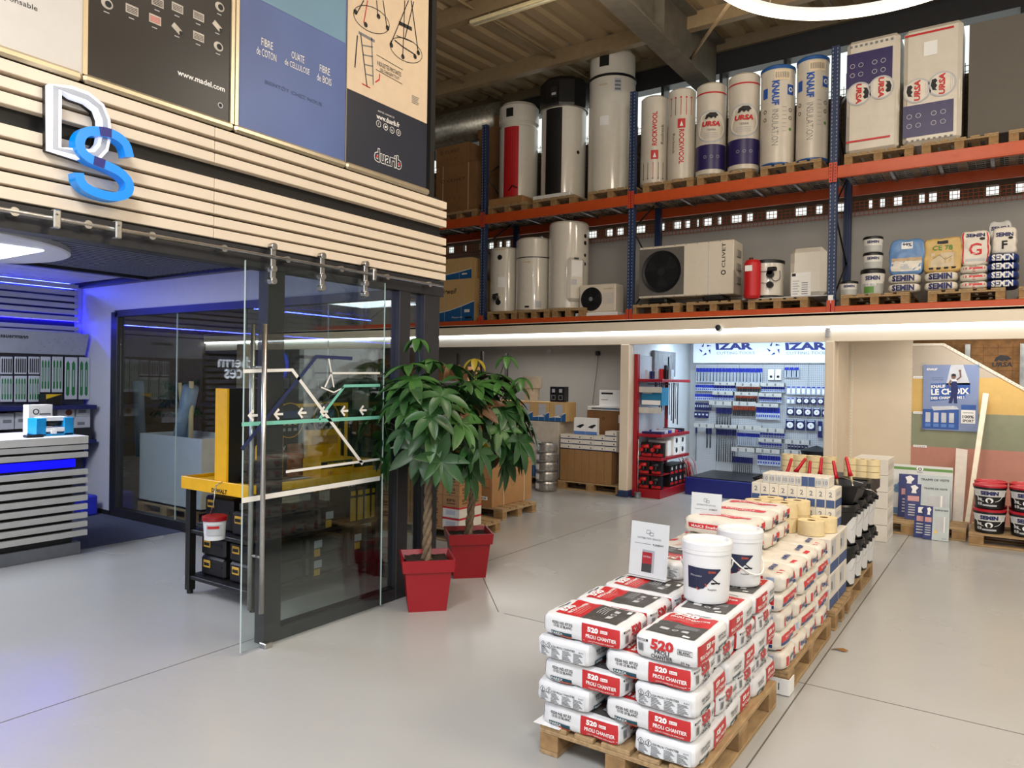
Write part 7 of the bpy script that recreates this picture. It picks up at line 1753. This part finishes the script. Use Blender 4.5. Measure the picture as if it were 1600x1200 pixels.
# on the counter
tx = .0
def onc(u0, u1, v0, v1, X): a = P(u0, v0, X=X); c = P(u1, v1, X=X); return a.y, c.y, a.z, c.z
y0, y1, z1, z0 = onc(57, 115, 654, 679, -7.8); zc = 1.171
t = thing('counter_display', 'cyan and white product display standing on the service counter', 'display', (0, 0, 0)); cy = mat('cyan_card', (20, 150, 214), .4, var=.04)
b = MB(); b.box(-8.0, -7.8, y0, y1, zc, zc+.02, cy); b.box(-7.99, -7.8, y0, y0+.09, zc, z1, cy, .004); b.box(-7.99, -7.8, y1-.09, y1, zc, z1, cy, .004); b.obj('cyan_stand', t)
b = MB(); b.box(-7.97, -7.82, y0+.05, y1-.05, z1-.03, z1+.01, paper, .004); b.box(-7.97, -7.80, y0+.08, y1-.08, zc+.04, zc+.08, paper, .004); b.box(-7.90, -7.79, y0+.13, y1-.16, zc+.02, zc+.06, paper, .004); b.obj('white_pack', t)
b = MB(); b.tube([(-7.87, y0+.1, zc+.12), (-7.87, y1-.1, zc+.12)], .03, dark, 10); b.obj('device', t)
y0, y1, z1, z0 = onc(48, 86, 633, 655, -8.1)
carton('product_carton', 'cream printed box behind the cyan display on the counter', -8.27, -8.15, y0, y1, zc, z1, bxw, lambda t: (t.rect(y0+.1, z1-.1, y1-.02, z1-.09, right(-8.149), ink), t.ring(y0+.07, z1-.07, .02, .03, right(-8.149), ink, 12)))
b = MB(); b.box(-7.98, -7.72, 2.3, 3.0, zc, zc+.004, paper); tag(b.obj('paper_sheet'), 'white paper sheets lying on the service counter', 'paper')
b = MB(); y = P(48, 684, X=-7.75).y; b.box(-7.78, -7.7, y-.06, y+.10, zc, zc+.025, black, .008); tag(b.obj('pen_stand'), 'small black pen stand on the edge of the counter', 'pen stand')
b = MB(); b.box(-9.7, -9.5, 4.55, 4.75, .008, .26, mat('blue_bin', (40, 50, 190), .4), .02); tag(b.obj('waste_bin'), 'small blue bin on the carpet behind the counter end', 'bin')
# ---- yellow and black tool display table
dy = mat('display_yellow', (250, 190, 10), .4, var=.04); dyk = mat('display_black', (20, 20, 21), .45)
dt = thing('tool_display_table', 'yellow and black tool display table with a tall yellow edged board', 'table', (0, 0, 0))
x0, x1, y0, y1 = -5.60, -4.72, 3.50, 4.86
def D_(n, *a, m=dyk, bev=.003): b = MB(); b.box(*a, m, bev); return b.obj(n, dt)
D_('table_top', x0, x1, y0, y1, .925, .94, m=dy)
D_('front_apron', x0-.02, x1+.02, y0-.03, y0-.01, .865, .965, m=dy); D_('side_apron', x1, x1+.03, y0-.03, y1, .85, .90); D_('side_lip', x1+.0, x1+.032, y0-.03, y1, .902, .965, m=dy); D_('back_apron', x0-.02, x0, y0, y1, .865, .965, m=dy)
b = MB(); b.text('DEWALT', -5.10, .89, .035, front(y0-.0315), ink, wid=.20, bold=.04)
R2 = right(x1+.0315); q = P(506, 756, X=x1); b.text('DEWALT', 4.20, .877, .045, R2, dy, wid=.30, bold=.04); b.text('XR', 4.47, .878, .05, R2, paper, wid=.09, bold=.05); b.text('FLEX', 4.60, .885, .025, R2, paper, wid=.12); b.obj('table_lettering', dt)
for x in (x0, x1-.06):
    for y in (y0, y1-.06): D_('leg', x, x+.06, y, y+.06, .03, .925); b = MB(); b.cyl((x+.03, y+.03, 0), .025, .03, dyk, 12); b.obj('levelling_foot', dt)
D_('lower_shelf', x0, x1, y0+.01, y1, .12, .15); D_('middle_shelf', x0, x1, y0+.01, y1, .50, .53)
D_('board', -5.20, -5.06, y0+.02, y1-.04, .942, 1.69); D_('board_edge', -5.205, -5.055, y0-.005, y0+.018, .942, 1.69, m=dy)
for ya_, yb_ in ((y0+.3, y0+.34), (4.0, 4.04), (4.72, 4.76)): D_('yellow_strip', -5.06, -5.055, ya_, yb_, .95, 1.55, m=dy)
D_('yellow_strip', -5.06, -5.054, y0+.3, 4.76, 1.53, 1.56, m=dy)
b = MB()
for y, z in ((y0+.42, 1.42), (4.10, 1.42), (4.50, 1.42)):
    b.disc(y, z, .15, right(-5.052), dy, 32); b.disc(y, z, .142, right(-5.0515), dyk, 32); b.rect(y-.09, z+.02, y+.09, z+.08, right(-5.051), mat('badge_blue', (50, 80, 130), .5))
    for i in range(3):
        for j in range(2): b.rect(y-.08+i*.06, z-.04-j*.05, y-.045+i*.06, z-.015-j*.05, right(-5.051), (tapem, lgrey)[j])
b.text('18V', 4.02, 1.19, .04, right(-5.05), paper, bold=.03); b.rect(3.96, 1.13, 4.1, 1.15, right(-5.05), grey_ink); b.obj('round_badge', dt)
# goods on and in the table
dk2 = mat('tool_case_black', (24, 24, 26), .45)
carton('tool_carton', 'large yellow and black tool carton lying on the display table, front one', -4.98, -4.76, 4.18, 4.55, .942, 1.10, dy, lambda t: (t.rect(4.19, 1.02, 4.54, 1.08, right(-4.759), dyk), t.text('DEWALT', 4.36, 1.05, .035, right(-4.7585), dy, wid=.2, bold=.04), t.text('18V', 4.3, .98, .03, right(-4.7585), ink)))
carton('tool_carton', 'yellow and black tool carton behind the front one on the display table', -5.0, -4.78, 4.57, 4.82, .942, 1.06, dy, lambda t: t.rect(4.58, 1.0, 4.81, 1.04, right(-4.779), dyk))
carton('tool_carton', 'upright yellow panel tool carton against the display board', -5.05, -4.99, 4.25, 4.62, .942, 1.33, dy, lambda t: t.rect(4.28, 1.2, 4.58, 1.28, right(-4.989), mat('display_ochre', (206, 150, 20), .5)))
carton('mesh_sample', 'reddish perforated sample board leaning on the display board', -5.054, -5.03, 4.07, 4.22, .942, 1.22, mat('reddish_panel', (150, 90, 50), .6, var=.3, scale=60), None, 'board')
b = MB()
for i in range(9): b.tube([(-4.95, 3.98+i*.02, .945), (-4.78, 3.92+i*.02, .965)], .004, lgrey, 5)
b.box(-4.98, -4.76, 3.86, 4.14, .942, .952, dyk); tag(b.obj('blade_tray'), 'tray of silver blades on the display table top', 'tray')
t = thing('mitre_saw', 'yellow and black bench saw on the display table, behind the post', 'saw', (-4.93, 3.72, .942))
b = MB(); b.box(-.12, .12, -.1, .12, 0, .05, dyk, .01); b.obj('base', t)
b = MB(); b.cyl((-.02, 0, .17), .11, .03, steel, 28, axis='y'); b.obj('blade', t)
b = MB(); b.box(-.06, .06, -.03, .10, .16, .32, dy, .03); b.tube([(0, .03, .30), (.08, .05, .36), (.12, .05, .28)], .018, dyk, 8); b.obj('motor_housing', t)
lab_y = mat('tool_label_yellow', (214, 170, 60), .5)
def case(label, xa_, xb_, ya_, yb_, za, zb3, side='front'):
    t = thing('tool_case', label, 'tool case', (0, 0, 0), 0, 'black tool cases under the display table')
    b = MB(); b.box(xa_, xb_, ya_, yb_, za, zb3, dk2, .018); b.box(xa_+.03, xb_-.03, ya_-.004, ya_+.01, za+(zb3-za)*.55, za+(zb3-za)*.62, black); b.obj('case_shell', t)
    b = MB(); b.box(xa_+.05, xa_+.14, ya_-.008, ya_-.003, zb3-.09, zb3-.03, lab_y, .002); b.box(xa_+.06, xa_+.13, ya_-.010, ya_-.008, zb3-.075, zb3-.05, ink)
    b.box(xb_+.001, xb_+.005, ya_+.07, ya_+.15, zb3-.10, zb3-.04, lgrey); b.box(xb_+.001, xb_+.005, ya_+.07, ya_+.13, zb3-.17, zb3-.11, lab_y); b.obj('case_label', t); return t
for k in range(2):
    case(f'black tool case on the lowest board, front left stack, {["lower", "upper"][k]} one', x0+.08, x0+.40, y0+.09, y0+.45, .152+k*.165, .312+k*.165)
    case(f'black tool case on the lowest board, front right stack, {["lower", "upper"][k]} one', x0+.46, x1-.02, y0+.09, y0+.50, .152+k*.165, .312+k*.165)
    case(f'black tool case on the lowest board, middle of the long side, {["lower", "upper"][k]} one', x0+.42, x1-.02, y0+.54, y0+.94, .152+k*.165, .312+k*.165)
case('black tool case at the far end of the lowest board', x0+.40, x1-.01, y0+.98, y1-.08, .152, .46)
case('black tool case on the middle board, front left', x0+.08, x0+.45, y0+.12, y0+.5, .532, .80)
case('wide black tool case on the middle board along the glass side', x0+.5, x1-.02, y0+.08, y0+.62, .532, .72)
case('black tool bag on the middle board beside the upright cartons', x0+.45, x1-.02, y0+.66, y0+.98, .532, .70)
for i in range(4):
    carton('slim_tool_carton', f'slim yellow spined carton standing on the middle board, {ORD[i]} from the front', x1-.28, x1-.02, 4.50+i*.085, 4.575+i*.085, .532, .83, dk2, lambda t, i=i: (t.rect(4.505+i*.085, .54, 4.57+i*.085, .74, right(x1-.0185), lab_y), t.rect(4.51+i*.085, .76, 4.565+i*.085, .8, right(x1-.0185), dy)))
t = thing('lidded_bucket', 'small white bucket with red lid in front of the display table', 'bucket', (-5.02, 3.38, .545)); 
b = MB(); b.lathe([(0, 0), (.075, 0), (.085, .15), (0, .15)], pail_w, n=28); b.obj('tub_body', t)
b = MB(); b.rect(-.06, .04, .06, .12, lambda a, c: (.085*math.sin(a/.085+.9), -.085*math.cos(a/.085+.9), c), lgrey, 6, 1); b.rect(-.05, .09, .04, .11, lambda a, c: (.087*math.sin(a/.087+.9), -.087*math.cos(a/.087+.9), c), redb, 5, 1); b.obj('label', t)
b = MB(); b.lathe([(.08, .145), (.093, .145), (.093, .175), (.08, .18), (0, .178)], redp, n=28); b.obj('lid', t)
b = MB(); b.tube([(-.07, .0, .17), (-.02, .0, .26), (-.05, .04, .40)], .004, steel, 5); b.tube([(-.05, .04, .4), (-.05, .10, .42)], .005, steel, 5); b.obj('chain', t)
# ---- behind the glazed end wall
wb_ = mat('white_shipping_box', (204, 206, 212), .6, var=.03)
b = MB(); X_ = (-9.40, -8.05); Y_ = (5.22, 5.95)
b.box(X_[0], X_[1], Y_[0], Y_[0]+.02, .147, 1.02, wb_); b.box(X_[0], X_[1], Y_[1]-.02, Y_[1], .147, 1.02, wb_); b.box(X_[0], X_[0]+.02, Y_[0]+.02, Y_[1]-.02, .147, 1.02, wb_); b.box(X_[1]-.02, X_[1], Y_[0]+.02, Y_[1]-.02, .147, 1.02, mat('box_side_cream', (206, 194, 172), .7)); b.box(X_[0], X_[1], Y_[0], Y_[1], .147, .167, wb_)
tag(b.obj('open_shipping_box'), 'large open white shipping box behind the glazed end wall, holding rolls', 'box')
pallet(-9.35, 5.17, -.044+.044, 'low wooden pallet under the large open white box behind the glass', 'x')
wrapb = mat('pale_blue_wrap', (140, 160, 184), .4, var=.1, bump=.2, scale=12)
def stick(label, u0, v0, u1, v1, r, m, Y=5.55):
    a = P(u0, v0, Y=Y+.1); c = P(u1, v1, Y=Y); b = MB(); a = c+(a-c)*1.0; b.tube([a, a.lerp(c, .5), c], r, m, 12); tag(b.obj('wrapped_roll'), label, 'roll')
stick('pale blue wrapped roll leaning left in the open white box', 220, 712, 216, 596, .07, wrapb)
stick('thick pale blue wrapped roll leaning right in the open white box', 277, 712, 298, 605, .10, wrapb)
stick('long wooden tube upright in the open white box, right end', 298, 712, 299, 596, .03, tapem)
stick('thin wooden tube in the open white box, behind the thick roll', 289, 712, 281, 598, .025, tapem, 5.75)
for i in range(3): carton('stacked_white_carton', f'white carton in the low stack right of the open shipping box, {LN[i]} one', -7.95, -7.2, 5.45, 6.0, .0+i*.30, .295+i*.30, mat('pale_carton', (200, 190, 174), .7), lambda t, i=i: t.rect(-7.94, .27+i*.3, -7.21, .28+i*.3, front(5.448), ink))
# greenery behind the glass
r = random.Random(8); lb = MB()
for i in range(26):
    p = Vector((-9.75+r.uniform(-.3, .5), 5.9+r.uniform(-.1, .2), 1.45+r.uniform(-.25, .3)))
    for q in range(6): a = r.uniform(0, 6.28); leaflet(lb, p, Vector((math.cos(a), math.sin(a), -.3)).normalized(), Vector((0, 0, 1)), .14, leafd, 1.0)
t = thing('leafy_plant', 'dark leafy plant behind the glazed end wall at its left edge', 'plant', (0, 0, 0)); lb.obj('leaves', t)
b = MB(); b.tube([(-9.7, 5.95, 0), (-9.72, 5.95, 1.5)], .02, bark, 8); b.obj('stem', t)
# warehouse door frame and tall boards seen through the glass
carton('tall_board', 'pale tall board standing in the dark bay behind the glass', -10.6, -10.35, 7.5, 7.6, 0, 2.3, mat('pale_board', (190, 176, 150), .7), None, 'board')
# ================================================================ RING LAMP AND CEILING LAMPS
A3 = [P(u_, v_, Z=3.9) for u_, v_ in ((1152, 2), (1290, 25), (1428, 2))]; rl_ = thing('ring_pendant_lamp', 'large glowing ring lamp hanging over the pallets, cut by the top edge', 'lamp', (0, 0, 0))
a_, b_, c_ = A3; D_0 = 2*(a_.x*(b_.y-c_.y)+b_.x*(c_.y-a_.y)+c_.x*(a_.y-b_.y)); S_ = lambda p: p.x*p.x+p.y*p.y
cc = Vector(((S_(a_)*(b_.y-c_.y)+S_(b_)*(c_.y-a_.y)+S_(c_)*(a_.y-b_.y))/D_0, (S_(a_)*(c_.x-b_.x)+S_(b_)*(a_.x-c_.x)+S_(c_)*(b_.x-a_.x))/D_0, 3.9)); R_r = math.hypot(a_.x-cc.x, a_.y-cc.y); print('ring', cc, R_r)
b = MB(); b.lathe([(R_r-.026, .012), (R_r-.026, -.012), (R_r+.026, -.012), (R_r+.026, .012), (R_r-.026, .012)], mat('ring_glow', (255, 240, 214), .5, var=0, emis=7), tuple(cc), 96, smooth=False); b.obj('light_ring', rl_)
b = MB(); b.lathe([(R_r-.03, .013), (R_r+.03, .013), (R_r+.03, .035), (R_r-.03, .035), (R_r-.03, .013)], paper, tuple(cc), 96, smooth=False); b.obj('ring_housing', rl_)
b = MB()
for i in range(3): a = i*2*PI/3+.4; b.tube([(cc.x+R_r*math.cos(a), cc.y+R_r*math.sin(a), 3.93), (cc.x, cc.y, 6.2), (cc.x, cc.y, roofz(cc.y)-.01)], .002, steel, 4)
b.obj('suspension_wire', rl_)
a = P(737, 36, Y=8.15); c = P(860, -4, Y=8.15)
t = thing('batten_lamp', 'unlit cream fluorescent batten under the roof purlin', 'lamp', (0, 0, 0))
zb = roofz(8.2)-.30; b = MB(); a = P(737, 36, Z=zb); c = P(866, -2, Z=zb); b.box(a.x, a.x+2.6, a.y-.06, a.y+.06, zb-.03, zb+.02, mat('lamp_cream', (232, 216, 170), .4), .01); b.obj('lamp_body', t)
b = MB(); b.tube([(a.x+.05, a.y-.03, zb-.045), (a.x+2.5, a.y-.03, zb-.045)], .013, mat('unlit_tube', (240, 232, 204), .3), 10); b.tube([(a.x+.3, a.y, zb+.02), (a.x+.3, a.y, roofz(a.y)-.02)], .006, steel, 5); b.tube([(a.x+2.2, a.y, zb+.02), (a.x+2.2, a.y, roofz(a.y)-.02)], .006, steel, 5); b.obj('tube', t)
for o in list(C.objects):      # hidden masters that were never placed
    if o.location.z < -40: bpy.data.objects.remove(o, do_unlink=True)
